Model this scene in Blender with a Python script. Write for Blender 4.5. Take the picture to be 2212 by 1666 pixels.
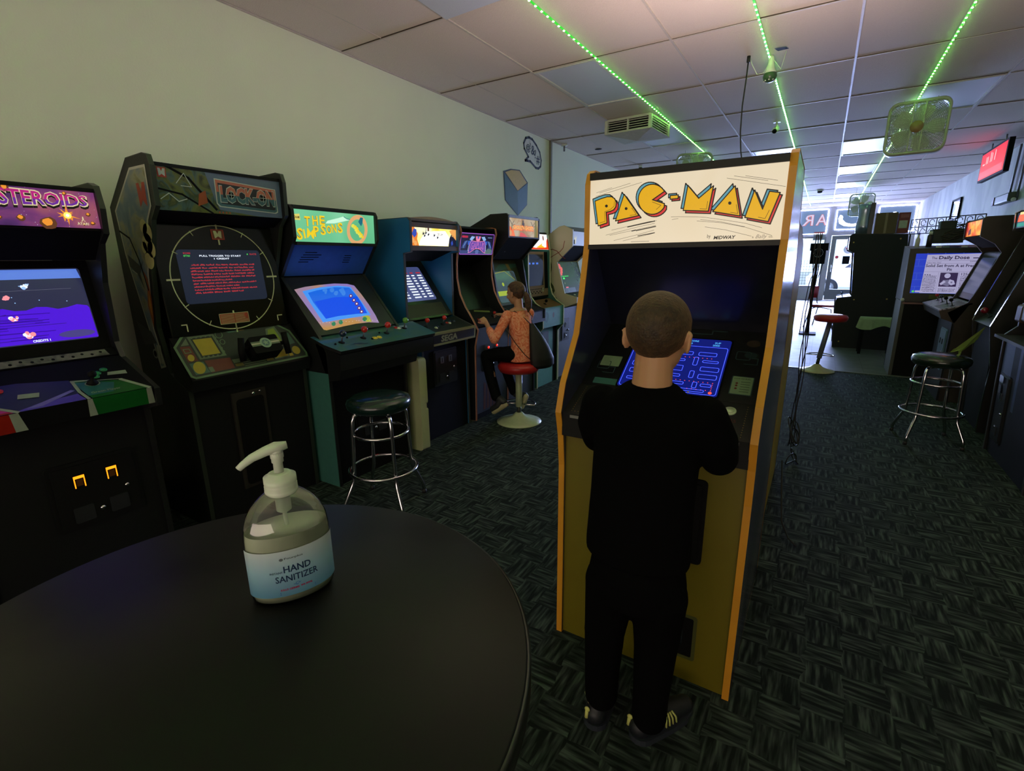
import bpy, math, random
import numpy as np
from mathutils import Vector, Matrix
random.seed(7)
for o in list(bpy.data.objects): bpy.data.objects.remove(o)
sc = bpy.context.scene
COL = sc.collection
PI = math.pi

# ------------------------------------------------------------------ camera
YAW, PITCH, ROLL, FPX, EYE = -0.554489, 0.249884, -0.0110317, 1061.63, 1.45
cy, sy, cp, sp = math.cos(YAW), math.sin(YAW), math.cos(PITCH), math.sin(PITCH)
fwd = Vector((sy*cp, cy*cp, -sp)); rgt = Vector((cy, -sy, 0)); upv = rgt.cross(fwd)
r2 = rgt*math.cos(ROLL) + upv*math.sin(ROLL); u2 = -rgt*math.sin(ROLL) + upv*math.cos(ROLL)
cam_data = bpy.data.cameras.new('camera'); cam = bpy.data.objects.new('camera', cam_data); COL.objects.link(cam)
mw = Matrix((r2, u2, -fwd)).transposed().to_4x4(); mw.translation = Vector((0, 0, EYE)); cam.matrix_world = mw
cam_data.sensor_fit = 'HORIZONTAL'; cam_data.sensor_width = 36.0; cam_data.lens = 36.0*FPX/2212.0
cam_data.clip_start = 0.02; cam_data.clip_end = 200
sc.camera = cam

# ------------------------------------------------------------------ world, light, exposure
sc.view_settings.view_transform = 'Standard'; sc.view_settings.look = 'None'
sc.view_settings.gamma = 1.0; sc.view_settings.use_curve_mapping = False
sc.view_settings.exposure = 0.0
w = bpy.data.worlds.new('daylight'); sc.world = w; w.use_nodes = True
bg = w.node_tree.nodes['Background']; bg.inputs[0].default_value = (0.62, 0.78, 1.0, 1); bg.inputs[1].default_value = 2.2

def area(name, loc, rot, sx, sy_, power, col, portal=False, spread=PI):
    d = bpy.data.lights.new(name, 'AREA'); d.shape = 'RECTANGLE'; d.size = sx; d.size_y = sy_
    d.energy = power; d.color = col; d.spread = spread
    o = bpy.data.objects.new(name, d); COL.objects.link(o); o.location = loc; o.rotation_euler = rot
    if portal: d.cycles.is_portal = True
    return o
# daylight through the shop front at the far end
area('daylight_portal', (-0.55, 20.52, 1.6), (-PI/2, 0, 0), 5.6, 2.9, 1, (1, 1, 1), portal=True)
area('street_daylight', (0.2, 21.6, 1.9), (-PI/2, 0, 0), 5.4, 2.6, 4600, (0.46, 0.54, 1.0))
# two added fill lamps: one behind the camera, one unseen, aimed at the ceiling
area('rear_fill_light', (0.2, -3.7, 1.1), (PI/2+0.65, 0, 0), 4.8, 1.8, 98, (1.0, 0.78, 0.66))
area('ceiling_fill_light', (-0.42, 3.0, 1.80), (PI, 0, 0), 0.5, 1.1, 34, (1.0, 0.76, 0.70))

# ------------------------------------------------------------------ colour and materials
def s2l(v):
    v = v/255.0
    return v/12.92 if v <= 0.04045 else ((v+0.055)/1.055)**2.4
def C3(c): return tuple(s2l(v) for v in c)
MATS = {}
def mat(name, c, rough=0.6, metal=0.0, noise=0.15, scale=30.0, bump=0.0, coat=0.0, spec=0.5, sheen=0):
    if name in MATS: return MATS[name]
    m = bpy.data.materials.new(name); m.use_nodes = True; nt = m.node_tree
    b = nt.nodes['Principled BSDF']; lin = C3(c)
    b.inputs['Roughness'].default_value = rough; b.inputs['Metallic'].default_value = metal
    b.inputs['Coat Weight'].default_value = coat; b.inputs['Specular IOR Level'].default_value = spec
    tc = nt.nodes.new('ShaderNodeTexCoord'); nz = nt.nodes.new('ShaderNodeTexNoise')
    nz.inputs['Scale'].default_value = scale; nz.inputs['Detail'].default_value = 3
    nt.links.new(tc.outputs['Object'], nz.inputs['Vector'])
    mx = nt.nodes.new('ShaderNodeMix'); mx.data_type = 'RGBA'
    mx.inputs[6].default_value = (*[min(1, v*(1-noise)) for v in lin], 1)
    mx.inputs[7].default_value = (*[min(1, v*(1+noise)) for v in lin], 1)
    nt.links.new(nz.outputs['Fac'], mx.inputs[0]); nt.links.new(mx.outputs[2], b.inputs['Base Color'])
    if bump:
        bp = nt.nodes.new('ShaderNodeBump'); bp.inputs['Strength'].default_value = bump; bp.inputs['Distance'].default_value = 0.01
        nt.links.new(nz.outputs['Fac'], bp.inputs['Height']); nt.links.new(bp.outputs[0], b.inputs['Normal'])
    MATS[name] = m; return m
def glow(name, c, s=1.0, gloss=0.35, spec=0.5):
    """a surface that gives off light: screens, backlit signs, lamps"""
    if name in MATS: return MATS[name]
    m = bpy.data.materials.new(name); m.use_nodes = True; b = m.node_tree.nodes['Principled BSDF']
    b.inputs['Base Color'].default_value = (0.01, 0.01, 0.01, 1); b.inputs['Roughness'].default_value = gloss
    b.inputs['Specular IOR Level'].default_value = spec
    b.inputs['Emission Color'].default_value = (*C3(c), 1); b.inputs['Emission Strength'].default_value = s
    MATS[name] = m; return m
def glow_blotch(name, stops, s=1.0, scale=4.0, detail=4.0, kind='noise', dist=1.0, gloss=0.3):
    """backlit printed art: colours laid out by a procedural texture"""
    if name in MATS: return MATS[name]
    m = bpy.data.materials.new(name); m.use_nodes = True; nt = m.node_tree; b = nt.nodes['Principled BSDF']
    b.inputs['Base Color'].default_value = (0.01, 0.01, 0.01, 1); b.inputs['Roughness'].default_value = gloss
    tc = nt.nodes.new('ShaderNodeTexCoord')
    t = nt.nodes.new('ShaderNodeTexNoise'); t.inputs['Detail'].default_value = detail; t.inputs['Distortion'].default_value = dist
    t.inputs['Scale'].default_value = scale
    nt.links.new(tc.outputs['Object'], t.inputs['Vector'])
    r = nt.nodes.new('ShaderNodeValToRGB'); nt.links.new(t.outputs['Fac'], r.inputs[0])
    els = r.color_ramp.elements
    els[0].position, els[0].color = stops[0][0], (*C3(stops[0][1]), 1)
    els[1].position, els[1].color = stops[-1][0], (*C3(stops[-1][1]), 1)
    for p, c in stops[1:-1]:
        e = els.new(p); e.color = (*C3(c), 1)
    nt.links.new(r.outputs[0], b.inputs['Emission Color']); b.inputs['Emission Strength'].default_value = s
    MATS[name] = m; return m
def blotch(name, stops, scale=4.0, rough=0.5, dist=1.0, detail=4.0, coat=0.0):
    if name in MATS: return MATS[name]
    m = glow_blotch(name, stops, 0.0, scale, detail, 'noise', dist, rough); nt = m.node_tree; b = nt.nodes['Principled BSDF']
    l = b.inputs['Emission Color'].links[0]; src = l.from_socket; nt.links.remove(l)
    nt.links.new(src, b.inputs['Base Color']); b.inputs['Coat Weight'].default_value = coat
    return m
def glassy(name, c=(1, 1, 1), alpha=0.1, rough=0.05):
    if name in MATS: return MATS[name]
    m = bpy.data.materials.new(name); m.use_nodes = True; nt = m.node_tree
    for n in list(nt.nodes): nt.nodes.remove(n)
    out = nt.nodes.new('ShaderNodeOutputMaterial'); tr = nt.nodes.new('ShaderNodeBsdfTransparent'); tr.inputs[0].default_value = (*c, 1)
    gl = nt.nodes.new('ShaderNodeBsdfGlossy'); gl.inputs['Roughness'].default_value = rough
    fr = nt.nodes.new('ShaderNodeFresnel'); fr.inputs[0].default_value = 1.45
    ad = nt.nodes.new('ShaderNodeMath'); ad.operation = 'ADD'; ad.inputs[1].default_value = alpha; ad.use_clamp = True
    nt.links.new(fr.outputs[0], ad.inputs[0])
    mx = nt.nodes.new('ShaderNodeMixShader'); nt.links.new(ad.outputs[0], mx.inputs[0]); nt.links.new(tr.outputs[0], mx.inputs[1]); nt.links.new(gl.outputs[0], mx.inputs[2])
    nt.links.new(mx.outputs[0], out.inputs[0])
    MATS[name] = m; return m

BLACK = mat('black_laminate', (20, 21, 22), 0.45, spec=0.35)
BLACKM = mat('black_vinyl', (14, 15, 16), 0.6, spec=0.25)
INNER = mat('matte_black', (8, 8, 9), 0.7, spec=0.15)
CHROME = mat('chrome', (215, 215, 220), 0.12, 1.0, 0.02)
GREYM = mat('grey_metal', (130, 132, 136), 0.4, 0.8)
WHITEP = mat('white_plastic', (215, 217, 205), 0.45)
RUBBER = mat('black_rubber', (22, 22, 22), 0.6)
GLASSB = mat('dark_screen_glass', (10, 11, 13), 0.1, spec=0.6)

# ------------------------------------------------------------------ mesh builder
TXT = {}
def text_shape(s, bold=0.0, shear=0.0, spacing=1.0):
    k = (s, bold, shear, spacing)
    if k in TXT: return TXT[k]
    cu = bpy.data.curves.new('t', 'FONT'); cu.body = s; cu.size = 1.0; cu.offset = bold; cu.shear = shear
    cu.space_character = spacing; cu.fill_mode = 'FRONT'; cu.resolution_u = 2
    o = bpy.data.objects.new('t', cu); COL.objects.link(o)
    dg = bpy.context.evaluated_depsgraph_get(); dg.update()
    me = bpy.data.meshes.new_from_object(o.evaluated_get(dg))
    vs = [tuple(v.co[:2]) for v in me.vertices]; fs = [tuple(p.vertices) for p in me.polygons]
    bpy.data.objects.remove(o); bpy.data.curves.remove(cu); bpy.data.meshes.remove(me)
    TXT[k] = (vs, fs); return TXT[k]

class MB:
    def __init__(s): s.v = []; s.f = []; s.fm = []; s.m = []; s.sm = []
    def mi(s, m):
        if m not in s.m: s.m.append(m)
        return s.m.index(m)
    def add(s, vs, fs, m, smooth=False):
        b = len(s.v); i = s.mi(m); s.v += [tuple(v) for v in vs]
        for f in fs: s.f.append(tuple(b+k for k in f)); s.fm.append(i); s.sm.append(smooth)
        return s
    def box(s, x0, x1, y0, y1, z0, z1, m, M=None):
        vs = [Vector((x, y, z)) for x in (x0, x1) for y in (y0, y1) for z in (z0, z1)]
        if M is not None: vs = [M @ v for v in vs]
        return s.add(vs, [(0, 1, 3, 2), (4, 6, 7, 5), (0, 4, 5, 1), (2, 3, 7, 6), (0, 2, 6, 4), (1, 5, 7, 3)], m)
    def rbox(s, x0, x1, y0, y1, z0, z1, m, r=0.01, ax='z', n=4):
        """box with four rounded edges along the given axis"""
        if ax == 'z': A = (x0, x1, y0, y1); L = (z0, z1); mp = lambda a, b, c: (a, b, c)
        elif ax == 'y': A = (x0, x1, z0, z1); L = (y0, y1); mp = lambda a, b, c: (a, c, b)
        else: A = (y0, y1, z0, z1); L = (x0, x1); mp = lambda a, b, c: (c, a, b)
        pts = rrect(A[0], A[2], A[1]-A[0], A[3]-A[2], r, n)
        k = len(pts); vs = [mp(a, b, L[0]) for a, b in pts]+[mp(a, b, L[1]) for a, b in pts]
        fs = [tuple(range(k))[::-1], tuple(range(k, 2*k))]+[(i, (i+1) % k, k+(i+1) % k, k+i) for i in range(k)]
        return s.add(vs, fs, m)
    def prism(s, prof, x0, x1, m, capm=None):
        """profile in (y, z) extruded along x"""
        k = len(prof); vs = [(x0, y, z) for y, z in prof]+[(x1, y, z) for y, z in prof]
        s.add(vs, [(i, (i+1) % k, k+(i+1) % k, k+i) for i in range(k)], m)
        s.add(vs, [tuple(range(k)), tuple(range(k, 2*k))[::-1]], capm or m)
        return s
    def tube(s, pts, r, m, n=8, closed=False, caps=True):
        P = [Vector(p) for p in pts]; rs = r if isinstance(r, (list, tuple)) else [r]*len(P)
        K = len(P); rings = []; prev = None
        for i, p in enumerate(P):
            if closed: t = (P[(i+1) % K]-P[i-1])
            else: t = (P[min(i+1, K-1)]-P[max(i-1, 0)])
            t.normalize()
            if prev is None:
                a = Vector((0, 0, 1)) if abs(t.z) < 0.9 else Vector((1, 0, 0))
                e1 = t.cross(a).normalized()
            else:
                e1 = (prev-t*prev.dot(t)).normalized()
            prev = e1; e2 = t.cross(e1)
            rings.append([p+e1*(rs[i]*math.cos(2*PI*j/n))+e2*(rs[i]*math.sin(2*PI*j/n)) for j in range(n)])
        vs = [v for rg in rings for v in rg]; fs = []
        for i in range(K if closed else K-1):
            a = i*n; b = ((i+1) % K)*n
            fs += [(a+j, a+(j+1) % n, b+(j+1) % n, b+j) for j in range(n)]
        if not closed and caps: fs += [tuple(range(n))[::-1], tuple(range((K-1)*n, K*n))]
        return s.add(vs, fs, m, True)
    def lathe(s, prof, m, c=(0, 0, 0), n=32, sx=1.0, sy=1.0, M=None):
        """profile [(r, z)] turned about the vertical through c"""
        vs = []
        for r, z in prof:
            for j in range(n):
                a = 2*PI*j/n; v = Vector((r*sx*math.cos(a), r*sy*math.sin(a), z))
                if M is not None: v = M @ v
                vs.append(v+Vector(c))
        fs = [(i*n+j, i*n+(j+1) % n, (i+1)*n+(j+1) % n, (i+1)*n+j) for i in range(len(prof)-1) for j in range(n)]
        fs += [tuple(range(n))[::-1], tuple(range((len(prof)-1)*n, len(prof)*n))]
        return s.add(vs, fs, m, True)
    def ball(s, c, r, m, n=14, sc3=(1, 1, 1)):
        prof = [(max(1e-4, math.sin(PI*i/n)), -math.cos(PI*i/n)) for i in range(n+1)]
        vs = []; k = n+6
        for a, z in prof:
            for j in range(k):
                t = 2*PI*j/k; vs.append((c[0]+r*sc3[0]*a*math.cos(t), c[1]+r*sc3[1]*a*math.sin(t), c[2]+r*sc3[2]*z))
        fs = [(i*k+j, i*k+(j+1) % k, (i+1)*k+(j+1) % k, (i+1)*k+j) for i in range(n) for j in range(k)]
        return s.add(vs, fs, m, True)
    def build(s, name, parent=None):
        me = bpy.data.meshes.new(name); me.from_pydata([tuple(v) for v in s.v], [], s.f)
        for m in s.m: me.materials.append(m)
        for p, i, q in zip(me.polygons, s.fm, s.sm): p.material_index = i; p.use_smooth = q
        me.update(); o = bpy.data.objects.new(name, me); COL.objects.link(o)
        if parent is not None: o.parent = parent
        return o

def rrect(x, y, w_, h, r, n=4):
    r = min(r, w_/2-1e-5, h/2-1e-5); pts = []
    for cx, cy_, a0 in ((x+w_-r, y+r, -PI/2), (x+w_-r, y+h-r, 0), (x+r, y+h-r, PI/2), (x+r, y+r, PI)):
        for i in range(n+1):
            a = a0+PI/2*i/n; pts.append((cx+r*math.cos(a), cy_+r*math.sin(a)))
    return pts
def circ(x, y, r, n=28, ry=None, a0=0, a1=2*PI):
    ry = ry or r
    return [(x+r*math.cos(a0+(a1-a0)*i/n), y+ry*math.sin(a0+(a1-a0)*i/n)) for i in range(n)]
def homog(src, dst):
    A = []; b = []
    for (x, y), (u, v) in zip(src, dst):
        A += [[x, y, 1, 0, 0, 0, -u*x, -u*y], [0, 0, 0, x, y, 1, -v*x, -v*y]]; b += [u, v]
    h = np.linalg.solve(np.array(A, float), np.array(b, float)); H = np.append(h, 1).reshape(3, 3)
    def f(x, y):
        q = H @ np.array([x, y, 1.0]); return (q[0]/q[2], q[1]/q[2])
    return f

class Surf:
    """a flat face with its own (u, v) metres; prints and decals are laid on it in thin layers"""
    def __init__(s, mb, O, U, V, w_, h):
        s.mb = mb; s.O = Vector(O); s.U = Vector(U).normalized(); s.V = Vector(V).normalized(); s.N = s.U.cross(s.V); s.w = w_; s.h = h; s.map = None; s.step = 0.0005
    def P(s, u, v, k=0): return s.O+s.U*u+s.V*v+s.N*(k*s.step)
    def tr(s, pts): return [s.map(*p) for p in pts] if s.map else pts
    def poly(s, pts, m, k=1):
        pts = s.tr(pts); s.mb.add([s.P(u, v, k) for u, v in pts], [tuple(range(len(pts)))], m); return s
    def rect(s, u, v, w_, h, m, k=1): return s.poly([(u, v), (u+w_, v), (u+w_, v+h), (u, v+h)], m, k)
    def rr(s, u, v, w_, h, r, m, k=1): return s.poly(rrect(u, v, w_, h, r), m, k)
    def circle(s, u, v, r, m, k=1, n=28, ry=None): return s.poly(circ(u, v, r, n, ry), m, k)
    def line(s, pts, wd, m, k=1, closed=False):
        pts = [Vector(p) for p in s.tr(pts)]; K = len(pts)
        for i in range(K if closed else K-1):
            a, b = pts[i], pts[(i+1) % K]; d = (b-a)
            if d.length < 1e-6: continue
            d.normalize(); nrm = Vector((-d.y, d.x))*wd/2; e = d*wd*0.35
            q = [a-e+nrm*-1, b+e-nrm, b+e+nrm, a-e+nrm]
            s.mb.add([s.P(p.x, p.y, k) for p in q], [(0, 1, 2, 3)], m)
        return s
    def arc(s, u, v, r, wd, m, k=1, a0=0, a1=2*PI, n=40, ry=None):
        ry = ry or r; ratio = (ry/r)
        a = [(u+(r-wd/2)*math.cos(a0+(a1-a0)*i/n), v+ratio*(r-wd/2)*math.sin(a0+(a1-a0)*i/n)) for i in range(n+1)]
        b = [(u+(r+wd/2)*math.cos(a0+(a1-a0)*i/n), v+ratio*(r+wd/2)*math.sin(a0+(a1-a0)*i/n)) for i in range(n+1)]
        a = s.tr(a); b = s.tr(b)
        s.mb.add([s.P(*p, k) for p in a]+[s.P(*p, k) for p in b], [(i, n+1+i, n+2+i, i+1) for i in range(n)], m)
        return s
    def text(s, t, u, v, size, m, k=1, bold=0.0, shear=0.0, spacing=1.0, w_=None, rot=0.0, mirror=False, fit_h=None, warp=None):
        vs, fs = text_shape(t, bold, shear, spacing)
        if not vs: return s
        xs = [p[0] for p in vs]; ys = [p[1] for p in vs]; x0, x1 = min(xs), max(xs); y0, y1 = min(ys), max(ys)
        kx = (w_/(x1-x0)) if w_ else (size or 1.0); ky = (fit_h/(y1-y0)) if fit_h else size
        c, sn = math.cos(rot), math.sin(rot); out = []
        for x, y in vs:
            X = (x-x0)*kx; Y = (y-(y0 if fit_h else 0))*ky
            if mirror: X = (x1-x0)*kx-X
            if warp: X, Y = warp(X/((x1-x0)*kx), Y)
            out.append((u+X*c-Y*sn, v+X*sn+Y*c))
        out = s.tr(out)
        s.mb.add([s.P(a, b, k) for a, b in out], fs, m); return s

# ------------------------------------------------------------------ objects and tags
def thing(name, label, cat, loc=(0, 0, 0), rz=0.0, group=None):
    o = bpy.data.objects.new(name, None); COL.objects.link(o); o.empty_display_size = 0.1
    o.location = loc; o.rotation_euler = (0, 0, rz); o['label'] = label; o['category'] = cat
    if group: o['group'] = group
    return o
def tag(o, label=None, cat=None, group=None, kind=None):
    if label: o['label'] = label
    if cat: o['category'] = cat
    if group: o['group'] = group
    if kind: o['kind'] = kind
    return o
def struct(mb, name): return tag(mb.build(name), kind='structure')
def copy_tree(o, parent=None):
    c = o.copy(); COL.objects.link(c)
    if parent is not None: c.parent = parent
    for ch in [x for x in bpy.data.objects if x.parent == o and x is not c]: copy_tree(ch, c)
    return c

# ------------------------------------------------------------------ the room
XL, XR, YB, YF, ZC = -3.48, 2.33, -4.0, 20.4, 3.07
def wall_mat(name, c, stain):
    m = mat(name, c, 0.75, noise=0.05, scale=1.3, bump=0.0, spec=0.25); nt = m.node_tree
    b = nt.nodes['Principled BSDF']; tc = [n for n in nt.nodes if n.type == 'TEX_COORD'][0]
    n2 = nt.nodes.new('ShaderNodeTexNoise'); n2.inputs['Scale'].default_value = 90; n2.inputs['Detail'].default_value = 4
    nt.links.new(tc.outputs['Object'], n2.inputs['Vector'])
    bp = nt.nodes.new('ShaderNodeBump'); bp.inputs['Strength'].default_value = 0.12; bp.inputs['Distance'].default_value = 0.004
    nt.links.new(n2.outputs['Fac'], bp.inputs['Height']); nt.links.new(bp.outputs[0], b.inputs['Normal'])
    if stain:   # grubby vertical streaks
        mp = nt.nodes.new('ShaderNodeMapping'); mp.inputs['Scale'].default_value = (1, 0.9, 0.45)
        nt.links.new(tc.outputs['Object'], mp.inputs[0])
        n3 = nt.nodes.new('ShaderNodeTexNoise'); n3.inputs['Scale'].default_value = 2.5; n3.inputs['Detail'].default_value = 5
        nt.links.new(mp.outputs[0], n3.inputs['Vector']); n3.inputs['Distortion'].default_value = 0.6
        rp = nt.nodes.new('ShaderNodeValToRGB'); rp.color_ramp.elements[0].position = 0.42; rp.color_ramp.elements[1].position = 0.6
        rp.color_ramp.elements[0].color = (0.74, 0.76, 0.78, 1); rp.color_ramp.elements[1].color = (1, 1, 1, 1)
        nt.links.new(n3.outputs['Fac'], rp.inputs[0])
        mu = nt.nodes.new('ShaderNodeMix'); mu.data_type = 'RGBA'; mu.blend_type = 'MULTIPLY'; mu.inputs[0].default_value = stain
        src = b.inputs['Base Color'].links[0].from_socket
        nt.links.new(src, mu.inputs[6]); nt.links.new(rp.outputs[0], mu.inputs[7]); nt.links.new(mu.outputs[2], b.inputs['Base Color'])
    return m
WALL = wall_mat('painted_wall', (236, 238, 215), 0.06)
WALLR = wall_mat('stained_wall', (205, 205, 205), 0.8)
CEIL = mat('ceiling_tile', (226, 214, 204), 0.85, noise=0.10, scale=160, bump=0.35, spec=0.2)
TBAR = mat('ceiling_grid', (205, 196, 188), 0.5)

def carpet_mat():
    m = bpy.data.materials.new('carpet'); m.use_nodes = True; nt = m.node_tree; b = nt.nodes['Principled BSDF']
    N = nt.nodes.new; L = nt.links.new
    tc = N('ShaderNodeTexCoord'); ck = N('ShaderNodeTexChecker'); ck.inputs['Scale'].default_value = 1/0.125
    mpc = N('ShaderNodeMapping'); mpc.inputs['Location'].default_value = (0.013, 0.017, 0.5*0.125)
    # a little wobble so that the blocks do not look ruled
    nw = N('ShaderNodeTexNoise'); nw.inputs['Scale'].default_value = 9; nw.inputs['Detail'].default_value = 1
    L(tc.outputs['Object'], nw.inputs['Vector'])
    vm = N('ShaderNodeVectorMath'); vm.operation = 'SCALE'; vm.inputs['Scale'].default_value = 0.07
    sb = N('ShaderNodeVectorMath'); sb.operation = 'SUBTRACT'; sb.inputs[1].default_value = (0.5, 0.5, 0.5)
    L(nw.outputs['Color'], sb.inputs[0]); L(sb.outputs[0], vm.inputs[0])
    ad = N('ShaderNodeVectorMath'); ad.operation = 'ADD'; L(tc.outputs['Object'], ad.inputs[0]); L(vm.outputs[0], ad.inputs[1])
    L(ad.outputs[0], mpc.inputs[0]); L(mpc.outputs[0], ck.inputs['Vector'])
    cols = []
    for sx_, sy_ in ((7, 62), (62, 7)):
        mp = N('ShaderNodeMapping'); mp.inputs['Scale'].default_value = (sx_, sy_, 1); L(tc.outputs['Object'], mp.inputs[0])
        nz = N('ShaderNodeTexNoise'); nz.inputs['Scale'].default_value = 1.0; nz.inputs['Detail'].default_value = 2
        L(mp.outputs[0], nz.inputs['Vector'])
        rp = N('ShaderNodeValToRGB'); e = rp.color_ramp.elements
        e[0].position = 0.40; e[0].color = (*C3((24, 29, 27)), 1); e[1].position = 0.70; e[1].color = (*C3((78, 90, 84)), 1)
        k = e.new(0.54); k.color = (*C3((48, 56, 53)), 1)
        L(nz.outputs['Fac'], rp.inputs[0]); cols.append(rp)
    mx = N('ShaderNodeMix'); mx.data_type = 'RGBA'; L(ck.outputs['Fac'], mx.inputs[0]); L(cols[0].outputs[0], mx.inputs[6]); L(cols[1].outputs[0], mx.inputs[7])
    L(mx.outputs[2], b.inputs['Base Color']); b.inputs['Roughness'].default_value = 0.95; b.inputs['Specular IOR Level'].default_value = 0.1
    bp = N('ShaderNodeBump'); bp.inputs['Strength'].default_value = 0.5; bp.inputs['Distance'].default_value = 0.006
    L(mx.outputs[2], bp.inputs['Height']); L(bp.outputs[0], b.inputs['Normal'])
    return m
CARPET = carpet_mat()
def tile_mat():
    m = bpy.data.materials.new('vinyl_tile'); m.use_nodes = True; nt = m.node_tree; b = nt.nodes['Principled BSDF']
    N = nt.nodes.new; L = nt.links.new; tc = N('ShaderNodeTexCoord'); br = N('ShaderNodeTexBrick')
    br.offset = 0.0; br.inputs['Scale'].default_value = 1; br.inputs['Brick Width'].default_value = 0.305; br.inputs['Row Height'].default_value = 0.305
    br.inputs['Mortar Size'].default_value = 0.004; br.inputs['Color1'].default_value = (*C3((82, 82, 80)), 1)
    br.inputs['Color2'].default_value = (*C3((92, 92, 88)), 1); br.inputs['Mortar'].default_value = (*C3((60, 60, 58)), 1)
    L(tc.outputs['Object'], br.inputs['Vector']); L(br.outputs['Color'], b.inputs['Base Color'])
    nz = N('ShaderNodeTexNoise'); nz.inputs['Scale'].default_value = 8; L(tc.outputs['Object'], nz.inputs['Vector'])
    mr = N('ShaderNodeMapRange'); mr.inputs['To Min'].default_value = 0.42; mr.inputs['To Max'].default_value = 0.6
    L(nz.outputs['Fac'], mr.inputs[0]); L(mr.outputs[0], b.inputs['Roughness'])
    return m
TILE = tile_mat()

mb = MB()
mb.add([(XL, YB, 0), (XR, YB, 0), (XR, 7.55, 0), (XL, 7.55, 0)], [(0, 1, 2, 3)], CARPET)
mb.add([(XL, 7.55, 0), (XR, 7.55, 0), (XR, YF, 0), (XL, YF, 0)], [(0, 1, 2, 3)], TILE)
struct(mb, 'floor')
mb = MB(); mb.box(XL, XR, 7.53, 7.565, 0.0, 0.006, mat('metal_transition_strip', (120, 120, 112), 0.4, 0.5)); struct(mb, 'trim_1')
mb = MB(); mb.box(XL-0.1, XL, YB, YF, 0, ZC, WALL); struct(mb, 'wall_left')
mb = MB(); mb.box(XR, XR+0.1, YB, YF, 0, ZC, WALLR); struct(mb, 'wall_right')
mb = MB(); mb.box(XL, XR, YB-0.1, YB, 0, ZC, WALL); struct(mb, 'wall_back')
mb = MB(); mb.box(XL, XL+0.03, 6.68, 6.72, 0, ZC, mat('wall_joint', (120, 118, 98), 0.6)); struct(mb, 'trim_2')
mb = MB(); mb.box(XL, XL+0.012, YB, YF, 0, 0.1, mat('vinyl_baseboard', (40, 40, 40), 0.5)); struct(mb, 'baseboard_left')
mb = MB(); mb.box(XR-0.012, XR, YB, YF, 0, 0.1, mat('vinyl_baseboard', (40, 40, 40), 0.5)); struct(mb, 'baseboard_right')

# ceiling: lay-in tiles, each sagging a little
rnd = random.Random(3)
xs = [0.02-0.61*k for k in range(0, 6)][::-1]+[0.02+0.61*k for k in range(1, 4)]
xs = [XL]+[x for x in xs if x > XL+0.05]+[XR]
ys = [3.09+1.22*k for k in range(-6, 15)]; ys = [YB]+[y for y in ys if YB+0.05 < y < YF-0.05]+[YF]
lights_cells = []
def in_light(x, y):
    for (a, b, c, d) in LIGHTS:
        if a-0.01 < x < b+0.01 and c-0.01 < y < d+0.01: return True
    return False
LIGHTS = [(-2.42, -1.81, 1.87, 3.09), (-2.42, -1.81, 4.31, 5.53), (-2.42, -1.81, 6.75, 7.97), (-2.42, -1.81, 9.19, 10.41),
          (0.63, 1.24, 6.75, 7.97), (0.02, 0.63, 9.19, 10.41), (0.02, 0.63, 11.63, 12.85), (0.02, 0.63, 14.07, 15.29), (0.02, 0.63, 16.51, 17.73),
          (-1.2, -0.59, 9.19, 10.41)]
mb = MB()
for i in range(len(xs)-1):
    for j in range(len(ys)-1):
        x0, x1, y0, y1 = xs[i], xs[i+1], ys[j], ys[j+1]
        if in_light((x0+x1)/2, (y0+y1)/2): continue
        n = 5; sag = rnd.uniform(0.004, 0.022); tx, ty = rnd.uniform(-1, 1)*0.004, rnd.uniform(-1, 1)*0.005
        vs = []; fs = []
        for b in range(n+1):
            for a in range(n+1):
                u, v = a/n, b/n
                z = ZC-sag*math.sin(PI*v)*(0.35+0.65*math.sin(PI*u))*0.8+tx*(u-0.5)+ty*(v-0.5)+0.004
                vs.append((x0+(x1-x0)*u, y0+(y1-y0)*v, z))
        for b in range(n):
            for a in range(n): q = b*(n+1)+a; fs.append((q, q+n+1, q+n+2, q+1))
        mb.add(vs, fs, CEIL, True)
mb.add([(XL-.1, YB-.1, ZC+0.3), (XR+.1, YB-.1, ZC+0.3), (XR+.1, YF+.2, ZC+0.3), (XL-.1, YF+.2, ZC+0.3)], [(0, 1, 2, 3)], mat('roof_deck', (60, 60, 60), 0.9))
struct(mb, 'ceiling')
mb = MB()
DJ = mat('joint_shadow_line', (70, 62, 55), 0.9)  # dark joint with its shadow line painted in beside each cross bar
for y in ys[1:-1]:
    mb.box(XL, XR, y-0.006, y+0.006, ZC-0.004, ZC+0.012, TBAR); mb.box(XL, XR, y-0.011, y-0.006, ZC+0.0, ZC+0.012, DJ)
for k, x in enumerate(xs[1:-1]):
    big = abs(((x-0.02)/1.22) - round((x-0.02)/1.22)) < 0.05
    wd = 0.008 if big else 0.004
    mb.box(x-wd, x+wd, YB, YF, ZC-0.006 if big else ZC+0.001, ZC+0.012, TBAR)
struct(mb, 'trim_3')
# wall angle under the ceiling edge
mb = MB()
for x0, x1 in ((XL, XL+0.02), (XR-0.02, XR)): mb.box(x0, x1, YB, YF, ZC-0.006, ZC-0.001, TBAR)
struct(mb, 'trim_4')

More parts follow.
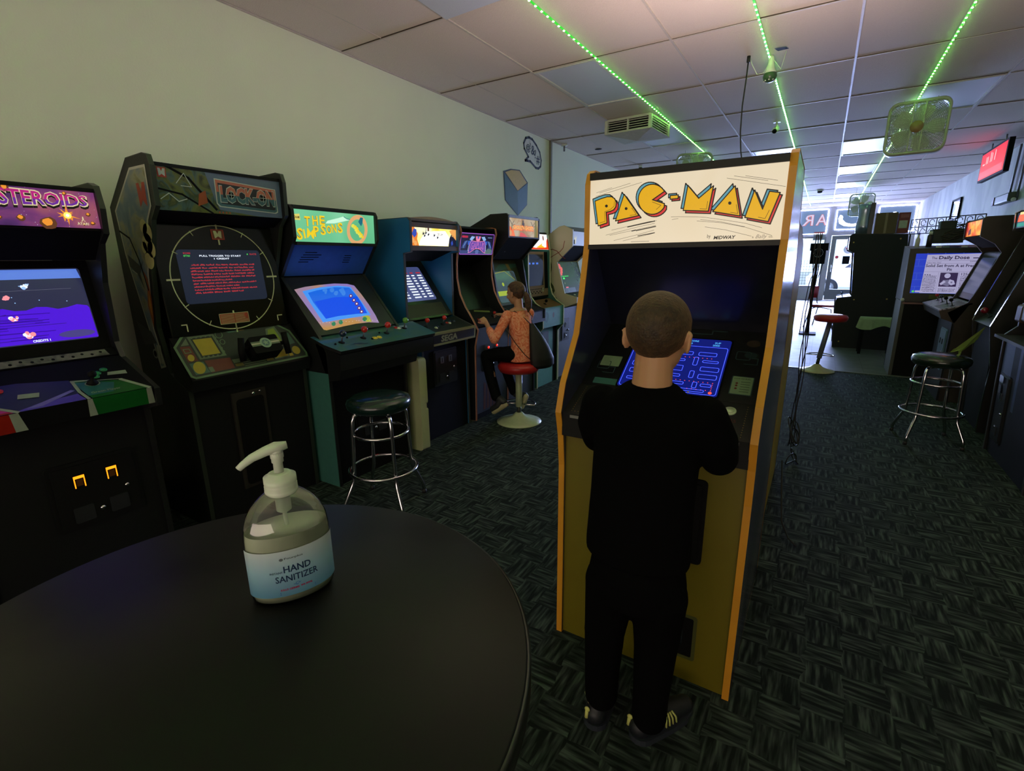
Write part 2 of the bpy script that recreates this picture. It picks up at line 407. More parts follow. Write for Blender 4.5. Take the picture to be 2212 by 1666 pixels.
# fluorescent troffers, switched off: pale lens panels in the grid
LENS = mat('acrylic_lens', (205, 214, 232), 0.3, noise=0.04, scale=200, bump=0.2)
LENSF = mat('troffer_frame', (210, 210, 205), 0.4)
llab = ['unlit fluorescent troffer in the ceiling at the top left, its lens hanging open', 'unlit troffer with bluish lens left of the first green light strip',
        'unlit ceiling troffer just past the square air vent', 'unlit troffer above the far white box fan, left of the yellow cabinet',
        'unlit troffer above the large hanging box fan at the right', 'nearest of the four unlit troffers in a row towards the shop front',
        'second of the four unlit troffers in a row towards the shop front', 'third of the four unlit troffers in a row towards the shop front',
        'farthest of the four unlit troffers in a row, close to the shop front', 'unlit troffer just above the top of the yellow cabinet']
for k, (x0, x1, y0, y1) in enumerate(LIGHTS):
    t = thing('ceiling_troffer', llab[k], 'ceiling light', ((x0+x1)/2, (y0+y1)/2, ZC), 0, 'ceiling troffers')
    hx, hy = (x1-x0)/2-0.012, (y1-y0)/2-0.012
    m = MB(); fr = 0.022
    m.box(-hx, hx, -hy, -hy+fr, -0.008, 0.05, LENSF); m.box(-hx, hx, hy-fr, hy, -0.008, 0.05, LENSF)
    m.box(-hx, -hx+fr, -hy+fr, hy-fr, -0.008, 0.05, LENSF); m.box(hx-fr, hx, -hy+fr, hy-fr, -0.008, 0.05, LENSF)
    m.box(-hx, hx, -hy, hy, 0.05, 0.06, LENSF)
    m.build('frame', t)
    m = MB(); nx = 8; dz = -0.035 if k == 0 else 0.0
    vs = []; fs = []
    for b in range(nx+1):
        for a in range(nx+1):
            u, v = a/nx, b/nx
            vs.append((-hx+fr+(2*hx-2*fr)*u, -hy+fr+(2*hy-2*fr)*v, 0.004-0.012*math.sin(PI*u)*math.sin(PI*v)+dz*v*(1-0.3*u)))
    for b in range(nx):
        for a in range(nx): q = b*(nx+1)+a; fs.append((q, q+nx+1, q+nx+2, q+1))
    m.add(vs, fs, LENS, True); m.build('lens_panel', t)

# far wall with its openings
FW = mat('shopfront_wall', (150, 150, 152), 0.7); ALU = mat('aluminium_frame', (120, 124, 130), 0.35, 0.6)
mb = MB()
def far(x0, x1, z0, z1, m=FW, y0=YF, y1=YF+0.12): mb.box(x0, x1, y0, y1, z0, z1, m)
far(XL, XR+.1, 3.02, ZC+0.3); far(XL, -3.1, 0, 3.02); far(-3.1, -0.03, 0, 0.42); far(-0.03, 0.12, 0, 3.02); far(1.15, 1.27, 0, 3.02); far(1.27, XR, 0, 2.15); far(2.3, XR+.1, 2.15, 3.02)
far(-3.1, -0.03, 2.1, 2.18); far(0.12, 1.15, 2.14, 2.27)
struct(mb, 'wall_front')
PANE = glassy('window_glass', (0.94, 0.97, 1.0), 0.02, 0.03)
SIGNB = glow('daylit_vinyl_glow', (104, 132, 178), 0.9); LEDW = glow('white_led_border', (185, 195, 255), 60.0); LETR = glow('sign_letter_white', (215, 208, 240), 1.0); LEDR = glow('sign_letter_red', (222, 110, 110), 1.0)  # vinyl panes glow in place of daylight passing through them
def window(n, x0, x1, z0, z1, sign=False, muntin=()):
    m = MB(); f = 0.045
    for a, b, c, d in ((x0, x1, z0, z0+f), (x0, x1, z1-f, z1), (x0, x0+f, z0+f, z1-f), (x1-f, x1, z0+f, z1-f)): m.box(a, b, YF+0.02, YF+0.1, c, d, ALU)
    for x in muntin: m.box(x-0.03, x+0.03, YF+0.02, YF+0.1, z0+f, z1-f, ALU)
    o = struct(m, 'window_%d' % n)
    g = MB(); g.box(x0+f, x1-f, YF+0.055, YF+0.062, z0+f, z1-f, SIGNB if sign else PANE); g.build('pane', o); return o
w1 = window(1, -3.1, -0.03, 2.18, 3.02, True, (-0.95,))
w2 = window(2, -3.1, -0.03, 0.42, 2.1, False, (-1.05, -2.1))
w3 = window(3, 0.12, 1.15, 2.27, 3.02, True)
w4 = window(4, 1.27, 2.3, 2.15, 3.02, True)
def led_border(o, x0, x1, z0, z1, t=0.014, gap=None):
    m = MB()
    for a, b, c, d in ((x0, x1, z0, z0+t), (x0, x1, z1-t, z1), (x0, x0+t*1.6, z0, z1), (x1-t*1.6, x1, z0, z1)): m.box(a, b, YF-0.012, YF+0.015, c, d, LEDW)
    m.build('led_border', o)
led_border(w1, -0.9, -0.06, 2.2, 2.99); led_border(w3, 0.17, 1.1, 2.32, 2.96); led_border(w4, 1.31, 2.27, 2.2, 2.99)
m = MB(); S = Surf(m, (-0.9, YF+0.054, 2.18), (1, 0, 0), (0, 0, 1), 0.8, 0.8)
for t_, u in (('A', 0.50), ('R', 0.10)):
    S.text(t_, u, 0.30, 0, LEDR, k=2, bold=0.03, w_=0.33, fit_h=0.36, mirror=True); S.text(t_, u+0.01, 0.31, 0, LETR, k=4, bold=-0.005, w_=0.31, fit_h=0.34, mirror=True)
m.build('lettering', w1)
m = MB(); S = Surf(m, (0.12, YF+0.054, 2.27), (1, 0, 0), (0, 0, 1), 1, 0.8)
S.poly([(0.16, 0.52), (0.12, 0.40), (0.16, 0.25), (0.30, 0.17), (0.52, 0.14), (0.75, 0.17), (0.9, 0.24), (0.7, 0.23), (0.5, 0.22), (0.34, 0.26), (0.24, 0.36), (0.23, 0.48)], LEDW, 2)
m.build('swoosh_light', w3)
m = MB(); S = Surf(m, (1.27, YF+0.054, 2.15), (1, 0, 0), (0, 0, 1), 1, 0.8)
for q in ((0.3, 0.62), (0.42, 0.63)): S.rect(q[0], q[1], 0.08, 0.02, LEDW, 2)
S.circle(0.52, 0.45, 0.03, LEDW, 2); m.build('spot_light', w4)
# small notice in the left window and a wire grid against the glass
m = MB(); S = Surf(m, (-0.42, YF-0.004, 2.0), (1, 0, 0), (0, 0, 1), 0.36, 0.28); NB = mat('grey_notice', (110, 118, 120), 0.6)
m.box(-0.42, -0.06, YF-0.004, YF, 2.0, 2.28, NB); S.rect(0.02, 0.22, 0.3, 0.04, mat('notice_red', (150, 60, 60), 0.6), 2)
for i in range(3): S.rect(0.03, 0.16-0.05*i, 0.26, 0.02, INNER, 2)
tag(m.build('notice_sign'), 'small grey notice with dark lines in the shop window below the mirrored letters', 'sign')
m = MB()
for i in range(10): m.tube([(-0.92+i*0.085, YF-0.03, 0.5), (-0.92+i*0.085, YF-0.03, 1.35)], 0.004, INNER, 5)
for i in range(9): m.tube([(-0.95, YF-0.03, 0.55+i*0.095), (-0.08, YF-0.03, 0.55+i*0.095)], 0.004, INNER, 5)
tag(m.build('wire_grid'), 'thin dark wire grid panel standing against the lower shop window', 'wire rack')
# door
m = MB(); DX0, DX1, DZ = 0.14, 1.13, 2.13
for a, b, c, d in ((DX0, DX1, 0.0, 0.36), (DX0, DX1, 2.0, DZ), (DX0, DX0+0.13, 0.36, 2.0), (DX1-0.13, DX1, 0.36, 2.0)): m.box(a, b, YF+0.03, YF+0.08, c, d, ALU)
dr = struct(m, 'door_1')
m = MB(); m.box(DX0+0.13, DX1-0.13, YF+0.05, YF+0.056, 0.36, 2.0, PANE); m.build('door_glass', dr)
m = MB(); m.tube([(0.22, YF+0.02, 0.9), (0.22, YF-0.03, 0.95), (0.22, YF-0.03, 1.15), (0.22, YF+0.02, 1.2)], 0.01, CHROME); m.build('door_handle', dr)
m = MB(); S = Surf(m, (0.3, YF+0.045, 1.1), (1, 0, 0), (0, 0, 1), 0.6, 0.7)
S.circle(0.35, 0.58, 0.14, mat('round_sticker', (225, 225, 235), 0.5), 1); S.poly([(0.25, 0.66), (0.40, 0.56), (0.50, 0.62), (0.38, 0.50), (0.32, 0.52)], mat('sticker_red', (200, 70, 80), 0.5), 3)
S.rect(0.22, 0.1, 0.2, 0.26, INNER, 1); S.circle(0.05, 0.33, 0.05, mat('sticker_red', (200, 70, 80), 0.5), 1); m.build('door_stickers', dr)

# street outside, seen bright through the glass
mb = MB(); mb.add([(-14, YF+0.13, -0.05), (16, YF+0.13, -0.05), (16, 60, -0.05), (-14, 60, -0.05)], [(0, 1, 2, 3)], mat('pavement', (190, 190, 188), 0.9))
struct(mb, 'ground')
car = thing('parked_car', 'white parked car outside the glass shop door', 'car', (1.6, 24.2, -0.05))
CW = mat('white_car_paint', (235, 238, 240), 0.25, coat=0.5)
m = MB(); prof = [(-2.1, 0.35), (-2.15, 0.7), (-1.9, 0.95), (-1.1, 1.05), (-0.6, 1.5), (0.9, 1.55), (1.5, 1.08), (2.05, 1.0), (2.15, 0.6), (2.1, 0.35)]
m.add([(x, -0.85, z) for x, z in prof]+[(x, 0.85, z) for x, z in prof], [tuple(range(10)), tuple(range(10, 20))[::-1]]+[(i, 10+i, 10+(i+1) % 10, (i+1) % 10) for i in range(10)], CW); m.build('car_body', car)
m = MB(); S = Surf(m, (-2.2, -0.86, 0), (1, 0, 0), (0, 0, 1), 4, 2); S.poly([(1.3, 1.08), (1.7, 1.42), (2.95, 1.46), (3.5, 1.1)], GLASSB, 1); m.build('side_windows', car)
for x in (-1.35, 1.35):
    m = MB(); m.tube([(x, -0.9, 0.33), (x, -0.7, 0.33)], 0.33, RUBBER, 24); m.tube([(x, -0.91, 0.33), (x, -0.7, 0.33)], 0.19, GREYM, 20); m.build('wheel', car)

# ------------------------------------------------------------------ green LED strips along the ceiling grid
TAPE = glow('green_led_tape', (50, 225, 50), 1.0); LEDG = glow('green_led', (150, 255, 110), 125.0)
GLINE = glow('green_led_far', (120, 255, 70), 3.0)
for X0, lab in ((-1.805, 'leftmost of the three strips of green LEDs stuck along the ceiling'), (-0.59, 'middle strip of green LEDs on the ceiling, passing behind the white bulb camera'), (0.64, 'rightmost strip of green LEDs on the ceiling, passing above the large box fan')):
    t = thing('led_strip', lab, 'light strip', (X0, 0, ZC-0.012), 0, 'green LED strips on the ceiling')
    m = MB(); m.box(-0.0065, 0.0065, -3.5, 19.45, -0.002, 0.004, TAPE); m.build('light_tape', t)
    me = None; y = 2.6; far_ = MB(); cnt = 0
    for i in range(-70, 196):
        yy = 3.174+0.085*i
        if yy > 19.4: break
        if 0 <= i+4 < 100:
            if me is None:
                q = MB(); q.box(-0.0055, 0.0055, -0.0055, 0.0055, -0.0045, -0.002, LEDG); o = q.build('led', t); me = o.data
            else:
                o = bpy.data.objects.new('led', me); COL.objects.link(o); o.parent = t
            o.location = (0, yy, 0)
        else: far_.box(-0.0055, 0.0055, yy-0.0055, yy+0.0055, -0.0045, -0.002, LEDG)
    tag(far_.build('leds', t), kind='stuff')

# ------------------------------------------------------------------ ceiling fixtures
WHM = mat('white_enamel', (200, 198, 186), 0.5)
vt = thing('air_vent', 'square white ceiling air diffuser with dark louvres on its sides', 'air vent', (-2.13, 6.42, ZC), math.radians(-4))
m = MB(); A, B, H = 0.27, 0.30, 0.17
m.box(-A, A, -B, B, -0.02, -0.006, WHM)
bt = [(-A-0.03, -B-0.02, -H), (A+0.03, -B-0.02, -H), (A+0.03, B+0.02, -H), (-A-0.03, B+0.02, -H), (0, 0, -H-0.05)]
m.add(bt, [(0, 4, 1), (1, 4, 2), (2, 4, 3), (3, 4, 0), (0, 1, 2, 3)], WHM)
for sx_ in (-1, 1):
    for sy_ in (-1, 1): m.box(sx_*A-0.018, sx_*A+0.018, sy_*B-0.018, sy_*B+0.018, -H, -0.02, WHM)
for sy_ in (-1, 1): m.box(-0.008, 0.008, sy_*B-0.016, sy_*B+0.016, -H, -0.02, WHM); m.box(-A, A, sy_*B-0.01, sy_*B+0.012, -0.035, -0.02, WHM); m.box(-A, A, sy_*B-0.01, sy_*B+0.012, -H, -H+0.015, WHM)
for sx_ in (-1, 1): m.box(sx_*A-0.01, sx_*A+0.012, -B, B, -0.035, -0.02, WHM); m.box(sx_*A-0.01, sx_*A+0.012, -B, B, -H, -H+0.015, WHM)
m.build('housing', vt)
m = MB(); m.box(-A+0.02, A-0.02, -B+0.02, B-0.02, -H+0.01, -0.02, INNER)
m.build('inner_duct', vt)
m = MB()
for i in range(5):
    z = -0.05-0.025*i
    m.box(-A, A, -B-0.006, -B+0.01, z-0.003, z+0.003, WHM); m.box(-A, A, B-0.01, B+0.006, z-0.003, z+0.003, WHM)
    m.box(A-0.01, A+0.006, -B, B, z-0.003, z+0.003, WHM); m.box(-A-0.006, -A+0.01, -B, B, z-0.003, z+0.003, WHM)
m.build('louvres', vt)

FANM = mat('old_white_fan_plastic', (172, 176, 150), 0.45)
def box_fan(loc, rz, label, tilt=0.0):
    t = thing('box_fan', label, 'fan', loc, rz, 'box fans hung from the ceiling'); t.rotation_euler[0] = tilt
    s = 0.265; pts = rrect(-s, -s, 2*s, 2*s, 0.09, 6); pi_ = rrect(-s+0.022, -s+0.022, 2*s-0.044, 2*s-0.044, 0.075, 6); k = len(pts)
    m = MB(); d = 0.06
    vs = [(x, -d, z) for x, z in pts]+[(x, d, z) for x, z in pts]+[(x, -d, z) for x, z in pi_]+[(x, d, z) for x, z in pi_]
    fs = []
    for i in range(k):
        j = (i+1) % k; fs += [(i, j, k+j, k+i), (2*k+i, 3*k+i, 3*k+j, 2*k+j), (i, 2*k+i, 2*k+j, j), (k+i, k+j, 3*k+j, 3*k+i)]
    m.add(vs, fs, FANM, True); m.build('housing', t)
    for sgn, nm in ((-1, 'front_grille'), (1, 'rear_grille')):
        m = MB(); y = sgn*d*0.95
        for r in [0.055+0.0135*i for i in range(18)]:
            if r < 0.245: pp = [(r*math.cos(a*PI/16), y, r*math.sin(a*PI/16)) for a in range(32)]
            else: pp = [(max(-0.243, min(0.243, r*1.0*math.cos(a*PI/16))), y, max(-0.243, min(0.243, r*math.sin(a*PI/16)))) for a in range(32)]
            m.tube(pp, 0.0022, FANM, 4, closed=True)
        for a in range(48):
            c_, s_ = math.cos(a*PI/24), math.sin(a*PI/24); R_ = min(0.245/max(abs(c_), abs(s_), 1e-3), 0.33)
            m.tube([(0.05*c_, y, 0.05*s_), (R_*c_, y, R_*s_)], 0.0022, FANM, 4)
        if sgn == -1:
            m.tube([(0, y-0.008, 0), (0, y+0.01, 0)], 0.058, mat('fan_badge', (150, 120, 78), 0.5), 24)
            for x in (-0.05, 0.05): m.box(x-0.006, x+0.006, y-0.003, y+0.004, -0.245, 0.245, FANM)
        m.build(nm, t)
    m = MB()
    for a in range(5):
        th = a*2*PI/5; vs = []
        for i in range(7):
            r = 0.045+0.19*i/6; wd = 0.15+0.35*math.sin(PI*i/6*0.8+0.3)
            for j in (-1, 1): vs.append((r*math.cos(th+j*wd), j*0.022, r*math.sin(th+j*wd)))
        m.add(vs, [(2*i, 2*i+1, 2*i+3, 2*i+2) for i in range(6)], mat('fan_blade', (214, 216, 200), 0.5), True)
    m.tube([(0, -0.03, 0), (0, 0.045, 0)], 0.045, mat('fan_motor', (150, 146, 130), 0.5), 18); m.build('blades', t)
    m = MB()
    for x in (-0.14, 0.14): m.tube([(x, 0, s-0.005), (x, 0, ZC-loc[2]-0.003)], 0.0025, GREYM, 5)
    m.build('hanging_wires', t)
    return t
box_fan((0.67, 7.2, 2.775), math.radians(-6), 'large white box fan hanging under the right green light strip', -0.06)
box_fan((-1.90, 8.5, 2.75), math.radians(14), 'white box fan hanging just above the top of the yellow cabinet')
box_fan((0.62, 15.5, 2.68), math.radians(-4), 'far box fan hanging before the shop front window')

# bulb shaped camera, cord, detector, small fixtures
t = thing('bulb_camera', 'white bulb shaped security camera hanging at the middle green strip', 'camera', (-0.57, 5.05, ZC))
m = MB(); m.lathe([(0.012, -0.005), (0.02, -0.03), (0.022, -0.06), (0.034, -0.11), (0.05, -0.14)], WHITEP, n=20); m.build('stem', t)
m = MB(); m.lathe([(0.05, -0.14), (0.054, -0.165), (0.045, -0.19), (0.02, -0.205), (0.002, -0.207)], mat('camera_lens_ring', (60, 90, 60), 0.3), n=20)
for i in range(8): m.ball((0.04*math.cos(i*PI/4), 0.04*math.sin(i*PI/4), -0.193), 0.006, WHITEP, 6)
m.build('lens_head', t)
m = MB(); m.tube([(0.0, 0.0, -0.03), (-0.05, 0.02, -0.12), (-0.1, 0.0, -0.13), (-0.145, -0.02, -0.05), (-0.155, -0.03, -0.01)], 0.003, WHITEP, 6)
m.tube([(0.0, 0.0, -0.02), (0.08, -0.03, -0.13), (0.11, -0.06, -0.01)], 0.003, WHITEP, 6); m.build('cable', t)
m = MB(); m.add([(0.03, -0.16, -0.014), (0.11, -0.15, -0.014), (0.13, -0.10, -0.014), (0.05, -0.09, -0.014)], [(0, 1, 2, 3)], INNER); m.build('broken_tile_hole', t)
m = MB(); m.tube([(-0.735, 4.97, ZC-0.004), (-0.735, 4.97, ZC-0.05)], 0.014, RUBBER, 8)
pts = [(-0.735, 4.97, ZC-0.03), (-0.74, 4.975, 2.9), (-0.752, 4.985, 2.7), (-0.75, 5.0, 2.5), (-0.735, 5.02, 2.35), (-0.68, 5.0, 2.1), (-0.62, 4.6, 1.85), (-0.55, 3.9, 1.74)]
m.tube(pts, 0.006, RUBBER, 6); tag(m.build('power_cord'), 'black power cord hanging from the ceiling down behind the yellow cabinet', 'cord')
t = thing('wall_camera', 'small white camera on the ceiling left of the middle strip, above the yellow cabinet', 'camera', (-0.70, 7.4, ZC))
m = MB(); m.box(-0.04, 0.04, -0.03, 0.03, -0.012, -0.004, WHITEP); m.tube([(0, 0, -0.01), (0, 0, -0.09)], 0.012, WHITEP); m.build('mount', t)
m = MB(); m.tube([(0.0, 0.03, -0.07), (-0.01, -0.07, -0.12)], 0.032, WHITEP, 14); m.tube([(-0.01, -0.069, -0.12), (-0.012, -0.08, -0.126)], 0.026, INNER, 14); m.build('camera_head', t)
t = thing('smoke_detector', 'round white smoke detector with dark vents on the far ceiling', 'detector', (-0.3, 15.2, ZC))
m = MB(); m.lathe([(0.08, -0.004), (0.085, -0.02), (0.06, -0.035)], WHITEP, n=20); m.build('base', t)
m = MB(); m.lathe([(0.055, -0.034), (0.05, -0.07), (0.02, -0.08)], INNER, n=20); m.build('sensor', t)
t = thing('dome_camera', 'small dark camera hanging from the ceiling beside the left wall', 'camera', (-3.0, 9.3, ZC))
m = MB(); m.tube([(0, 0, -0.004), (0, 0, -0.04)], 0.035, WHITEP, 12); m.build('mount', t)
m = MB(); m.ball((0, 0, -0.075), 0.045, INNER, 10); m.build('dome', t)
m = MB(); m.lathe([(0.002, -0.002), (0.05, -0.004), (0.055, 0.0)], INNER, (-3.12, 7.6, ZC-0.004), 16, sy=0.8)
tag(m.build('recessed_fixture'), 'dark round hole in the ceiling near the left wall', 'ceiling hole')
m = MB(); m.tube([(-3.40, 7.0, ZC-0.006), (-3.40, 7.0, ZC-0.03)], 0.045, WHITEP, 12); m.tube([(-3.40, 7.0, ZC-0.03), (-3.40, 7.0, ZC-0.10)], 0.014, GREYM, 8)
tag(m.build('sprinkler_head'), 'small fire sprinkler at the ceiling edge above the wall joint', 'sprinkler')

# ------------------------------------------------------------------ arcade cabinets
def sgn_area(p): return sum(p[i][0]*p[(i+1) % len(p)][1]-p[(i+1) % len(p)][0]*p[i][1] for i in range(len(p)))/2
def offset_loop(p, d):
    s = 1 if sgn_area(p) > 0 else -1; out = []; n = len(p)
    for i in range(n):
        a, b, c = Vector(p[i-1]), Vector(p[i]), Vector(p[(i+1) % n])
        e1 = (b-a).normalized(); e2 = (c-b).normalized()
        n1 = Vector((e1.y, -e1.x))*s; n2 = Vector((e2.y, -e2.x))*s; k = (n1+n2)
        if k.length < 1e-6: k = n1
        k.normalize(); out.append(b+k*(d/max(0.35, k.dot(n1))))
    return [tuple(v) for v in out]
class Cab:
    """x = 0..W left to right for the player, y = 0 at the base front and growing to the back, z up"""
    def __init__(s, label, xf, y0, W, facing, group=None):
        rz = {'+x': PI/2, '-x': -PI/2, '-y': 0.0}[facing]
        loc = {'+x': (xf, y0, 0), '-x': (xf, y0+W, 0), '-y': (xf, y0, 0)}[facing]
        s.root = thing('arcade_cabinet', label, 'arcade cabinet', loc, rz, group); s.W = W; s.t = 0.02
    def sides(s, prof, m, band, left=True, right=True, bw=0.0025, band_w=None):
        s.prof = prof
        for x0, ok in ((0, left), (s.W-s.t, right)):
            if not ok: continue
            mb = MB(); mb.prism(prof, x0, x0+s.t, m); mb.build('side_panel', s.root)
            o = offset_loop(prof, bw); i_ = offset_loop(prof, -0.0015); k = len(prof); e = 0.0008; bwd = band_w or s.t
            xa, xb = x0-e, x0+s.t+e
            vs = [(xa, y, z) for y, z in o]+[(xb, y, z) for y, z in o]+[(xa, y, z) for y, z in i_]+[(xb, y, z) for y, z in i_]
            fs = []
            for a in range(k):
                b = (a+1) % k; fs += [(a, b, k+b, k+a), (2*k+a, 2*k+b, b, a), (k+a, k+b, 3*k+b, 3*k+a)]
            q = MB(); q.add(vs, fs, band); q.build('edge_trim', s.root)
    def slab(s, a, b, m, x0=None, x1=None, th=0.016, over=0.0):
        """a board across the cabinet from (y, z) = a up to b; returns (mesh builder, its outer face)"""
        x0 = s.t if x0 is None else x0; x1 = s.W-s.t if x1 is None else x1
        A = Vector((0, a[0], a[1])); B = Vector((0, b[0], b[1])); V = (B-A); h = V.length; V.normalize(); U = Vector((1, 0, 0)); N = U.cross(V)
        mb = MB(); q = []
        for p in (A, B):
            for n_ in (0, -th):
                for x in (x0, x1): q.append(Vector((x, 0, 0))+p+N*n_)
        mb.add(q, [(0, 1, 5, 4), (2, 6, 7, 3), (0, 4, 6, 2), (1, 3, 7, 5), (0, 2, 3, 1), (4, 5, 7, 6)], m)
        return mb, Surf(mb, (x0, a[0], a[1]), (1, 0, 0), V, x1-x0, h)
    def put(s, mb, name, label=None):
        o = mb.build(name, s.root)
        if label: o['label'] = label
        return o
def coin_door(S, u, v, w_, h, parent, glow_m=None, frame=None, faces=2, metal=None):
    """framed steel door with coin slots and a lock, standing a little proud of the face"""
    q = MB(); T = Surf(q, S.P(u, v), S.U, S.V, w_, h); fr = frame or mat('coin_door_black', (30, 31, 33), 0.4, 0.3); N = S.N
    def raised(sf, u0, v0, a, b, r, d0, d1, m):
        pts = rrect(u0, v0, a, b, r); k = len(pts)
        vs = [sf.O+sf.U*x+sf.V*y+N*d0 for x, y in pts]+[sf.O+sf.U*x+sf.V*y+N*d1 for x, y in pts]
        sf.mb.add(vs, [tuple(range(k, 2*k))]+[(i, (i+1) % k, k+(i+1) % k, k+i) for i in range(k)], m)
    raised(T, 0, 0, w_, h, 0.015, 0, 0.008, fr); raised(T, 0.015, 0.015, w_-0.03, h-0.03, 0.01, 0.008, 0.013, fr)
    o = q.build('coin_door', parent)
    sm = glow_m or metal or GREYM
    for i in range(faces):
        q = MB(); T = Surf(q, S.P(u, v), S.U, S.V, w_, h); cx_ = w_*(0.5+(i-(faces-1)/2)*0.36)
        raised(T, cx_-0.02, h*0.62, 0.04, 0.055, 0.003, 0.013, 0.017, INNER if glow_m else sm)
        if glow_m:
            for a, b, c, d in ((cx_-0.019, h*0.62+0.001, 0.004, 0.05), (cx_+0.015, h*0.62+0.001, 0.004, 0.05), (cx_-0.019, h*0.62+0.042, 0.038, 0.012)):
                raised(T, a, b, c, d, 0.001, 0.0165, 0.018, glow_m)
            raised(T, cx_-0.011, h*0.62+0.008, 0.022, 0.03, 0.001, 0.0165, 0.0175, mat('amber_plastic', (90, 50, 10), 0.4))
        else: raised(T, cx_-0.004, h*0.62+0.01, 0.008, 0.035, 0.001, 0.017, 0.0175, INNER)
        q.build('coin_slot', o)
    q = MB(); T = Surf(q, S.P(u, v), S.U, S.V, w_, h); c = T.P(w_*0.82, h*0.45); q.tube([c+N*0.012, c+N*0.022], 0.009, CHROME, 12); q.build('lock', o); q = MB()
    c = T.P(w_*0.5, h*0.22); q.tube([c+N*0.012, c+N*0.02], 0.01, CHROME, 12); q.build('lock', o)
    for i in range(faces):
        q = MB(); T = Surf(q, S.P(u, v), S.U, S.V, w_, h); cx_ = w_*(0.5+(i-(faces-1)/2)*0.4); raised(T, cx_-0.035, h*0.1, 0.07, 0.07, 0.006, 0.013, 0.018, mat('coin_return', (52, 54, 58), 0.35, 0.5)); q.build('coin_return', o)
    return o
def joystick(parent, S, u, v, ballm, hgt=0.065, r=0.0175):
    q = MB(); c = S.P(u, v); N = S.N; q.tube([c, c+N*0.002], 0.02, INNER, 16); q.tube([c, c+N*hgt], 0.005, GREYM, 8); q.ball(c+N*hgt, r, ballm, 12); return q.build('joystick', parent)
def button(parent, S, u, v, m, r=0.014):
    q = MB(); c = S.P(u, v); N = S.N; q.tube([c, c+N*0.004, c+N*0.0045], [r, r, r*0.8], m, 18); q.tube([c+N*0.002, c+N*0.008], r*0.62, m, 16); return q.build('button', parent)
RED = mat('red_ball', (190, 40, 28), 0.25, coat=0.3); GREENB = mat('green_ball', (90, 150, 50), 0.25, coat=0.3); BLUEB = mat('dark_blue_ball', (22, 40, 62), 0.25, coat=0.3)
YELB = mat('yellow_button', (225, 205, 60), 0.35); WHB = mat('white_button', (225, 232, 205), 0.35); GRB = mat('green_button', (40, 130, 80), 0.35); REDB = mat('red_button', (190, 40, 40), 0.35)
def pl(xf, pts): return [(xf-x, z) for x, z in pts]      # world (x, z) of the left row to cabinet (y, z)
def pr(xf, pts): return [(x-xf, z) for x, z in pts]      # the same for the right row

# --- yellow cabinet in the middle
YEL = mat('yellow_cabinet_paint', (104, 94, 0), 0.5, noise=0.06, scale=6); TM_Y = mat('yellow_edge_trim', (206, 142, 36), 0.4, noise=0.15, scale=12)
YSIDE = blotch('yellow_side_art', [(0.0, (40, 44, 60)), (0.45, (52, 56, 74)), (0.55, (92, 90, 88)), (1.0, (50, 48, 52))], 1.5, 0.22, 0.4, 2, coat=0.0)
c = Cab('tall yellow-edged arcade cabinet with a lit cream marquee, boy standing at it', -0.74, 1.52, 0.643, '-y')
pm = [(0.0, 0.0), (0.0, 0.72), (-0.012, 0.84), (-0.033, 0.93), (0.0, 1.03), (0.105, 1.19), (0.15, 1.36), (0.18, 1.50), (0.178, 1.70), (0.192, 1.735), (0.215, 1.748), (0.60, 1.748), (0.86, 1.45), (0.86, 0.0)]
c.sides(pm, YSIDE, TM_Y, bw=0.003)
W = c.W
mb, S = c.slab((0.012, 0.0), (0.012, 0.84), YEL)
DKP = mat('dark_maze_print', (22, 34, 40), 0.4)
for a, b, d, e in ((0.355, 0.10, 0.135, 0.155),):
    S.rr(a-0.012, b-0.012, d+0.024, e+0.024, 0.01, mat('olive_print', (70, 74, 30), 0.5), 1); S.rr(a, b, d, e, 0.006, INNER, 2); S.line(rrect(a+0.035, b+0.035, d-0.07, e-0.07, 0.01), 0.004, DKP, 3, True)
OR = mat('orange_print', (214, 128, 30), 0.5)
S.poly([(0.19, 0.215), (0.215, 0.16), (0.25, 0.165), (0.27, 0.24), (0.245, 0.235), (0.235, 0.19), (0.222, 0.185), (0.21, 0.235)], OR, 1)
S.line([(0.10, 0.195), (0.18, 0.17), (0.26, 0.16)], 0.006, INNER, 1)
lf = c.put(mb, 'lower_front')
coin_door(S, 0.185, 0.47, 0.31, 0.30, c.root, None, mat('coin_door_matte', (9, 9, 10), 0.75, spec=0.2))
mb = MB(); mb.box(c.t, W-c.t, -0.024, 0.03, 0.845, 0.93, BLACKM); mb.box(0.05, W-0.05, -0.0255, -0.024, 0.915, 0.925, mat('dull_grey_strip', (120, 122, 118), 0.4)); c.put(mb, 'panel_apron')
mb, S = c.slab((-0.024, 0.93), (0.135, 1.0), mat('control_panel_black', (24, 24, 25), 0.45)); CP = S
GOLD = mat('gold_print', (150, 120, 60), 0.5); MAROON = mat('maroon_print', (110, 36, 34), 0.5)
nd = 46
for i in range(nd): S.circle(0.03+i*(S.w-0.06)/(nd-1), 0.016, 0.0018, GOLD, 1, 8); 
for i in range(14): S.circle(0.03, 0.016+i*0.011, 0.0018, GOLD, 1, 8); S.circle(S.w-0.03, 0.016+i*0.011, 0.0018, GOLD, 1, 8)
S.text('1 OR 2', 0.415, 0.078, 0.02, MAROON, 1); S.text('PLAYERS', 0.475, 0.078, 0.02, MAROON, 1)
for v_ in (0.045, 0.115):
    S.poly([(0.43, v_), (0.437, v_+0.014), (0.447, v_+0.016), (0.456, v_+0.01), (0.448, v_+0.004), (0.456, v_-0.006), (0.447, v_-0.012), (0.437, v_-0.01)], GOLD, 1)
cpo = c.put(mb, 'control_panel')
CREAMB = mat('cream_button', (214, 222, 190), 0.4)
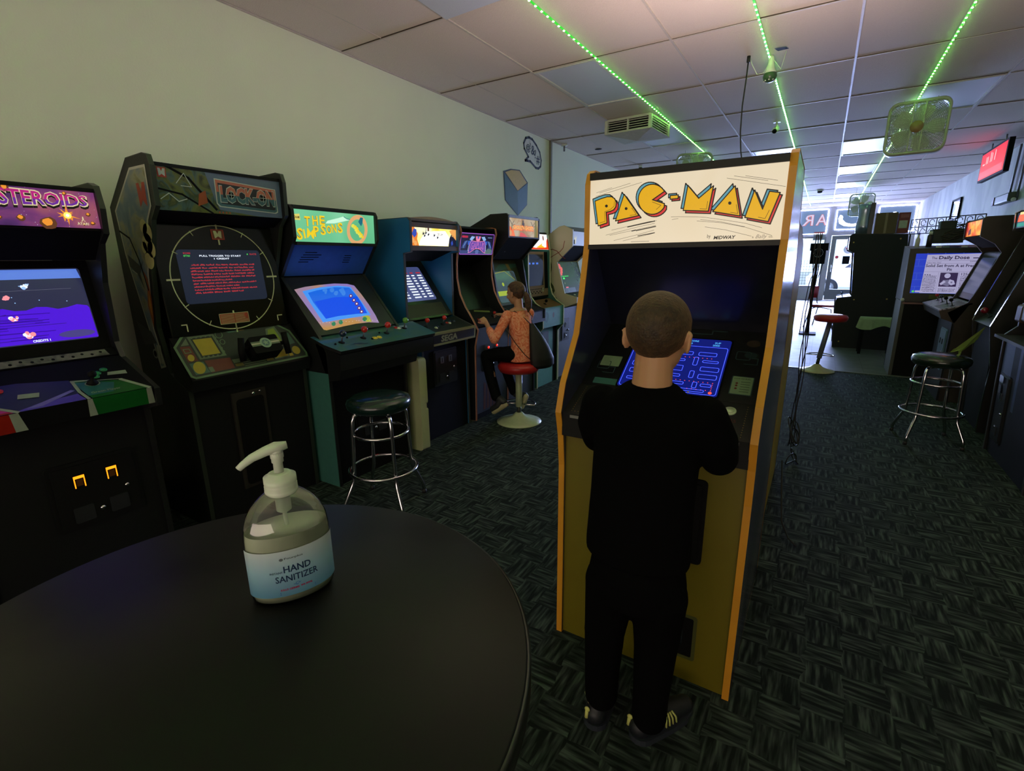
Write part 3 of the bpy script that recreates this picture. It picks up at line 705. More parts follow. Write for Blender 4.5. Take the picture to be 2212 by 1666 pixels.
button(cpo, S, 0.525, 0.128, CREAMB, 0.019); button(cpo, S, 0.515, 0.045, CREAMB, 0.019)
joystick(cpo, S, 0.30, 0.075, RED)
# monitor bezel with screen
BZ0, BZ1 = (0.138, 1.0), (0.43, 1.19)
mb, S = c.slab(BZ0, BZ1, mat('bezel_black', (18, 19, 20), 0.3)); bw_, bh = S.w, S.h
TEALP = mat('dim_teal_print', (52, 76, 80), 0.5); CARD = mat('instruction_card', (128, 150, 118), 0.5)
for x_, y_ in ((0.03, 0.09), (0.10, 0.25), (0.5, 0.2)):
    S.line(rrect(x_, y_, 0.045, 0.04, 0.006), 0.003, TEALP, 1, True); S.line([(x_+0.05, y_+0.01), (x_+0.07, y_+0.01), (x_+0.07, y_-0.02), (x_+0.03, y_-0.02)], 0.003, TEALP, 1)
S.line([(0.17, 0.32), (0.21, 0.32), (0.21, 0.34), (0.25, 0.34), (0.25, 0.32), (0.40, 0.32), (0.40, 0.34), (0.45, 0.34)], 0.004, TEALP, 1)
S.circle(0.545, 0.285, 0.022, mat('dim_brown_print', (60, 48, 38), 0.6), 1, ry=0.018); S.circle(0.545, 0.225, 0.02, mat('dim_teal_blob', (36, 52, 58), 0.6), 1, ry=0.016)
S.rr(0.505, 0.035, 0.068, 0.085, 0.003, TEALP, 1); S.rr(0.508, 0.038, 0.062, 0.079, 0.003, CARD, 2); S.rr(0.035, 0.105, 0.075, 0.055, 0.003, CARD, 1)
S.text('HOW TO PLAY', 0.512, 0.105, 0.0075, INNER, 3)
for i in range(5): S.rect(0.535, 0.092-0.011*i, 0.028, 0.003, mat('card_ink', (80, 96, 72), 0.6), 3)
for v_ in (0.086, 0.075, 0.062): S.circle(0.523, v_, 0.004, MAROON, 3)
S.rr(0.04, 0.01, 0.10, 0.03, 0.002, mat('dim_cyan_print', (60, 110, 104), 0.5), 1)
c.put(mb, 'bezel')
SB = glow('screen_blue', (14, 26, 120), 0.9, 0.15); SL = glow('maze_line_blue', (70, 90, 255), 1.6); SD = glow('maze_dot_red', (255, 80, 60), 1.4); SW = glow('screen_white', (230, 240, 255), 1.2); SC = glow('screen_cyan_text', (80, 170, 240), 1.2)
mb = MB(); N = S.N; S2 = Surf(mb, S.P(0.135, 0.008)+N*0.003, S.U, S.V, 0.34, 0.28)
S2.rr(-0.006, -0.006, 0.352, 0.292, 0.012, INNER, 0); S2.rr(0, 0, 0.34, 0.28, 0.01, SB, 2)
gx, gy = 0.34/17.0, 0.238/14.0
rr_ = random.Random(11)
blocks = [(1, 11, 2, 1), (4, 11, 2, 1), (7, 11, 1, 2), (9, 11, 2, 1), (12, 11, 3, 1), (1, 9, 2, .6), (4, 8, .7, 2.4), (6, 9, 4, .6), (11.5, 8, .7, 2.4), (13, 9, 2.6, .6), (13, 6.5, 3, 1.2), (1, 6.5, 2.4, 1.2), (4, 4.3, .7, 2), (11.5, 4.3, .7, 2),
          (6, 4.3, 4, .7), (13, 4.3, 3, 1.2), (1, 4.3, 2.4, 1.2), (1, 2.2, 2.5, .7), (5, 2.2, 2, .7), (9, 2.2, 2, .7), (12.5, 1.6, .7, 1.6), (13.8, 2.2, 1.7, .7), (2, .6, 5, .6), (9, .6, 5.6, .6)]
S2.line(rrect(0.006, 0.006, 0.328, 0.232, 0.008), 0.0022, SL, 3, True)
for bx, by, bw2, bh2 in blocks: S2.line(rrect(bx*gx+0.003, by*gy+0.004, bw2*gx, bh2*gy, 0.004, 2), 0.0022, SL, 3, True)
S2.line(rrect(6*gx, 6.3*gy, 4.2*gx, 1.5*gy, 0.001, 1), 0.002, SL, 3, True); S2.rect(7.5*gx, 7.75*gy, 1.2*gx, 0.002, glow('screen_pink', (255, 120, 200), 1.2), 4)
for row, a, b in ((10.5, 4, 16), (3.6, 9, 16), (1.5, 12, 16)):
    for i in range(int((b-a)*1.3)): S2.circle((a+i*0.75)*gx, row*gy, 0.0017, SD, 3, 6)
for i in range(5): S2.circle(15.8*gx, (1.6+i*0.5)*gy, 0.0017, SD, 3, 6)
S2.circle(15.8*gx, 0.9*gy, 0.006, SD, 4, 12); S2.circle(12.4*gx, 0.5*gy, 0.0035, YELB, 4, 12)
S2.text('HIGH SCORE', 0.16, 0.262, 0.012, SC, 3, 0.02); S2.text('20000', 0.18, 0.248, 0.012, SC, 3, 0.02); S2.text('1UP', 0.035, 0.262, 0.012, SC, 3, 0.02); S2.text('2UP', 0.285, 0.258, 0.012, SC, 3, 0.02); S2.text('2000', 0.28, 0.245, 0.012, SC, 3, 0.02)
c.put(mb, 'screen')
for a_, b_ in (((0.43, 1.19), (0.25, 1.49)),):
    mb, S = c.slab(a_, b_, mat('inner_glossy_black', (20, 22, 34), 0.22)); c.put(mb, 'inner_panel')
mb, S = c.slab((0.25, 1.492), (0.185, 1.494), INNER, th=0.01); c.put(mb, 'marquee_underside')
for z0, z1, nm in ((1.484, 1.50, 'marquee_rail'), (1.712, 1.735, 'marquee_rail')):
    mb = MB(); mb.box(c.t, W-c.t, 0.166, 0.19, z0, z1, BLACK); c.put(mb, nm)
# lit marquee with its lettering
CREAM = glow_blotch('marquee_cream', [(0.2, (238, 214, 172)), (0.5, (246, 228, 196)), (0.8, (240, 222, 186))], 0.86, 2.2, 1, gloss=0.2)
mb, S = c.slab((0.176, 1.498), (0.173, 1.714), CREAM, th=0.004)
MK = glow('print_black', (30, 22, 16), 0.5, 0.25); MY = glow('marquee_yellow', (240, 180, 14), 0.86, 0.25); MC = glow('marquee_cyan', (100, 170, 186), 0.8, 0.25); MR = glow('marquee_red', (222, 52, 52), 0.86, 0.25)
f = homog([(82, 218), (2148, 35), (2068, 850), (72, 893)], [(0, S.h), (S.w, S.h), (S.w, 0), (0, 0)]); S.map = f
Pl = [(135, 436), (200, 410), (262, 392), (310, 392), (340, 412), (357, 450), (352, 495), (330, 525), (296, 540), (252, 550), (262, 660), (170, 690)]
A1 = [(440, 368), (352, 640), (594, 585)]
c0 = (735, 420)
Cl = [(862, 336), (735, 425), (858, 466)]+[(735+146*math.cos(a), 420+154*math.sin(a)) for a in [math.radians(30+i*10) for i in range(0, 30)]]
Cl = [(735, 425), (860, 466)]+[(735+146*math.cos(math.radians(a)), 420+154*math.sin(math.radians(a))) for a in range(32, 322, 10)]+[(860, 338)]
Hy = [(922, 384), (1003, 378), (1003, 413), (922, 420)]
Ml = [(1104, 282), (1218, 415), (1368, 288), (1318, 545), (1060, 536)]
A2 = [(1592, 290), (1366, 550), (1648, 596)]
Nl = [(1700, 612), (1795, 335), (1880, 530), (1950, 348), (2056, 362), (1938, 656)]
for off, m_, k_ in (((-26, -22), MC, 1), ((22, 24), MR, 4), ((0, 0), MY, 7)):
    for L_ in (Pl, A1, Cl, Hy, Ml, A2, Nl):
        kx = 0.75 if L_ is Hy and off[0] else 1
        q = [(x+off[0]*kx, y+off[1]*kx) for x, y in L_]
        cx_ = sum(p[0] for p in q)/len(q); cy2 = sum(p[1] for p in q)/len(q)
        S.line(q, 0.0042, MK, k_, True); S.poly(q, m_, k_+1); S.line(q, 0.0026, MK, k_+2, True)
for p_, r_ in (((256, 486), 15), ((463, 514), 15), ((1541, 465), 17)): S.poly(circ(p_[0], p_[1], r_, 16), MK, 10)
for q in ([(340, 440), (335, 490), (300, 520), (238, 545), (243, 645), (185, 662)], [(522, 508), (570, 575), (503, 586)], [(735, 447), (826, 482), (778, 526)], [(1312, 445), (1300, 525), (1232, 520)], [(1608, 480), (1625, 572), (1549, 560)], [(1950, 540), (1908, 626), (1838, 612)]): S.line(q, 0.0012, MK, 10)
for q in ([(146, 348), (308, 296)], [(178, 350), (500, 252)], [(138, 386), (620, 243)], [(1505, 208), (2112, 298)], [(1580, 186), (1930, 236)], [(1697, 185), (2030, 234)],
          [(248, 788), (600, 700), (760, 668)], [(308, 736), (700, 650), (780, 640)], [(332, 844), (600, 780), (752, 738)], [(428, 848), (752, 770)], [(930, 602), (1000, 600), (1190, 603), (1290, 610), (1500, 640), (1700, 672), (1876, 720)], [(940, 630), (1005, 620)],
          [(1237, 632), (1450, 656), (1696, 708)], [(1200, 646), (1450, 665), (1700, 712), (1980, 800)], [(1285, 708), (1500, 740), (1768, 806)], [(290, 790), (770, 690)]): S.line(q, 0.0009, MK, 2)
S.line([(476, 704), (760, 644)], 0.003, MK, 2); S.line([(566, 742), (770, 700)], 0.003, MK, 2); S.line([(520, 746), (560, 738)], 0.003, MK, 2); S.line([(584, 798), (760, 765)], 0.0025, MK, 2)
# the two cartoon figures of the original print are left out
S.map = None
def crop2uv(x, y): return f(x, y)
u_, v_ = crop2uv(1308, 822); S.text('by', u_, v_, 0.016, MK, 2, w_=0.010)
u_, v_ = crop2uv(1374, 838); S.text('MIDWAY', u_, v_, 0.02, MK, 2, 0.03, 0.2, w_=0.064, fit_h=0.0105)
GRP = glow('print_grey', (150, 138, 120), 0.8, 0.3)
u_, v_ = crop2uv(1775, 826); S.text('a', u_, v_, 0.01, MK, 2); S.text('Bally', u_+0.009, v_-0.001, 0.016, GRP, 2, 0.0, 0.4); S.text('co.', u_+0.045, v_, 0.010, MK, 2)
u_, v_ = crop2uv(512, 860); S.rect(u_, v_, 0.062, 0.0016, GRP, 2)
c.put(mb, 'marquee')
mb, S = c.slab((0.215, 1.735), (0.59, 1.735), BLACKM); c.put(mb, 'top_panel')
mb = MB(); mb.box(c.t, W-c.t, 0.835, 0.85, 0.02, 1.44, INNER); mb.prism([(0.6, 1.72), (0.6, 1.735), (0.85, 1.45), (0.84, 1.44)], c.t, W-c.t, INNER); c.put(mb, 'back_panel')

# ---------------------------------------------------------------- left row, facing +x
def CO(a): return C3(a)
# 1: space rock game at the far left
c = Cab('black arcade cabinet at the far left with a purple lit marquee of space rocks', -2.60, 0.33, 0.65, '+x')
P = lambda pts: pl(-2.60, pts)
c.sides(P([(-2.60, 0), (-2.60, 0.80), (-2.46, 0.84), (-2.455, 0.915), (-2.74, 1.03), (-2.775, 1.10), (-2.765, 1.37), (-2.71, 1.54), (-2.648, 1.58), (-2.635, 1.68), (-2.655, 1.77), (-2.70, 1.785), (-3.0, 1.78), (-3.3, 1.5), (-3.3, 0)]), BLACK, mat('black_edge_trim', (24, 25, 24), 0.35))
ppl = glow_blotch('space_purple', [(0.2, (38, 20, 60)), (0.42, (88, 44, 110)), (0.55, (128, 60, 120)), (0.7, (170, 90, 110)), (0.9, (70, 40, 100))], 0.8, 5, 5)
S1 = (2.60-2.60, 0)
mb, S = c.slab(*P([(-2.665, 1.60), (-2.668, 1.755)]), ppl, th=0.004)
W_ = S.w; H_ = S.h
EY = glow('print_cream', (235, 220, 170), 0.9); EM = glow('print_magenta', (190, 30, 130), 0.9); EP = glow('print_violet', (110, 40, 160), 0.9); EO = glow('print_orange', (240, 150, 50), 1.0); EB = glow('print_brown', (120, 70, 40), 0.6)
tw, tx = 0.315, 0.265
for nm_, dx, dy, bo, hh, kk, dw in ((MK, -0.006, -0.013, 0.05, 0.078, 1, 0.012), (EY, -0.003, -0.004, 0.05, 0.074, 2, 0.008), (EM, 0, 0, 0.02, 0.064, 3, 0)):
    S.text('ASTEROIDS', tx+dx, 0.074+dy, 0, nm_, kk, bo, warp=lambda t, Y: (t*(tw+dw), Y*(1-0.38*t)+0.014*t), fit_h=hh)
S.text('ASTEROIDS', tx, 0.074, 0, EP, 4, 0.02, warp=lambda t, Y: (t*tw, min(Y, 0.028)*(1-0.38*t)+0.014*t), fit_h=0.064)
rr_ = random.Random(5)
def rock(S, u, v, r, m, k=3):
    pts = [(u+r*rr_.uniform(0.8, 1.15)*math.cos(a*PI/5), v+r*rr_.uniform(0.75, 1.1)*math.sin(a*PI/5)) for a in range(10)]
    S.poly(pts, m, k); S.poly([(u+(x-u)*0.6-r*0.1, v+(y-v)*0.6+r*0.2) for x, y in pts], EO if m is EB else m, k+1)
for u, v, r in ((0.44, 0.012, 0.026), (0.36, 0.03, 0.013), (0.585, 0.02, 0.009), (0.575, 0.055, 0.009), (0.30, 0.028, 0.008), (0.51, 0.132, 0.008), (0.555, 0.015, 0.006), (0.335, 0.137, 0.014), (0.13, 0.02, 0.02), (0.2, 0.03, 0.012), (0.06, 0.03, 0.012)): rock(S, u, v, r, EB)
ST = [(0.505+rr_.uniform(0.6, 1.5)*0.03*(1 if i % 2 else 0.45)*math.cos(i*PI/10), 0.047+rr_.uniform(0.6, 1.4)*0.03*(1 if i % 2 else 0.45)*math.sin(i*PI/10)) for i in range(20)]
S.poly(ST, EO, 5); S.circle(0.505, 0.047, 0.013, glow('hot_yellow', (255, 230, 110), 1.2), 6, 14); S.circle(0.505, 0.047, 0.006, glow('hot_white', (255, 250, 220), 1.4), 7, 12)
for i in range(60): S.circle(rr_.uniform(0.0, W_), rr_.uniform(0.002, H_-0.003), rr_.uniform(0.0006, 0.0016), glow('print_white', (225, 220, 230), 0.9), 1, 6)
S.text('ATARI', 0.532, 0.012, 0.014, EY, 5, 0.02); S.poly([(0.545, 0.026), (0.551, 0.030), (0.5525, 0.045), (0.5555, 0.045), (0.557, 0.030), (0.563, 0.026), (0.5575, 0.026), (0.5545, 0.034), (0.5515, 0.026)], EY, 5)
c.put(mb, 'marquee')
mb, S = c.slab(*P([(-2.66, 1.76), (-2.99, 1.775)]), BLACKM); c.put(mb, 'top_panel')
mb, S = c.slab(*P([(-2.79, 1.47), (-2.662, 1.59)]), INNER); c.put(mb, 'speaker_panel')
mb, S = c.slab(*P([(-2.81, 1.06), (-2.90, 1.47)]), INNER); 
u0, v0, sw, sh = 0.075, 0.065, 0.50, 0.32
SG = glow('screen_space_grey', (40, 44, 74), 0.9, 0.15)
S.rr(u0, v0, sw, sh, 0.012, SG, 1)
S.poly([(u0+0.002, v0+sh-0.045), (u0+sw-0.003, v0+sh-0.045), (u0+sw-0.01, v0+sh-0.004), (u0+0.004, v0+sh-0.004)], glow('screen_sky', (92, 128, 220), 1.0, 0.15), 2)
terr = [(u0+0.003, v0+0.004), (u0+sw-0.003, v0+0.004), (u0+sw-0.004, v0+0.14)]+[(u0+sw-0.01-i*0.035, v0+0.15+0.008*math.sin(i*1.7)) for i in range(14)]
S.poly(terr, glow('screen_violet', (72, 10, 205), 1.15, 0.15), 2)
VD = glow('screen_violet_dark', (44, 4, 140), 1.0, 0.15)
for i in range(11): S.line([(u0+0.03+rr_.random()*0.3+j*0.03, v0+0.02+i*0.011+0.003*math.sin(j+i)) for j in range(4)], 0.0025, VD, 3)
S.poly(circ(u0+sw-0.075, v0+0.028, 0.065, 20, 0.016), glow('screen_grey_hill', (70, 62, 130), 1.0, 0.15), 4)
for i in range(16): S.circle(u0+0.03+rr_.random()*(sw-0.08), v0+0.17+rr_.random()*0.09, 0.002+0.001*rr_.random(), glow('screen_star', (150, 190, 240), 1.0), 4, 6)
def blob(S, u, v, r, ms, k=5):
    for j in range(9): S.circle(u+rr_.uniform(-1, 1)*r*0.7, v+rr_.uniform(-1, 1)*r*0.5, r*rr_.uniform(0.25, 0.5), ms[j % len(ms)], k+j % 3, 8)
PK = glow('sprite_pink', (240, 140, 150), 1.2); LB = glow('sprite_lightblue', (150, 190, 255), 1.2)
blob(S, u0+0.30, v0+0.245, 0.016, [LB, SW]); blob(S, u0+0.23, v0+0.20, 0.013, [PK]); blob(S, u0+0.235, v0+0.115, 0.016, [PK, SW]); blob(S, u0+0.265, v0+0.042, 0.02, [PK, SW])
S.text('CREDITS 1', u0+0.27, v0+0.008, 0.013, SW, 4, 0.03)
S.line([(u0+0.01, v0+0.225), (u0+sw-0.05, v0+0.23)], 0.001, glow('screen_line', (120, 120, 140), 0.8), 4)
c.put(mb, 'screen')
mb, S = c.slab(*P([(-2.755, 1.045), (-2.79, 1.075)]), INNER)
sticker = blotch('faded_instruction_strip', [(0.3, (60, 62, 56)), (0.5, (120, 118, 108)), (0.7, (92, 84, 84))], 14)
S.poly([(0.02, 0.004), (0.578, 0.004), (0.57, 0.04), (0.02, 0.04)], sticker, 1)
for i in range(16): S.circle(0.04+i*0.034, 0.026 if i % 2 else 0.018, 0.006, INNER, 2, 10)
c.put(mb, 'instruction_strip')
mb, S = c.slab(*P([(-2.462, 0.925), (-2.75, 1.04)]), INNER); CPh = S.h
CW1 = mat('cp_white', (140, 150, 132), 0.4); CGR = mat('cp_green', (14, 84, 28), 0.35); CTE = mat('cp_teal', (40, 96, 96), 0.35); CPU = mat('cp_purple', (76, 60, 180), 0.35); CMA = mat('cp_magenta', (176, 40, 140), 0.35); CRE = mat('cp_red', (140, 24, 8), 0.35); CDB = mat('cp_navy', (28, 32, 70), 0.35)
S.poly([(0.14, 0.0), (0.36, 0.0), (0.37, 0.16), (0.22, 0.2), (0.1, 0.2), (0.08, 0.12)], CDB, 1)
S.poly([(0.15, 0.0), (0.37, 0.0), (0.36, 0.05), (0.24, 0.035)], CPU, 2); S.poly([(0.19, 0.01), (0.24, 0.01), (0.36, 0.075), (0.35, 0.085)], mat('cp_lilac', (110, 100, 190), 0.35), 3)
S.poly([(0.39, 0.0), (0.585, 0.0), (0.525, 0.10), (0.375, 0.14)], CGR, 2); S.poly([(0.385, 0.02), (0.47, 0.02), (0.50, 0.09), (0.375, 0.135)], CTE, 3)
S.line([(0.378, 0.0), (0.37, 0.06), (0.375, 0.145), (0.44, 0.13)], 0.012, CW1, 4); S.line([(0.375, 0.143), (0.535, 0.105)], 0.005, CW1, 4); S.line([(0.53, 0.10), (0.592, 0.0)], 0.016, CW1, 4)
S.poly([(0.0, 0.0), (0.155, 0.0), (0.10, 0.065), (0.0, 0.10)], CMA, 2); S.poly([(0.0, 0.0), (0.15, 0.0), (0.145, 0.01), (0.0, 0.015)], CRE, 3); S.line([(0.0, 0.105), (0.10, 0.07), (0.165, 0.0)], 0.014, CW1, 4)
S.circle(0.43, 0.105, 0.026, CW1, 5, 24, 0.02); S.circle(0.43, 0.105, 0.022, INNER, 6, 24, 0.017)
S.poly([(0.19, 0.085), (0.25, 0.075), (0.26, 0.105), (0.20, 0.115)], CW1, 5); S.poly([(0.50, 0.15), (0.57, 0.14), (0.575, 0.17), (0.51, 0.175)], CW1, 5)
S.text('Green Player', 0.40, 0.03, 0.019, CW1, 6, 0.01)
cpo = c.put(mb, 'control_panel')
q = MB(); p0 = S.P(0.43, 0.105); q.tube([p0, p0+S.N*0.012, p0+S.N*0.02, p0+S.N*0.035], [0.02, 0.018, 0.007, 0.007], INNER, 14); q.ball(p0+S.N*0.048, 0.016, INNER, 10); q.build('joystick', cpo)
for u, v in ((0.475, 0.18), (0.505, 0.20), (0.46, 0.155)): button(cpo, S, u, v, GRB)
for u, v in ((0.1, 0.15), (0.16, 0.16), (0.13, 0.18)): button(cpo, S, u, v, REDB)
mb, S = c.slab(*P([(-2.475, 0.85), (-2.46, 0.924)]), INNER)
S.rect(0.0, 0, 0.15, S.h, CRE, 1); S.poly([(0.15, 0.0), (0.185, 0.0), (0.165, S.h), (0.14, S.h)], CW1, 2); S.rect(0.385, 0, 0.2, S.h, CGR, 1); S.poly([(0.373, 0), (0.40, 0), (0.388, S.h), (0.372, S.h)], CW1, 2); S.poly([(0.585, 0), (0.61, 0), (0.60, S.h), (0.58, S.h)], CW1, 2)
c.put(mb, 'panel_apron')
mb, S = c.slab(*P([(-2.61, 0.0), (-2.61, 0.82)]), BLACKM); c.put(mb, 'lower_front')
AMB = glow('amber_coin_light', (255, 140, 20), 2.2)
coin_door(S, 0.22, 0.34, 0.32, 0.30, c.root, AMB, mat('coin_door_matte', (9, 9, 10), 0.75, spec=0.2))

# 2: flight game with a round gun sight on its glass
c = Cab('dark green-lit arcade cabinet with a round gun-sight printed on its screen glass', -2.74, 1.22, 0.70, '+x')
P = lambda pts: pl(-2.74, pts)
prof = P([(-2.74, 0), (-2.74, 0.80), (-2.90, 0.88), (-2.955, 1.12), (-2.90, 1.40), (-2.80, 1.66), (-2.735, 1.72), (-2.725, 1.90), (-2.74, 1.945), (-2.78, 1.955), (-2.95, 1.95), (-3.22, 1.74), (-3.22, 0)])
c.sides(prof, BLACK, mat('dark_green_edge', (40, 48, 38), 0.4))
# art on the near side
mb = MB(); S = Surf(mb, (-0.0008, P([(-3.22, 0)])[0][0], 0), (0, -1, 0), (0, 0, 1), 0.5, 2)
WBD = mat('side_art_border', (190, 186, 172), 0.5); SKY = blotch('side_art_sky', [(0.25, (74, 96, 122)), (0.45, (104, 122, 140)), (0.6, (150, 146, 120)), (0.75, (112, 108, 60)), (1, (60, 62, 50))], 6, 0.5, 1.5)
IN = lambda pts, d: offset_loop(pts, -d)
art = [(3.22-2.99, 0.90), (3.22-2.93, 0.915), (3.22-2.985, 1.12), (3.22-2.93, 1.40), (3.22-2.83, 1.66), (3.22-2.775, 1.72), (3.22-2.768, 1.905), (3.22-2.93, 1.905), (3.22-3.17, 1.72), (3.22-3.15, 1.5)]
art = [(u-0.0, v) for u, v in art]
S.poly(art, WBD, 1); S.poly(IN(art, 0.012), SKY, 3)
RM = mat('red_logo_print', (176, 60, 40), 0.5)
def emm(S, u, v, w_, h, m, k): S.poly([(u, v+h), (u+w_*0.32, v+h), (u+w_*0.5, v+h*0.6), (u+w_*0.68, v+h), (u+w_, v+h), (u+w_*0.92, v), (u+w_*0.7, v+h*0.12), (u+w_*0.5, v+h*0.28), (u+w_*0.3, v+h*0.12), (u+w_*0.08, v)], m, k)
emm(S, 0.335, 1.72, 0.085, 0.11, RM, 5)
CLD = mat('cloud_print', (196, 186, 124), 0.5)
for u, v, r in ((0.33, 1.63, 0.035), (0.36, 1.60, 0.045), (0.34, 1.55, 0.05), (0.30, 1.53, 0.03), (0.37, 1.52, 0.04), (0.33, 1.47, 0.045)): S.circle(u, v, r, CLD, 4)
FLM = mat('flame_print', (150, 72, 22), 0.5); FL2 = mat('flame_print_yellow', (190, 130, 40), 0.5); JET = mat('jet_print', (52, 56, 58), 0.5)
S.poly([(0.22, 1.24), (0.25, 1.33), (0.24, 1.42), (0.27, 1.38), (0.275, 1.28), (0.26, 1.18), (0.24, 1.12)], FLM, 5); S.poly([(0.235, 1.24), (0.255, 1.32), (0.26, 1.26), (0.25, 1.18)], FL2, 6)
S.poly([(0.10, 1.50), (0.22, 1.44), (0.26, 1.47), (0.20, 1.40), (0.22, 1.32), (0.17, 1.40), (0.10, 1.44)], JET, 4)
S.line([(0.06, 1.62), (0.16, 1.58), (0.22, 1.47), (0.26, 1.32)], 0.010, INNER, 6)
S.line([(0.12, 1.42), (0.17, 1.40)], 0.005, WBD, 5)
S.circle(0.20, 0.98, 0.026, mat('sight_print', (150, 150, 140), 0.5), 5); S.circle(0.20, 0.98, 0.017, INNER, 6); S.rect(0.228, 0.93, 0.02, 0.10, WBD, 5); S.rect(0.255, 0.93, 0.018, 0.10, WBD, 5)
S.poly([(0.05, 1.15), (0.2, 1.10), (0.24, 1.04), (0.1, 1.02)], JET, 5)
mb.build('side_art', c.root)
mb, S = c.slab(*P([(-2.765, 1.705), (-2.757, 1.915)]), blotch('jungle_print', [(0.25, (30, 40, 24)), (0.42, (96, 104, 44)), (0.52, (64, 92, 92)), (0.6, (52, 70, 36)), (0.8, (120, 116, 60))], 9, 0.3, 2, coat=0.6), th=0.006); W_, H_ = S.w, S.h
SB2 = mat('sky_band_print', (92, 112, 140), 0.35); CR = mat('chrome_print_light', (190, 200, 195), 0.3); CT = mat('chrome_print_teal', (70, 110, 120), 0.3); CPK = mat('chrome_print_pink', (190, 110, 90), 0.3); DKF = mat('frame_print_dark', (40, 44, 50), 0.3)
S.poly([(0.22, H_), (W_, H_), (W_, 0), (0.52, 0), (0.3, 0.02), (0.26, 0.12)], SB2, 1)
S.poly([(0.0, H_), (0.24, H_), (0.29, 0.03), (0.10, 0.0), (0.0, 0.02)], MATS['jungle_print'], 2)
S.line([(0.05, H_), (0.16, 0.16), (0.28, 0.02)], 0.012, INNER, 3); S.line([(0.0, 0.10), (0.12, 0.08), (0.26, 0.0)], 0.009, INNER, 3)
S.line([(0.10, 0.13), (0.14, 0.18), (0.17, 0.12), (0.12, 0.12)], 0.003, CR, 4); S.line([(0.02, 0.05), (0.06, 0.08), (0.10, 0.045), (0.14, 0.06)], 0.004, CR, 4); S.poly([(0.19, 0.03), (0.24, 0.05), (0.235, 0.11), (0.20, 0.09)], FLM, 4)
S.poly([(0.285, 0.175), (0.63, 0.155), (0.635, 0.03), (0.62, 0.022), (0.30, 0.035), (0.285, 0.05)], CR, 4); S.poly([(0.29, 0.17), (0.625, 0.15), (0.629, 0.035), (0.615, 0.027), (0.305, 0.04), (0.29, 0.053)], CPK, 5); S.poly([(0.291, 0.11), (0.628, 0.095), (0.629, 0.035), (0.615, 0.027), (0.305, 0.04), (0.29, 0.053)], CT, 6); S.poly([(0.30, 0.155), (0.617, 0.137), (0.62, 0.045), (0.61, 0.04), (0.31, 0.052)], DKF, 7)
S.text('LOCK-ON', 0.305, 0.056, 0, CR, 8, 0.075, w_=0.315, fit_h=0.09); S.text('LOCK-ON', 0.309, 0.060, 0, CPK, 9, 0.05, w_=0.307, fit_h=0.082); S.text('LOCK-ON', 0.309, 0.060, 0, CT, 10, 0.05, warp=lambda t, Y: (t*0.307, min(Y, 0.038)), fit_h=0.082)
for u in (0.362, 0.545):
    S.circle(u+0.004, 0.10, 0.014, INNER, 11); S.line([(u-0.016, 0.10), (u+0.024, 0.10)], 0.003, CR, 12); S.line([(u+0.004, 0.078), (u+0.004, 0.122)], 0.003, CR, 12)
S.rect(0.02, 0.15, 0.04, 0.045, RM, 4); emm(S, 0.024, 0.155, 0.032, 0.035, CR, 6)
for i in range(4): S.circle(0.295+i*0.018, 0.0075, 0.005, mat('orange_dab', (180, 80, 20), 0.5), 4, 8)
c.put(mb, 'marquee')
mb, S = c.slab(*P([(-2.75, 1.92), (-2.94, 1.94)]), BLACKM); c.put(mb, 'top_panel')
mb, S = c.slab(*P([(-2.86, 1.655), (-2.77, 1.70)]), INNER); c.put(mb, 'speaker_panel')
mb, S = c.slab(*P([(-2.84, 1.075), (-2.90, 1.66)]), mat('smoked_glass', (14, 16, 12), 0.16, spec=0.5)); W_, H_ = S.w, S.h
GLN = glow('sight_line', (150, 160, 112), 0.0, 0.4); GLN = mat('sight_line_print', (190, 200, 150), 0.4)
SN = glow('screen_navy', (30, 38, 56), 0.8, 0.2); ER = glow('screen_text_red', (200, 52, 62), 0.8); EG = glow('screen_text_green', (80, 210, 90), 0.9)
sx0, sy0, sw, sh = 0.10, 0.165, 0.46, 0.285
S.rr(sx0, sy0, sw, sh, 0.02, SN, 1)
S.text('SCORE', sx0+0.035, sy0+0.262, 0.012, ER, 2, 0.02); S.text('87760', sx0+0.035, sy0+0.248, 0.013, EG, 2, 0.02); S.text('PULL TRIGGER TO START', sx0+0.115, sy0+0.248, 0, SW, 2, 0.02, w_=0.23, fit_h=0.009); S.text('1 CREDIT', sx0+0.19, sy0+0.233, 0, SW, 2, 0.02, w_=0.085, fit_h=0.009); S.text('RATE', sx0+0.40, sy0+0.258, 0, ER, 2, 0.02, w_=0.04, fit_h=0.009); S.circle(sx0+0.385, sy0+0.262, 0.004, EG, 2, 10)
rr_ = random.Random(9); yy = sy0+0.20
for ln in ((0.0, 1), (1, 1), (1, 1), (2, 1), (2, 1), (2, 0.6), (3, 1), (4, .7), (5, 1), (5, 0.75)):
    x = sx0+0.045+(0.01 if ln[0] else 0.02); xe = x+0.35*ln[1]
    while x < xe:
        wd = rr_.uniform(0.02, 0.055); xx = x
        while xx < min(x+wd, xe): S.rect(xx, yy+rr_.uniform(0, 0.002), 0.0042, rr_.uniform(0.004, 0.009), ER, 2); xx += 0.0055
        x += wd+0.007
    yy -= 0.0165
cx_, cy_ = 0.335, 0.295; R_ = 0.285
S.arc(cx_, cy_, R_, 0.0055, GLN, 4, n=80)
for a in range(0, 360, 30):
    t_ = math.radians(a); ln = 0.022 if a % 90 else 0.04
    S.line([(cx_+(R_-ln)*math.cos(t_), cy_+(R_-ln)*math.sin(t_)), (cx_+(R_+(0.02 if a % 90 == 0 else 0.004))*math.cos(t_), cy_+(R_+(0.02 if a % 90 == 0 else 0.004))*math.sin(t_))], 0.009 if a % 90 == 0 else 0.004, GLN, 5)
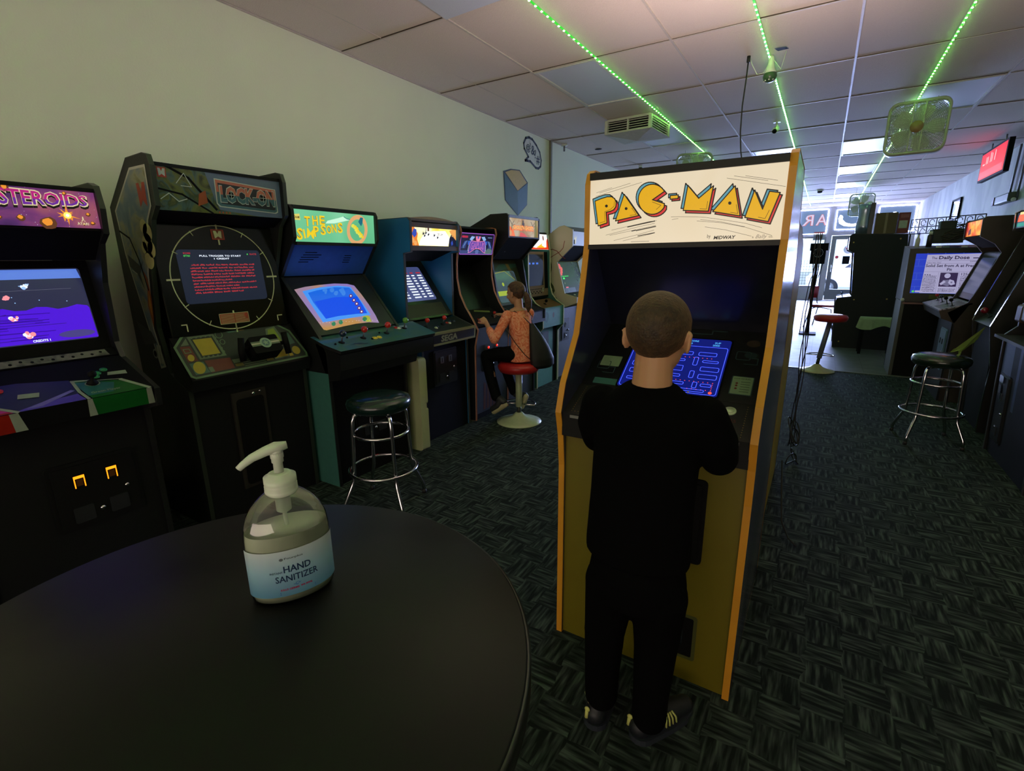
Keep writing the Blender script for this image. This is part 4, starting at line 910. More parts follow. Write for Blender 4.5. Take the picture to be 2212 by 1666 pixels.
S.line([(cx_, cy_+R_-0.10), (cx_, cy_+R_)], 0.009, GLN, 5); S.line([(cx_, cy_-R_), (cx_, cy_-R_+0.10)], 0.009, GLN, 5)
S.rect(cx_-0.035, cy_+R_-0.075, 0.07, 0.055, RM, 6); S.rect(cx_-0.03, cy_+R_-0.071, 0.06, 0.047, mat('badge_brown', (104, 50, 24), 0.5), 7); emm(S, cx_-0.022, cy_+R_-0.068, 0.044, 0.04, GLN, 8)
CR2 = mat('card_rust', (150, 64, 30), 0.5)
S.rr(cx_-0.085, 0.04, 0.17, 0.06, 0.003, GLN, 6); S.rr(cx_-0.082, 0.043, 0.164, 0.054, 0.003, CR2, 7); S.circle(cx_+0.065, 0.082, 0.009, RM, 8, 14)
for i in range(8): S.rect(cx_-0.077, 0.047+i*0.006, 0.075, 0.0015, GLN, 8); S.rect(cx_+0.003, 0.047+i*0.006, 0.06+(0.015 if i < 3 else 0), 0.0015, GLN, 8)
for u in (0.07, 0.60):
    S.line([(u-0.02*(1 if u < 0.3 else -1), 0.06), (u+0.005, 0.06), (u+0.005, 0.025)] if u < 0.3 else [(u+0.03, 0.06), (u, 0.06), (u, 0.03)], 0.006, GLN, 5)
c.put(mb, 'screen_glass')
# control panel with a grey-green printed instrument board and a flight yoke
a, b = P([(-2.68, 0.865), (-2.845, 1.075)])
mb = MB(); mb.prism([a, b, (b[0]+0.02, 0.86), (a[0]+0.02, 0.80)], 0.0, c.W, BLACK); c.put(mb, 'panel_housing')
mb, S = c.slab(a, b, BLACKM, x0=0.0, x1=c.W, th=0.01); W_, H_ = S.w, S.h
OG = mat('panel_border_green', (88, 118, 84), 0.5); OGD = mat('panel_dark_green', (26, 38, 28), 0.5); PY = mat('panel_yellow', (168, 150, 30), 0.5); PT = mat('panel_teal', (60, 96, 84), 0.5); PRD = mat('panel_rust', (96, 36, 18), 0.5); PG = mat('panel_grey_green', (92, 108, 84), 0.5)
f = homog([(180, 460), (1990, 560), (1640, 105), (300, 270)], [(0.015, 0.155), (0.685, 0.055), (0.60, 0.245), (0.04, 0.225)])
S.map = f; S.N = S.N
f = homog([(395, 890), (1990, 620), (1860, 120), (190, 330)], [(0.02, 0.005), (0.685, 0.005), (0.685, 0.262), (0.02, 0.262)]); S.map = f
out = [(400, 870), (1985, 590), (1990, 540), (1840, 220), (1650, 110), (1470, 130), (1370, 160), (1330, 160), (1250, 105), (770, 160), (715, 225), (330, 270), (185, 460), (345, 850)]
S.poly(out, OGD, 1); S.line(out, 0.012, OG, 3, True)
def QR(pts, m, k): S.poly(pts, m, k)
QR([(365, 310), (740, 265), (865, 570), (495, 625)], PG, 2); QR([(410, 330), (715, 290), (820, 560), (520, 605)], OGD, 3); QR([(440, 350), (700, 320), (785, 540), (535, 575)], PY, 4)
for k_, (p, q) in enumerate((((395, 330), (720, 285)), ((520, 600), (840, 560)), ((395, 350), (500, 590)), ((745, 300), (845, 540)))):
    for i in range(5): tt = (i+0.5)/5; S.poly(circ(p[0]+(q[0]-p[0])*tt, p[1]+(q[1]-p[1])*tt, 16, 8), PG, 5)
QR([(250, 450), (390, 440), (470, 640), (330, 660)], PRD, 2); S.line([(290, 485), (370, 478), (395, 525), (310, 540)], 0.004, OG, 3, True); S.poly(circ(378, 602, 46, 18), PY, 3)
QR([(340, 680), (530, 655), (600, 795), (405, 830)], PT, 2); S.poly(circ(465, 735, 82, 24), PY, 3)
QR([(550, 640), (900, 600), (940, 740), (620, 800)], PRD, 2); QR([(580, 730), (640, 722), (665, 785), (605, 795)], PG, 3)
QR([(920, 630), (1030, 615), (1045, 665), (940, 680)], PG, 3); QR([(950, 690), (1060, 675), (1075, 710), (960, 725)], mat('panel_olive', (104, 92, 44), 0.5), 3)
for i in range(4): S.line([(1070+i*5, 640+i*26), (1370+i*5, 590+i*26)], 0.003, PG, 3)
QR([(1380, 560), (1480, 545), (1490, 590), (1395, 600)], PG, 3); QR([(1395, 610), (1490, 598), (1505, 640), (1405, 655)], mat('panel_olive', (104, 92, 44), 0.5), 3)
QR([(1470, 500), (1690, 465), (1745, 590), (1525, 630)], PG, 2); QR([(1495, 515), (1680, 485), (1725, 580), (1535, 615)], PY, 3)
QR([(1720, 265), (1815, 250), (1875, 400), (1775, 430)], PT, 2); S.poly(circ(1855, 505, 58, 20), PY, 3); QR([(1730, 530), (1780, 525), (1800, 580), (1745, 590)], PY, 3)
QR([(1500, 190), (1640, 150), (1760, 430), (1460, 470)], PG, 2); QR([(1530, 205), (1620, 180), (1700, 400), (1480, 420)], mat('panel_lime', (128, 150, 40), 0.5), 3)
QR([(870, 195), (1100, 165), (1110, 225), (960, 250)], PT, 2); QR([(1105, 170), (1175, 165), (1190, 210), (1115, 222)], mat('panel_olive', (104, 92, 44), 0.5), 3); S.line(circ(815, 275, 50, 16), 0.004, OG, 3, True); S.line(circ(845, 380, 34, 16), 0.004, OG, 3, True)
QR([(265, 440), (350, 330), (380, 425)], PG, 3); S.map = None
cpo = c.put(mb, 'control_panel')
q = MB(); p0 = S.P(0.42, 0.10); M = Matrix.Translation(p0) @ Matrix((S.U, S.V, S.N)).transposed().to_4x4()
q.rbox(-0.085, 0.085, -0.05, 0.06, 0, 0.085, INNER, 0.012); nv = len(q.v); q.v = [tuple(M @ Vector(v)) for v in q.v]
yb = q.build('flight_yoke', cpo)
q = MB(); T = Surf(q, M @ Vector((-0.085, -0.035, 0.0865)), S.U, S.V, 0.17, 0.1)
T.rect(0.0, 0.03, 0.17, 0.03, PG, 1); T.rect(0.0, 0.040, 0.17, 0.010, mat('stripe_cream', (180, 176, 150), 0.5), 2); T.circle(0.085, 0.045, 0.033, mat('badge_white_green', (140, 170, 140), 0.5), 3); T.circle(0.085, 0.045, 0.022, mat('badge_teal', (84, 118, 116), 0.5), 4)
T.poly([(0.085+(0.019 if i % 2 == 0 else 0.008)*math.sin(i*PI/5), 0.045+(0.019 if i % 2 == 0 else 0.008)*math.cos(i*PI/5)) for i in range(10)], mat('badge_white_green', (140, 170, 140), 0.5), 5)
q.build('star_badge', yb)
for sg in (-1, 1):
    q = MB(); q.tube([M @ Vector((sg*0.085, 0.01, 0.05)), M @ Vector((sg*0.13, 0.01, 0.055))], 0.012, INNER, 10)
    q.tube([M @ Vector((sg*0.14, -0.055, 0.03)), M @ Vector((sg*0.137, 0.0, 0.06)), M @ Vector((sg*0.13, 0.055, 0.10))], [0.017, 0.018, 0.016], INNER, 12); q.build('grip', yb)
mb, S = c.slab(*P([(-2.745, 0.0), (-2.745, 0.80)]), BLACKM)
mb2 = MB(); c.put(mb, 'lower_front')
q = MB(); T = Surf(q, S.P(0.18, 0.14), S.U, S.V, 0.2, 0.6)
q.box(0.21, 0.41, -0.008, 0.01, 0.16, 0.74, mat('door_brown_black', (34, 30, 24), 0.6)); q.rbox(0.23, 0.39, -0.014, 0.0, 0.18, 0.70, INNER, 0.02, 'y'); q.tube([(0.33, -0.01, 0.72), (0.33, -0.02, 0.72)], 0.009, CHROME, 10); q.tube([(0.37, -0.01, 0.725), (0.37, -0.02, 0.725)], 0.006, CHROME, 10)
q.build('coin_door', c.root)
q = MB(); q.box(c.t, c.W-c.t, 0.455, 0.47, 0.02, 1.72, INNER); q.build('back_panel', c.root)

# 3: four-player cabinet with the pale green marquee
c = Cab('four-player arcade cabinet with a lit pale green marquee and a wide blue-green control panel', -2.56, 1.95, 0.69, '+x')
P = lambda pts: pl(-2.56, pts); W = c.W
TEALS = mat('teal_side', (58, 108, 100), 0.5)
c.sides(P([(-2.56, 0.0), (-2.56, 0.90), (-2.62, 1.0), (-2.93, 1.36), (-2.775, 1.56), (-2.75, 1.60), (-2.75, 1.76), (-2.765, 1.785), (-2.79, 1.79), (-3.3, 1.79), (-3.3, 0.0)]), BLACK, mat('black_edge_trim', (24, 25, 24), 0.35))
MGN = glow_blotch('marquee_mint', [(0.2, (86, 186, 130)), (0.5, (122, 214, 160)), (0.75, (150, 230, 184))], 0.85, 1.6, 1)
mb, S = c.slab(*P([(-2.772, 1.575), (-2.765, 1.765)]), MGN, th=0.004); W_, H_ = S.w, S.h
f = homog([(240, 120), (1825, 275), (1895, 775), (275, 725)], [(-0.005, H_), (0.635, H_), (0.645, 0.002), (0.0, 0.0)]); S.map = None
MYL = glow('marquee_letter_yellow', (248, 214, 40), 0.95); MOL = glow('marquee_letter_outline', (190, 120, 20), 0.7); MPE = glow('marquee_peach', (236, 178, 120), 0.9); MBL = glow('marquee_blue', (30, 120, 140), 0.8); MHI = glow('marquee_highlight', (205, 250, 220), 1.0)
def lets(txt, pos, m, k, bold):
    for ch, (x, y, sz, r) in zip(txt, pos):
        u, v = f(x, y); S.text(ch, u-(0.006 if ch == 'M' else 0), v, sz, m, k, bold*(0.3 if ch == 'M' else 1), rot=r, w_={'I': 0.012, 'M': 0.052, 'N': 0.036, 'O': 0.040}.get(ch, 0.040), fit_h=sz*0.72)
the = [(500, 440, 0.082, 0.0), (660, 425, 0.078, 0.02), (800, 420, 0.078, -0.02)]
sim = [(325, 690, 0.098, -0.05), (478, 670, 0.075, 0.15), (545, 655, 0.080, -0.12), (690, 640, 0.088, 0.12), (815, 605, 0.086, -0.05), (940, 590, 0.073, 0.05), (1050, 570, 0.074, 0.05), (1165, 575, 0.092, 0.0)]
for bo, m_, k_ in ((0.05, MOL, 3), (0.018, MYL, 5)): lets('THE', the, m_, k_, bo); lets('SIMPSONS', sim, m_, k_, bo)
S.map = f
S.poly([(920, 400), (960, 350), (1180, 305), (1270, 280), (1330, 320), (1400, 345), (1100, 400)], MHI, 1)
S.line([(1280, 285), (1340, 325), (1480, 350)], 0.004, MBL, 3)
S.arc(1545, 530, 175, 58, MPE, 4, n=40, ry=235)
S.poly([(1560, 380), (1600, 300), (1650, 310), (1645, 400), (1620, 460)], MBL, 6)
rr_ = random.Random(4)
for i in range(12): S.poly(circ(1475+i*15+(14 if i % 2 else -14), 450+i*19, 36-(i % 3)*6, 7), MYL if i % 2 else glow('marquee_soft_yellow', (236, 236, 90), 0.9), 4+i % 3)
S.poly([(245, 220), (400, 215), (415, 330), (262, 320)], glow('marquee_tag_yellow', (236, 220, 110), 0.9), 3); S.map = None
u, v = f(268, 290); S.text('KONAMI', u, v, 0.02, MK, 5, 0.02, w_=0.044)
c.put(mb, 'marquee')
mb = MB(); mb.box(c.t, W-c.t, 0.195, 0.23, 1.765, 1.788, BLACK); mb.box(c.t, W-c.t, 0.19, 0.235, 1.555, 1.574, BLACK); c.put(mb, 'marquee_frame')
mb, S = c.slab(*P([(-2.77, 1.79), (-3.28, 1.79)]), BLACKM); c.put(mb, 'top_panel')
mb, S = c.slab(*P([(-2.925, 1.365), (-2.785, 1.56)]), mat('blue_speaker_board', (46, 92, 186), 0.5))
for i, (a, b) in enumerate(((0.10, 0.155), (0.10, 0.185), (0.075, 0.19), (0.065, 0.185), (0.115, 0.185))): S.rr(0.06+0.02*(2-i if i < 3 else 0)*0.3+0.01*i, 0.105+i*0.018, b-a+0.02, 0.006, 0.003, INNER, 1)
for i in range(4): S.rr(0.42, 0.10+i*0.018, 0.06, 0.006, 0.003, INNER, 1)
c.put(mb, 'speaker_panel')
mb, S = c.slab(*P([(-2.625, 1.005), (-2.928, 1.358)]), mat('bezel_dark_grey', (30, 32, 36), 0.25)); W_, H_ = S.w, S.h
f = homog([(455, 835), (1372, 715), (965, 118), (-30, 130)], [(0.045, 0.03), (0.515, 0.03), (0.515, 0.375), (0.03, 0.375)]); S.map = f
outer = [(450, 815), (500, 826), (800, 762), (1000, 725), (1200, 706), (1368, 716), (1310, 600), (1200, 430), (1080, 270), (960, 130), (850, 100), (640, 85), (400, 95), (150, 115), (-40, 150)]
S.poly(outer, glow_blotch('screen_tan_lilac', [(0.35, (150, 128, 200)), (0.5, (170, 140, 160)), (0.62, (200, 148, 84))], 0.85, 2.2, 0), 1)
LBL = glow('screen_light_blue', (70, 150, 245), 1.0, 0.15)
S.poly([(440, 695), (1230, 590), (1080, 380), (900, 150), (700, 122), (400, 135), (100, 185)], LBL, 3)
S.poly([(490, 640), (700, 600), (1000, 572), (1175, 565), (1090, 420), (985, 270), (880, 160), (640, 145), (350, 180), (195, 215), (280, 370)], glow('screen_mid_blue', (26, 104, 225), 1.0, 0.15), 5)
S.poly([(300, 360), (640, 300), (1010, 300), (1090, 420), (1172, 562), (1000, 570), (700, 598), (490, 638)], glow('screen_deep_blue', (0, 78, 232), 1.0, 0.15), 6)
for i in range(14): S.poly(circ(600+rr_.uniform(-200, 220), 225+rr_.uniform(-45, 35), rr_.uniform(14, 40), 8), glow('screen_cloud', (60, 130, 226), 1.0, 0.15), 6)
for x, y in ((905, 290), (955, 358), (1000, 415), (1040, 483), (1080, 540)): S.poly(circ(x, y, 30, 10), glow('sprite_dark_red', (110, 40, 110), 0.8), 8); S.poly(circ(x, y, 13, 8), SW, 9)
DG = glow('screen_green_dot', (40, 130, 90), 0.9)
for x, y in ((620, 722), (742, 698), (1135, 655)): S.poly(circ(x, y, 36, 14), DG, 4)
S.poly([(1095, 600), (1160, 585), (1215, 620), (1250, 700), (1160, 700), (1130, 660)], glow('screen_lime', (170, 180, 60), 0.9), 3); S.poly(circ(1135, 655, 28, 12), DG, 5)
for i in range(18): S.poly(circ(390+i*55+rr_.uniform(-8, 8), 706-i*2+rr_.uniform(-8, 8), 4, 6), SW, 4)
S.map = None
c.put(mb, 'screen')
# control panel: wide board with cut corners, overhanging the sides
CPM = blotch('blue_green_panel_art', [(0.3, (46, 96, 116)), (0.48, (58, 104, 100)), (0.6, (66, 112, 84)), (0.75, (54, 90, 104))], 5, 0.4, 1.2, coat=0.2)
x0_, x1_ = -0.03, W+0.20
mb, S = c.slab(*P([(-2.42, 0.925), (-2.66, 1.0)]), INNER, x0=x0_, x1=x1_, th=0.004)
mb = MB(); S.mb = mb; W_, H_ = S.w, S.h
top = [(0.03, 0.0), (W_-0.02, 0.0), (W_, 0.02), (W_, H_), (0.0, H_), (0.0, 0.12)]
k = len(top); n0 = [S.O+S.U*u+S.V*v for u, v in top]; n1 = [p-S.N*0.02 for p in n0]
mb.add(n0+n1, [tuple(range(k))], CPM); mb.add(n0+n1, [tuple(range(k, 2*k))[::-1]]+[(i, k+i, k+(i+1) % k, (i+1) % k) for i in range(k)], BLACK)
for u, v, a, b in ((0.18, 0.03, 0.07, 0.035), (0.33, 0.05, 0.06, 0.02), (0.55, 0.15, 0.09, 0.05), (0.10, 0.06, 0.06, 0.02)): S.poly(circ(u+a/2, v+b/2, a/2, 14, b/2), mat('panel_splash', (86, 112, 100), 0.4), 1)
for u, v in ((0.20, 0.045), (0.17, 0.06)): S.poly([(u, v), (u+0.07, v-0.015), (u+0.08, v), (u+0.02, v+0.012)], mat('panel_scribble', (26, 58, 74), 0.4), 2)
S.poly([(0.66, 0.16), (0.77, 0.16), (0.80, 0.20), (0.68, 0.225)], mat('panel_paper', (150, 170, 190), 0.4), 2)
cpo = c.put(mb, 'control_panel')
for (u, v), m_ in zip(((0.125, 0.11), (0.31, 0.12), (0.53, 0.13), (0.735, 0.16)), (BLUEB, RED, RED, GREENB)): joystick(cpo, S, u, v, m_, 0.062, 0.022)
for u, v in ((0.385, 0.09), (0.425, 0.09)): button(cpo, S, u, v, YELB, 0.018)
for u, v in ((0.675, 0.185), (0.69, 0.17)): button(cpo, S, u, v, REDB if u < 0.68 else WHB, 0.015)
for u, v in ((0.21, 0.16), (0.07, 0.10), (0.355, 0.085), (0.48, 0.15)): button(cpo, S, u, v, INNER, 0.007)
mb = MB(); mb.prism(P([(-2.435, 0.90), (-2.44, 0.80), (-2.60, 0.80), (-2.66, 0.97)]), x0_+0.03, x1_-0.02, BLACK); mb.prism(P([(-2.44, 0.80), (-2.46, 0.74), (-2.56, 0.72), (-2.6, 0.80)]), 0.0, W, BLACK); c.put(mb, 'panel_housing')
q = MB(); q.box(-0.004, 0.0, 0.0, 0.62, 0.0, 0.77, TEALS); q.build('side_cladding', c.root)
mb, S = c.slab(*P([(-2.575, 0.0), (-2.575, 0.76)]), INNER); c.put(mb, 'lower_front')
RLT = glow('red_coin_light', (255, 40, 20), 3.0)
cd = coin_door(S, 0.17, 0.25, 0.32, 0.30, c.root, None, mat('coin_door_matte', (9, 9, 10), 0.75, spec=0.2))
q = MB(); T = Surf(q, S.P(0.3, 0.42)+S.N*0.016, S.U, S.V, 0.1, 0.1); T.rr(0, 0, 0.03, 0.024, 0.004, RLT, 1); q.build('red_light', cd)
q = MB(); q.box(c.t, W-c.t, 0.60, 0.62, 0.02, 1.77, INNER); q.build('back_panel', c.root)

# folded cream table on edge between the cabinets
CRP = mat('cream_plastic', (176, 180, 138), 0.5, noise=0.05)
t = thing('folding_table', 'cream plastic folding table folded shut, standing on edge between two cabinets', 'folding table', (-2.50, 2.75, 0))
q = MB(); q.rbox(-0.55, 0.0, -0.045, 0.012, 0.0, 0.745, CRP, 0.03, 'y', 5); q.build('leaf', t)
q = MB(); q.rbox(-0.55, -0.012, 0.018, 0.052, 0.0, 0.33, CRP, 0.012, 'y', 5); q.rbox(-0.55, -0.012, 0.018, 0.052, 0.36, 0.735, CRP, 0.03, 'y', 5); q.box(-0.5, -0.02, 0.014, 0.045, 0.32, 0.37, CRP); q.build('leaf', t)

# 4: blue sided cabinet with the glowing yellow marquee
c = Cab('blue-sided arcade cabinet with a glowing yellow-white marquee and cream panel edge', -2.60, 2.86, 0.60, '+x')
P = lambda pts: pl(-2.60, pts); W = c.W
BLS = blotch('blue_side', [(0.2, (26, 92, 140)), (0.55, (36, 108, 158)), (0.8, (52, 118, 152))], 1.5, 0.35, 0.5, 2)
prof = P([(-2.60, 0), (-2.60, 0.82), (-2.52, 0.86), (-2.52, 0.90), (-2.74, 0.98), (-2.73, 1.51), (-2.655, 1.52), (-2.648, 1.74), (-2.67, 1.765), (-3.35, 1.76), (-3.35, 0)])
c.sides(prof, BLS, mat('dark_grey_trim', (60, 62, 62), 0.35))
MYW = glow_blotch('fire_marquee', [(0.28, (210, 90, 16)), (0.42, (250, 190, 30)), (0.52, (255, 240, 130)), (0.6, (255, 252, 225)), (0.9, (255, 255, 240))], 1.35, 2.0, 3, dist=0.6)
mb, S = c.slab(*P([(-2.675, 1.565), (-2.67, 1.70)]), MYW, th=0.004); W_, H_ = S.w, S.h
OM = glow('fire_orange', (240, 130, 30), 1.0); BM = glow('print_blue', (50, 80, 190), 0.9); NM = glow('print_navy', (30, 30, 60), 0.7); PM = glow('print_peach', (244, 170, 90), 1.0); HOT = glow('marquee_hot', (255, 253, 235), 2.0)
S.poly([(0, 0), (0.10, 0), (0.08, 0.05), (0.09, 0.09), (0.05, H_), (0, H_)], OM, 1); S.poly([(0.02, 0.085), (0.05, 0.06), (0.075, 0.08), (0.075, 0.12), (0.045, 0.125)], BM, 2); S.circle(0.03, 0.04, 0.02, PM, 2); S.circle(0.06, 0.02, 0.018, PM, 3)
S.poly([(0.10, 0.004), (0.45, 0.004), (0.48, 0.06), (0.42, 0.12), (0.28, 0.115), (0.18, 0.10), (0.12, 0.05)], HOT, 1)
for i in range(7): S.poly([(0.25+i*0.012, H_), (0.256+i*0.012, H_), (0.30+i*0.018, 0.085)], glow('ray_yellow', (250, 200, 30), 1.0), 2)
for u, v in ((0.14, 0.085), (0.155, 0.07), (0.17, 0.09), (0.20, 0.08), (0.27, 0.075), (0.31, 0.06)): S.poly([(u, v), (u+0.01, v+0.028), (u+0.014, v+0.012), (u+0.03, v+0.018), (u+0.012, v-0.004)], NM, 3)
S.rect(0.18, 0.11, 0.006, 0.025, NM, 3); S.rect(0.20, 0.112, 0.02, 0.023, glow('print_brown', (120, 70, 40), 0.6), 3)
S.text('SEGA', 0.318, 0.083, 0, NM, 4, 0.02, w_=0.07, fit_h=0.018)
S.poly([(W_, 0), (0.46, 0), (0.47, 0.06), (0.50, 0.10), (0.52, 0.09), (W_, 0.05)], NM, 2); S.poly([(W_, 0.05), (0.49, 0.10), (0.47, 0.125), (0.51, H_), (W_, H_)], PM, 2); S.poly([(0.49, 0.03), (0.51, 0.05), (0.52, 0.02), (0.50, 0.005)], BM, 4); S.circle(0.507, 0.082, 0.006, glow('print_tan', (200, 160, 110), 0.9), 5, 10)
c.put(mb, 'marquee')
mb = MB(); BRF = mat('brown_marquee_frame', (84, 62, 48), 0.4)
mb.box(c.t, W-c.t, 0.055, 0.10, 1.70, 1.735, BRF); mb.box(c.t, W-c.t, 0.055, 0.10, 1.53, 1.565, BRF); c.put(mb, 'marquee_frame')
mb = MB(); arcp = [(0.02+i*(W-0.04)/12, 0.022*math.sin(PI*i/12)) for i in range(13)]
vs = [(x, 0.08, 1.765+z) for x, z in arcp]+[(x, 0.45, 1.765+z) for x, z in arcp]; mb.add(vs, [(i, i+1, 14+i, 13+i) for i in range(12)]+[tuple(range(13))[::-1]], mat('tan_top_board', (150, 120, 84), 0.5)); mb.box(c.t, W-c.t, 0.06, 0.74, 1.745, 1.763, BRF); c.put(mb, 'top_panel')
mb, S = c.slab(*P([(-2.95, 1.45), (-2.72, 1.53)]), INNER); c.put(mb, 'speaker_panel')
mb, S = c.slab(*P([(-2.74, 0.99), (-3.08, 1.45)]), mat('bezel_glossy', (38, 42, 40), 0.2)); W_, H_ = S.w, S.h
S.rect(0.03, 0.02, 0.48, 0.12, mat('bezel_card', (56, 56, 44), 0.5), 1)
S.rr(0.04, 0.17, 0.44, 0.34, 0.02, glow_blotch('screen_slate', [(0.3, (70, 80, 128)), (0.7, (100, 110, 160))], 0.85, 2, 0, gloss=0.15), 1)
for r in range(11):
    v = 0.47-r*0.027; col_ = SC if r == 0 else (ER if r == 1 else SW)
    if r == 0: S.rect(0.10, v, 0.18, 0.006, EG, 2); continue
    for a, b in ((0.09, 0.05), (0.15, 0.025), (0.22, 0.08), (0.33, 0.035), (0.40, 0.055)): S.rect(a+rr_.uniform(0, 0.006), v, b, 0.012, col_, 2)
c.put(mb, 'screen')
mb, S = c.slab(*P([(-2.52, 0.90), (-2.735, 0.975)]), mat('panel_dark_green_art', (30, 42, 36), 0.4), x0=-0.02, x1=W+0.0)
cpo = c.put(mb, 'control_panel')
joystick(cpo, S, 0.33, 0.12, RED, 0.06, 0.019); joystick(cpo, S, 0.12, 0.12, RED, 0.06, 0.019)
for u, v, m_ in ((0.20, 0.08, WHB), (0.23, 0.09, BLUEB), (0.42, 0.12, WHB), (0.40, 0.13, REDB), (0.45, 0.14, BLUEB), (0.50, 0.14, BLUEB)): button(cpo, S, u, v, m_, 0.015)
CRE2 = mat('cream_metal_trim', (132, 132, 96), 0.45)
mb, S = c.slab(*P([(-2.515, 0.80), (-2.505, 0.905)]), CRE2, x0=-0.02, x1=W, th=0.02); S.rect(0.02, 0.018, W-0.02, 0.068, mat('sega_navy', (26, 32, 44), 0.4), 1)
S.text('SEGA', 0.155, 0.025, 0, mat('silver_letters', (140, 142, 128), 0.4), 2, 0.04, w_=0.21, fit_h=0.052); c.put(mb, 'panel_apron')
mb, S = c.slab(*P([(-2.61, 0.0), (-2.61, 0.80)]), INNER); c.put(mb, 'lower_front'); coin_door(S, 0.12, 0.44, 0.30, 0.30, c.root, None, mat('coin_door_gloss', (24, 25, 27), 0.35))
q = MB(); q.box(c.t, W-c.t, 0.72, 0.74, 0.02, 1.74, INNER); q.build('back_panel', c.root)

# 5: cabinet the girl is playing
c = Cab('black arcade cabinet with curved pink-cream edges and a neon-purple marquee, girl playing it', -2.585, 3.53, 0.57, '+x')
P = lambda pts: pl(-2.585, pts); W = c.W
prof = P([(-2.585, 0), (-2.575, 0.70), (-2.54, 0.85), (-2.60, 0.95), (-2.67, 1.05), (-2.725, 1.16), (-2.752, 1.30), (-2.75, 1.42), (-2.735, 1.54), (-2.69, 1.69), (-2.70, 1.735), (-2.74, 1.745), (-3.3, 1.745), (-3.3, 0)])
c.sides(prof, BLACK, mat('pink_cream_trim', (186, 140, 132), 0.35, noise=0.2, scale=4))
mb = MB(); e = offset_loop(prof, 0.0); pp = [(W-0.01, y, z) for y, z in offset_loop(prof, 0.0045)[0:13]]; mb.tube(pp, 0.003, mat('orange_trim', (176, 104, 50), 0.4), 6); pp = [(0.01, y, z) for y, z in offset_loop(prof, 0.0045)[0:13]]; mb.tube(pp, 0.003, MATS['orange_trim'], 6); mb.build('edge_piping', c.root)
mb, S = c.slab(*P([(-2.735, 1.50), (-2.70, 1.69)]), glow('marquee_midnight', (26, 22, 52), 0.8), th=0.004); W_, H_ = S.w, S.h
VIO = glow('neon_violet', (180, 96, 220), 1.0); PNK = glow('neon_pink', (240, 130, 170), 1.0); BLN = glow('robot_blue', (60, 100, 200), 0.9); BLL = glow('robot_lightblue', (150, 190, 240), 0.9)
S.line(rrect(0.008, 0.006, W_-0.016, H_-0.012, 0.012), 0.005, VIO, 3, True); S.rect(0.01, 0.01, W_-0.02, 0.03, glow('marquee_haze_blue', (60, 74, 130), 0.8), 1); S.poly([(0.37, 0.008), (0.5, 0.008), (0.51, 0.05), (0.44, 0.06)], glow('marquee_haze_green', (90, 120, 110), 0.8), 2)
S.rr(0.02, 0.148, 0.09, 0.018, 0.008, glow('marquee_red_tag', (190, 40, 70), 0.9), 3); S.rect(0.42, 0.155, 0.07, 0.004, BLL, 3)
cx_ = 0.265
for sg in (-1, 1):
    S.poly([(cx_+sg*0.05, 0.16), (cx_+sg*0.10, 0.165), (cx_+sg*0.13, 0.135), (cx_+sg*0.09, 0.125)], BLL, 3); S.poly([(cx_+sg*0.10, 0.13), (cx_+sg*0.15, 0.12), (cx_+sg*0.15, 0.09), (cx_+sg*0.11, 0.085)], BLN, 3)
    for i in range(3): S.line([(cx_+sg*(0.155+i*0.02), 0.125-i*0.004), (cx_+sg*(0.185+i*0.02), 0.085-i*0.006), (cx_+sg*(0.19+i*0.022), 0.06)], 0.006, BLL if i % 2 else BLN, 3)
    S.line([(cx_+sg*0.13, 0.085), (cx_+sg*0.14, 0.04), (cx_+sg*0.12, 0.03), (cx_+sg*0.135, 0.02)], 0.007, BLL, 3)
S.poly([(cx_-0.04, 0.165), (cx_+0.04, 0.165), (cx_+0.03, 0.13), (cx_, 0.12), (cx_-0.03, 0.13)], PNK, 4); S.circle(cx_, 0.155, 0.012, BLN, 5)
ban = [(cx_-0.13, 0.02), (cx_-0.10, 0.025), (cx_-0.05, 0.05), (cx_, 0.058), (cx_+0.05, 0.05), (cx_+0.10, 0.025), (cx_+0.13, 0.02), (cx_+0.12, 0.10), (cx_+0.10, 0.125), (cx_+0.04, 0.12), (cx_, 0.122), (cx_-0.04, 0.12), (cx_-0.10, 0.125), (cx_-0.12, 0.10)]
S.poly(ban, glow('banner_indigo', (80, 66, 170), 0.9), 5); S.line(ban, 0.005, PNK, 6, True)
S.text('GAPLUS', cx_-0.105, 0.035, 0, PNK, 7, 0.03, warp=lambda t, Y: (t*0.21, Y*(0.8+0.2*abs(2*t-1))+0.024*(1-(2*t-1)**2)), fit_h=0.072); S.text('GAPLUS', cx_-0.103, 0.038, 0, glow('letters_deep_violet', (96, 70, 190), 0.9), 8, -0.005, warp=lambda t, Y: (t*0.206, Y*(0.8+0.2*abs(2*t-1))+0.024*(1-(2*t-1)**2)), fit_h=0.066)
S.poly([(cx_-0.02, 0.01), (cx_+0.02, 0.01), (cx_+0.03, 0.04), (cx_, 0.05), (cx_-0.03, 0.04)], glow('ship_slate', (90, 110, 170), 0.9), 4)
c.put(mb, 'marquee')
mb, S = c.slab(*P([(-2.705, 1.74), (-3.28, 1.742)]), BLACKM); c.put(mb, 'top_panel')
mb, S = c.slab(*P([(-2.98, 1.40), (-2.74, 1.50)]), INNER); c.put(mb, 'speaker_panel')
mb, S = c.slab(*P([(-2.78, 1.0), (-2.98, 1.40)]), mat('inner_screen_black', (10, 10, 12), 0.3)); c.put(mb, 'screen_glass')
mb, S = c.slab(*P([(-2.55, 0.885), (-2.78, 1.0)]), mat('control_panel_black', (24, 24, 25), 0.45))
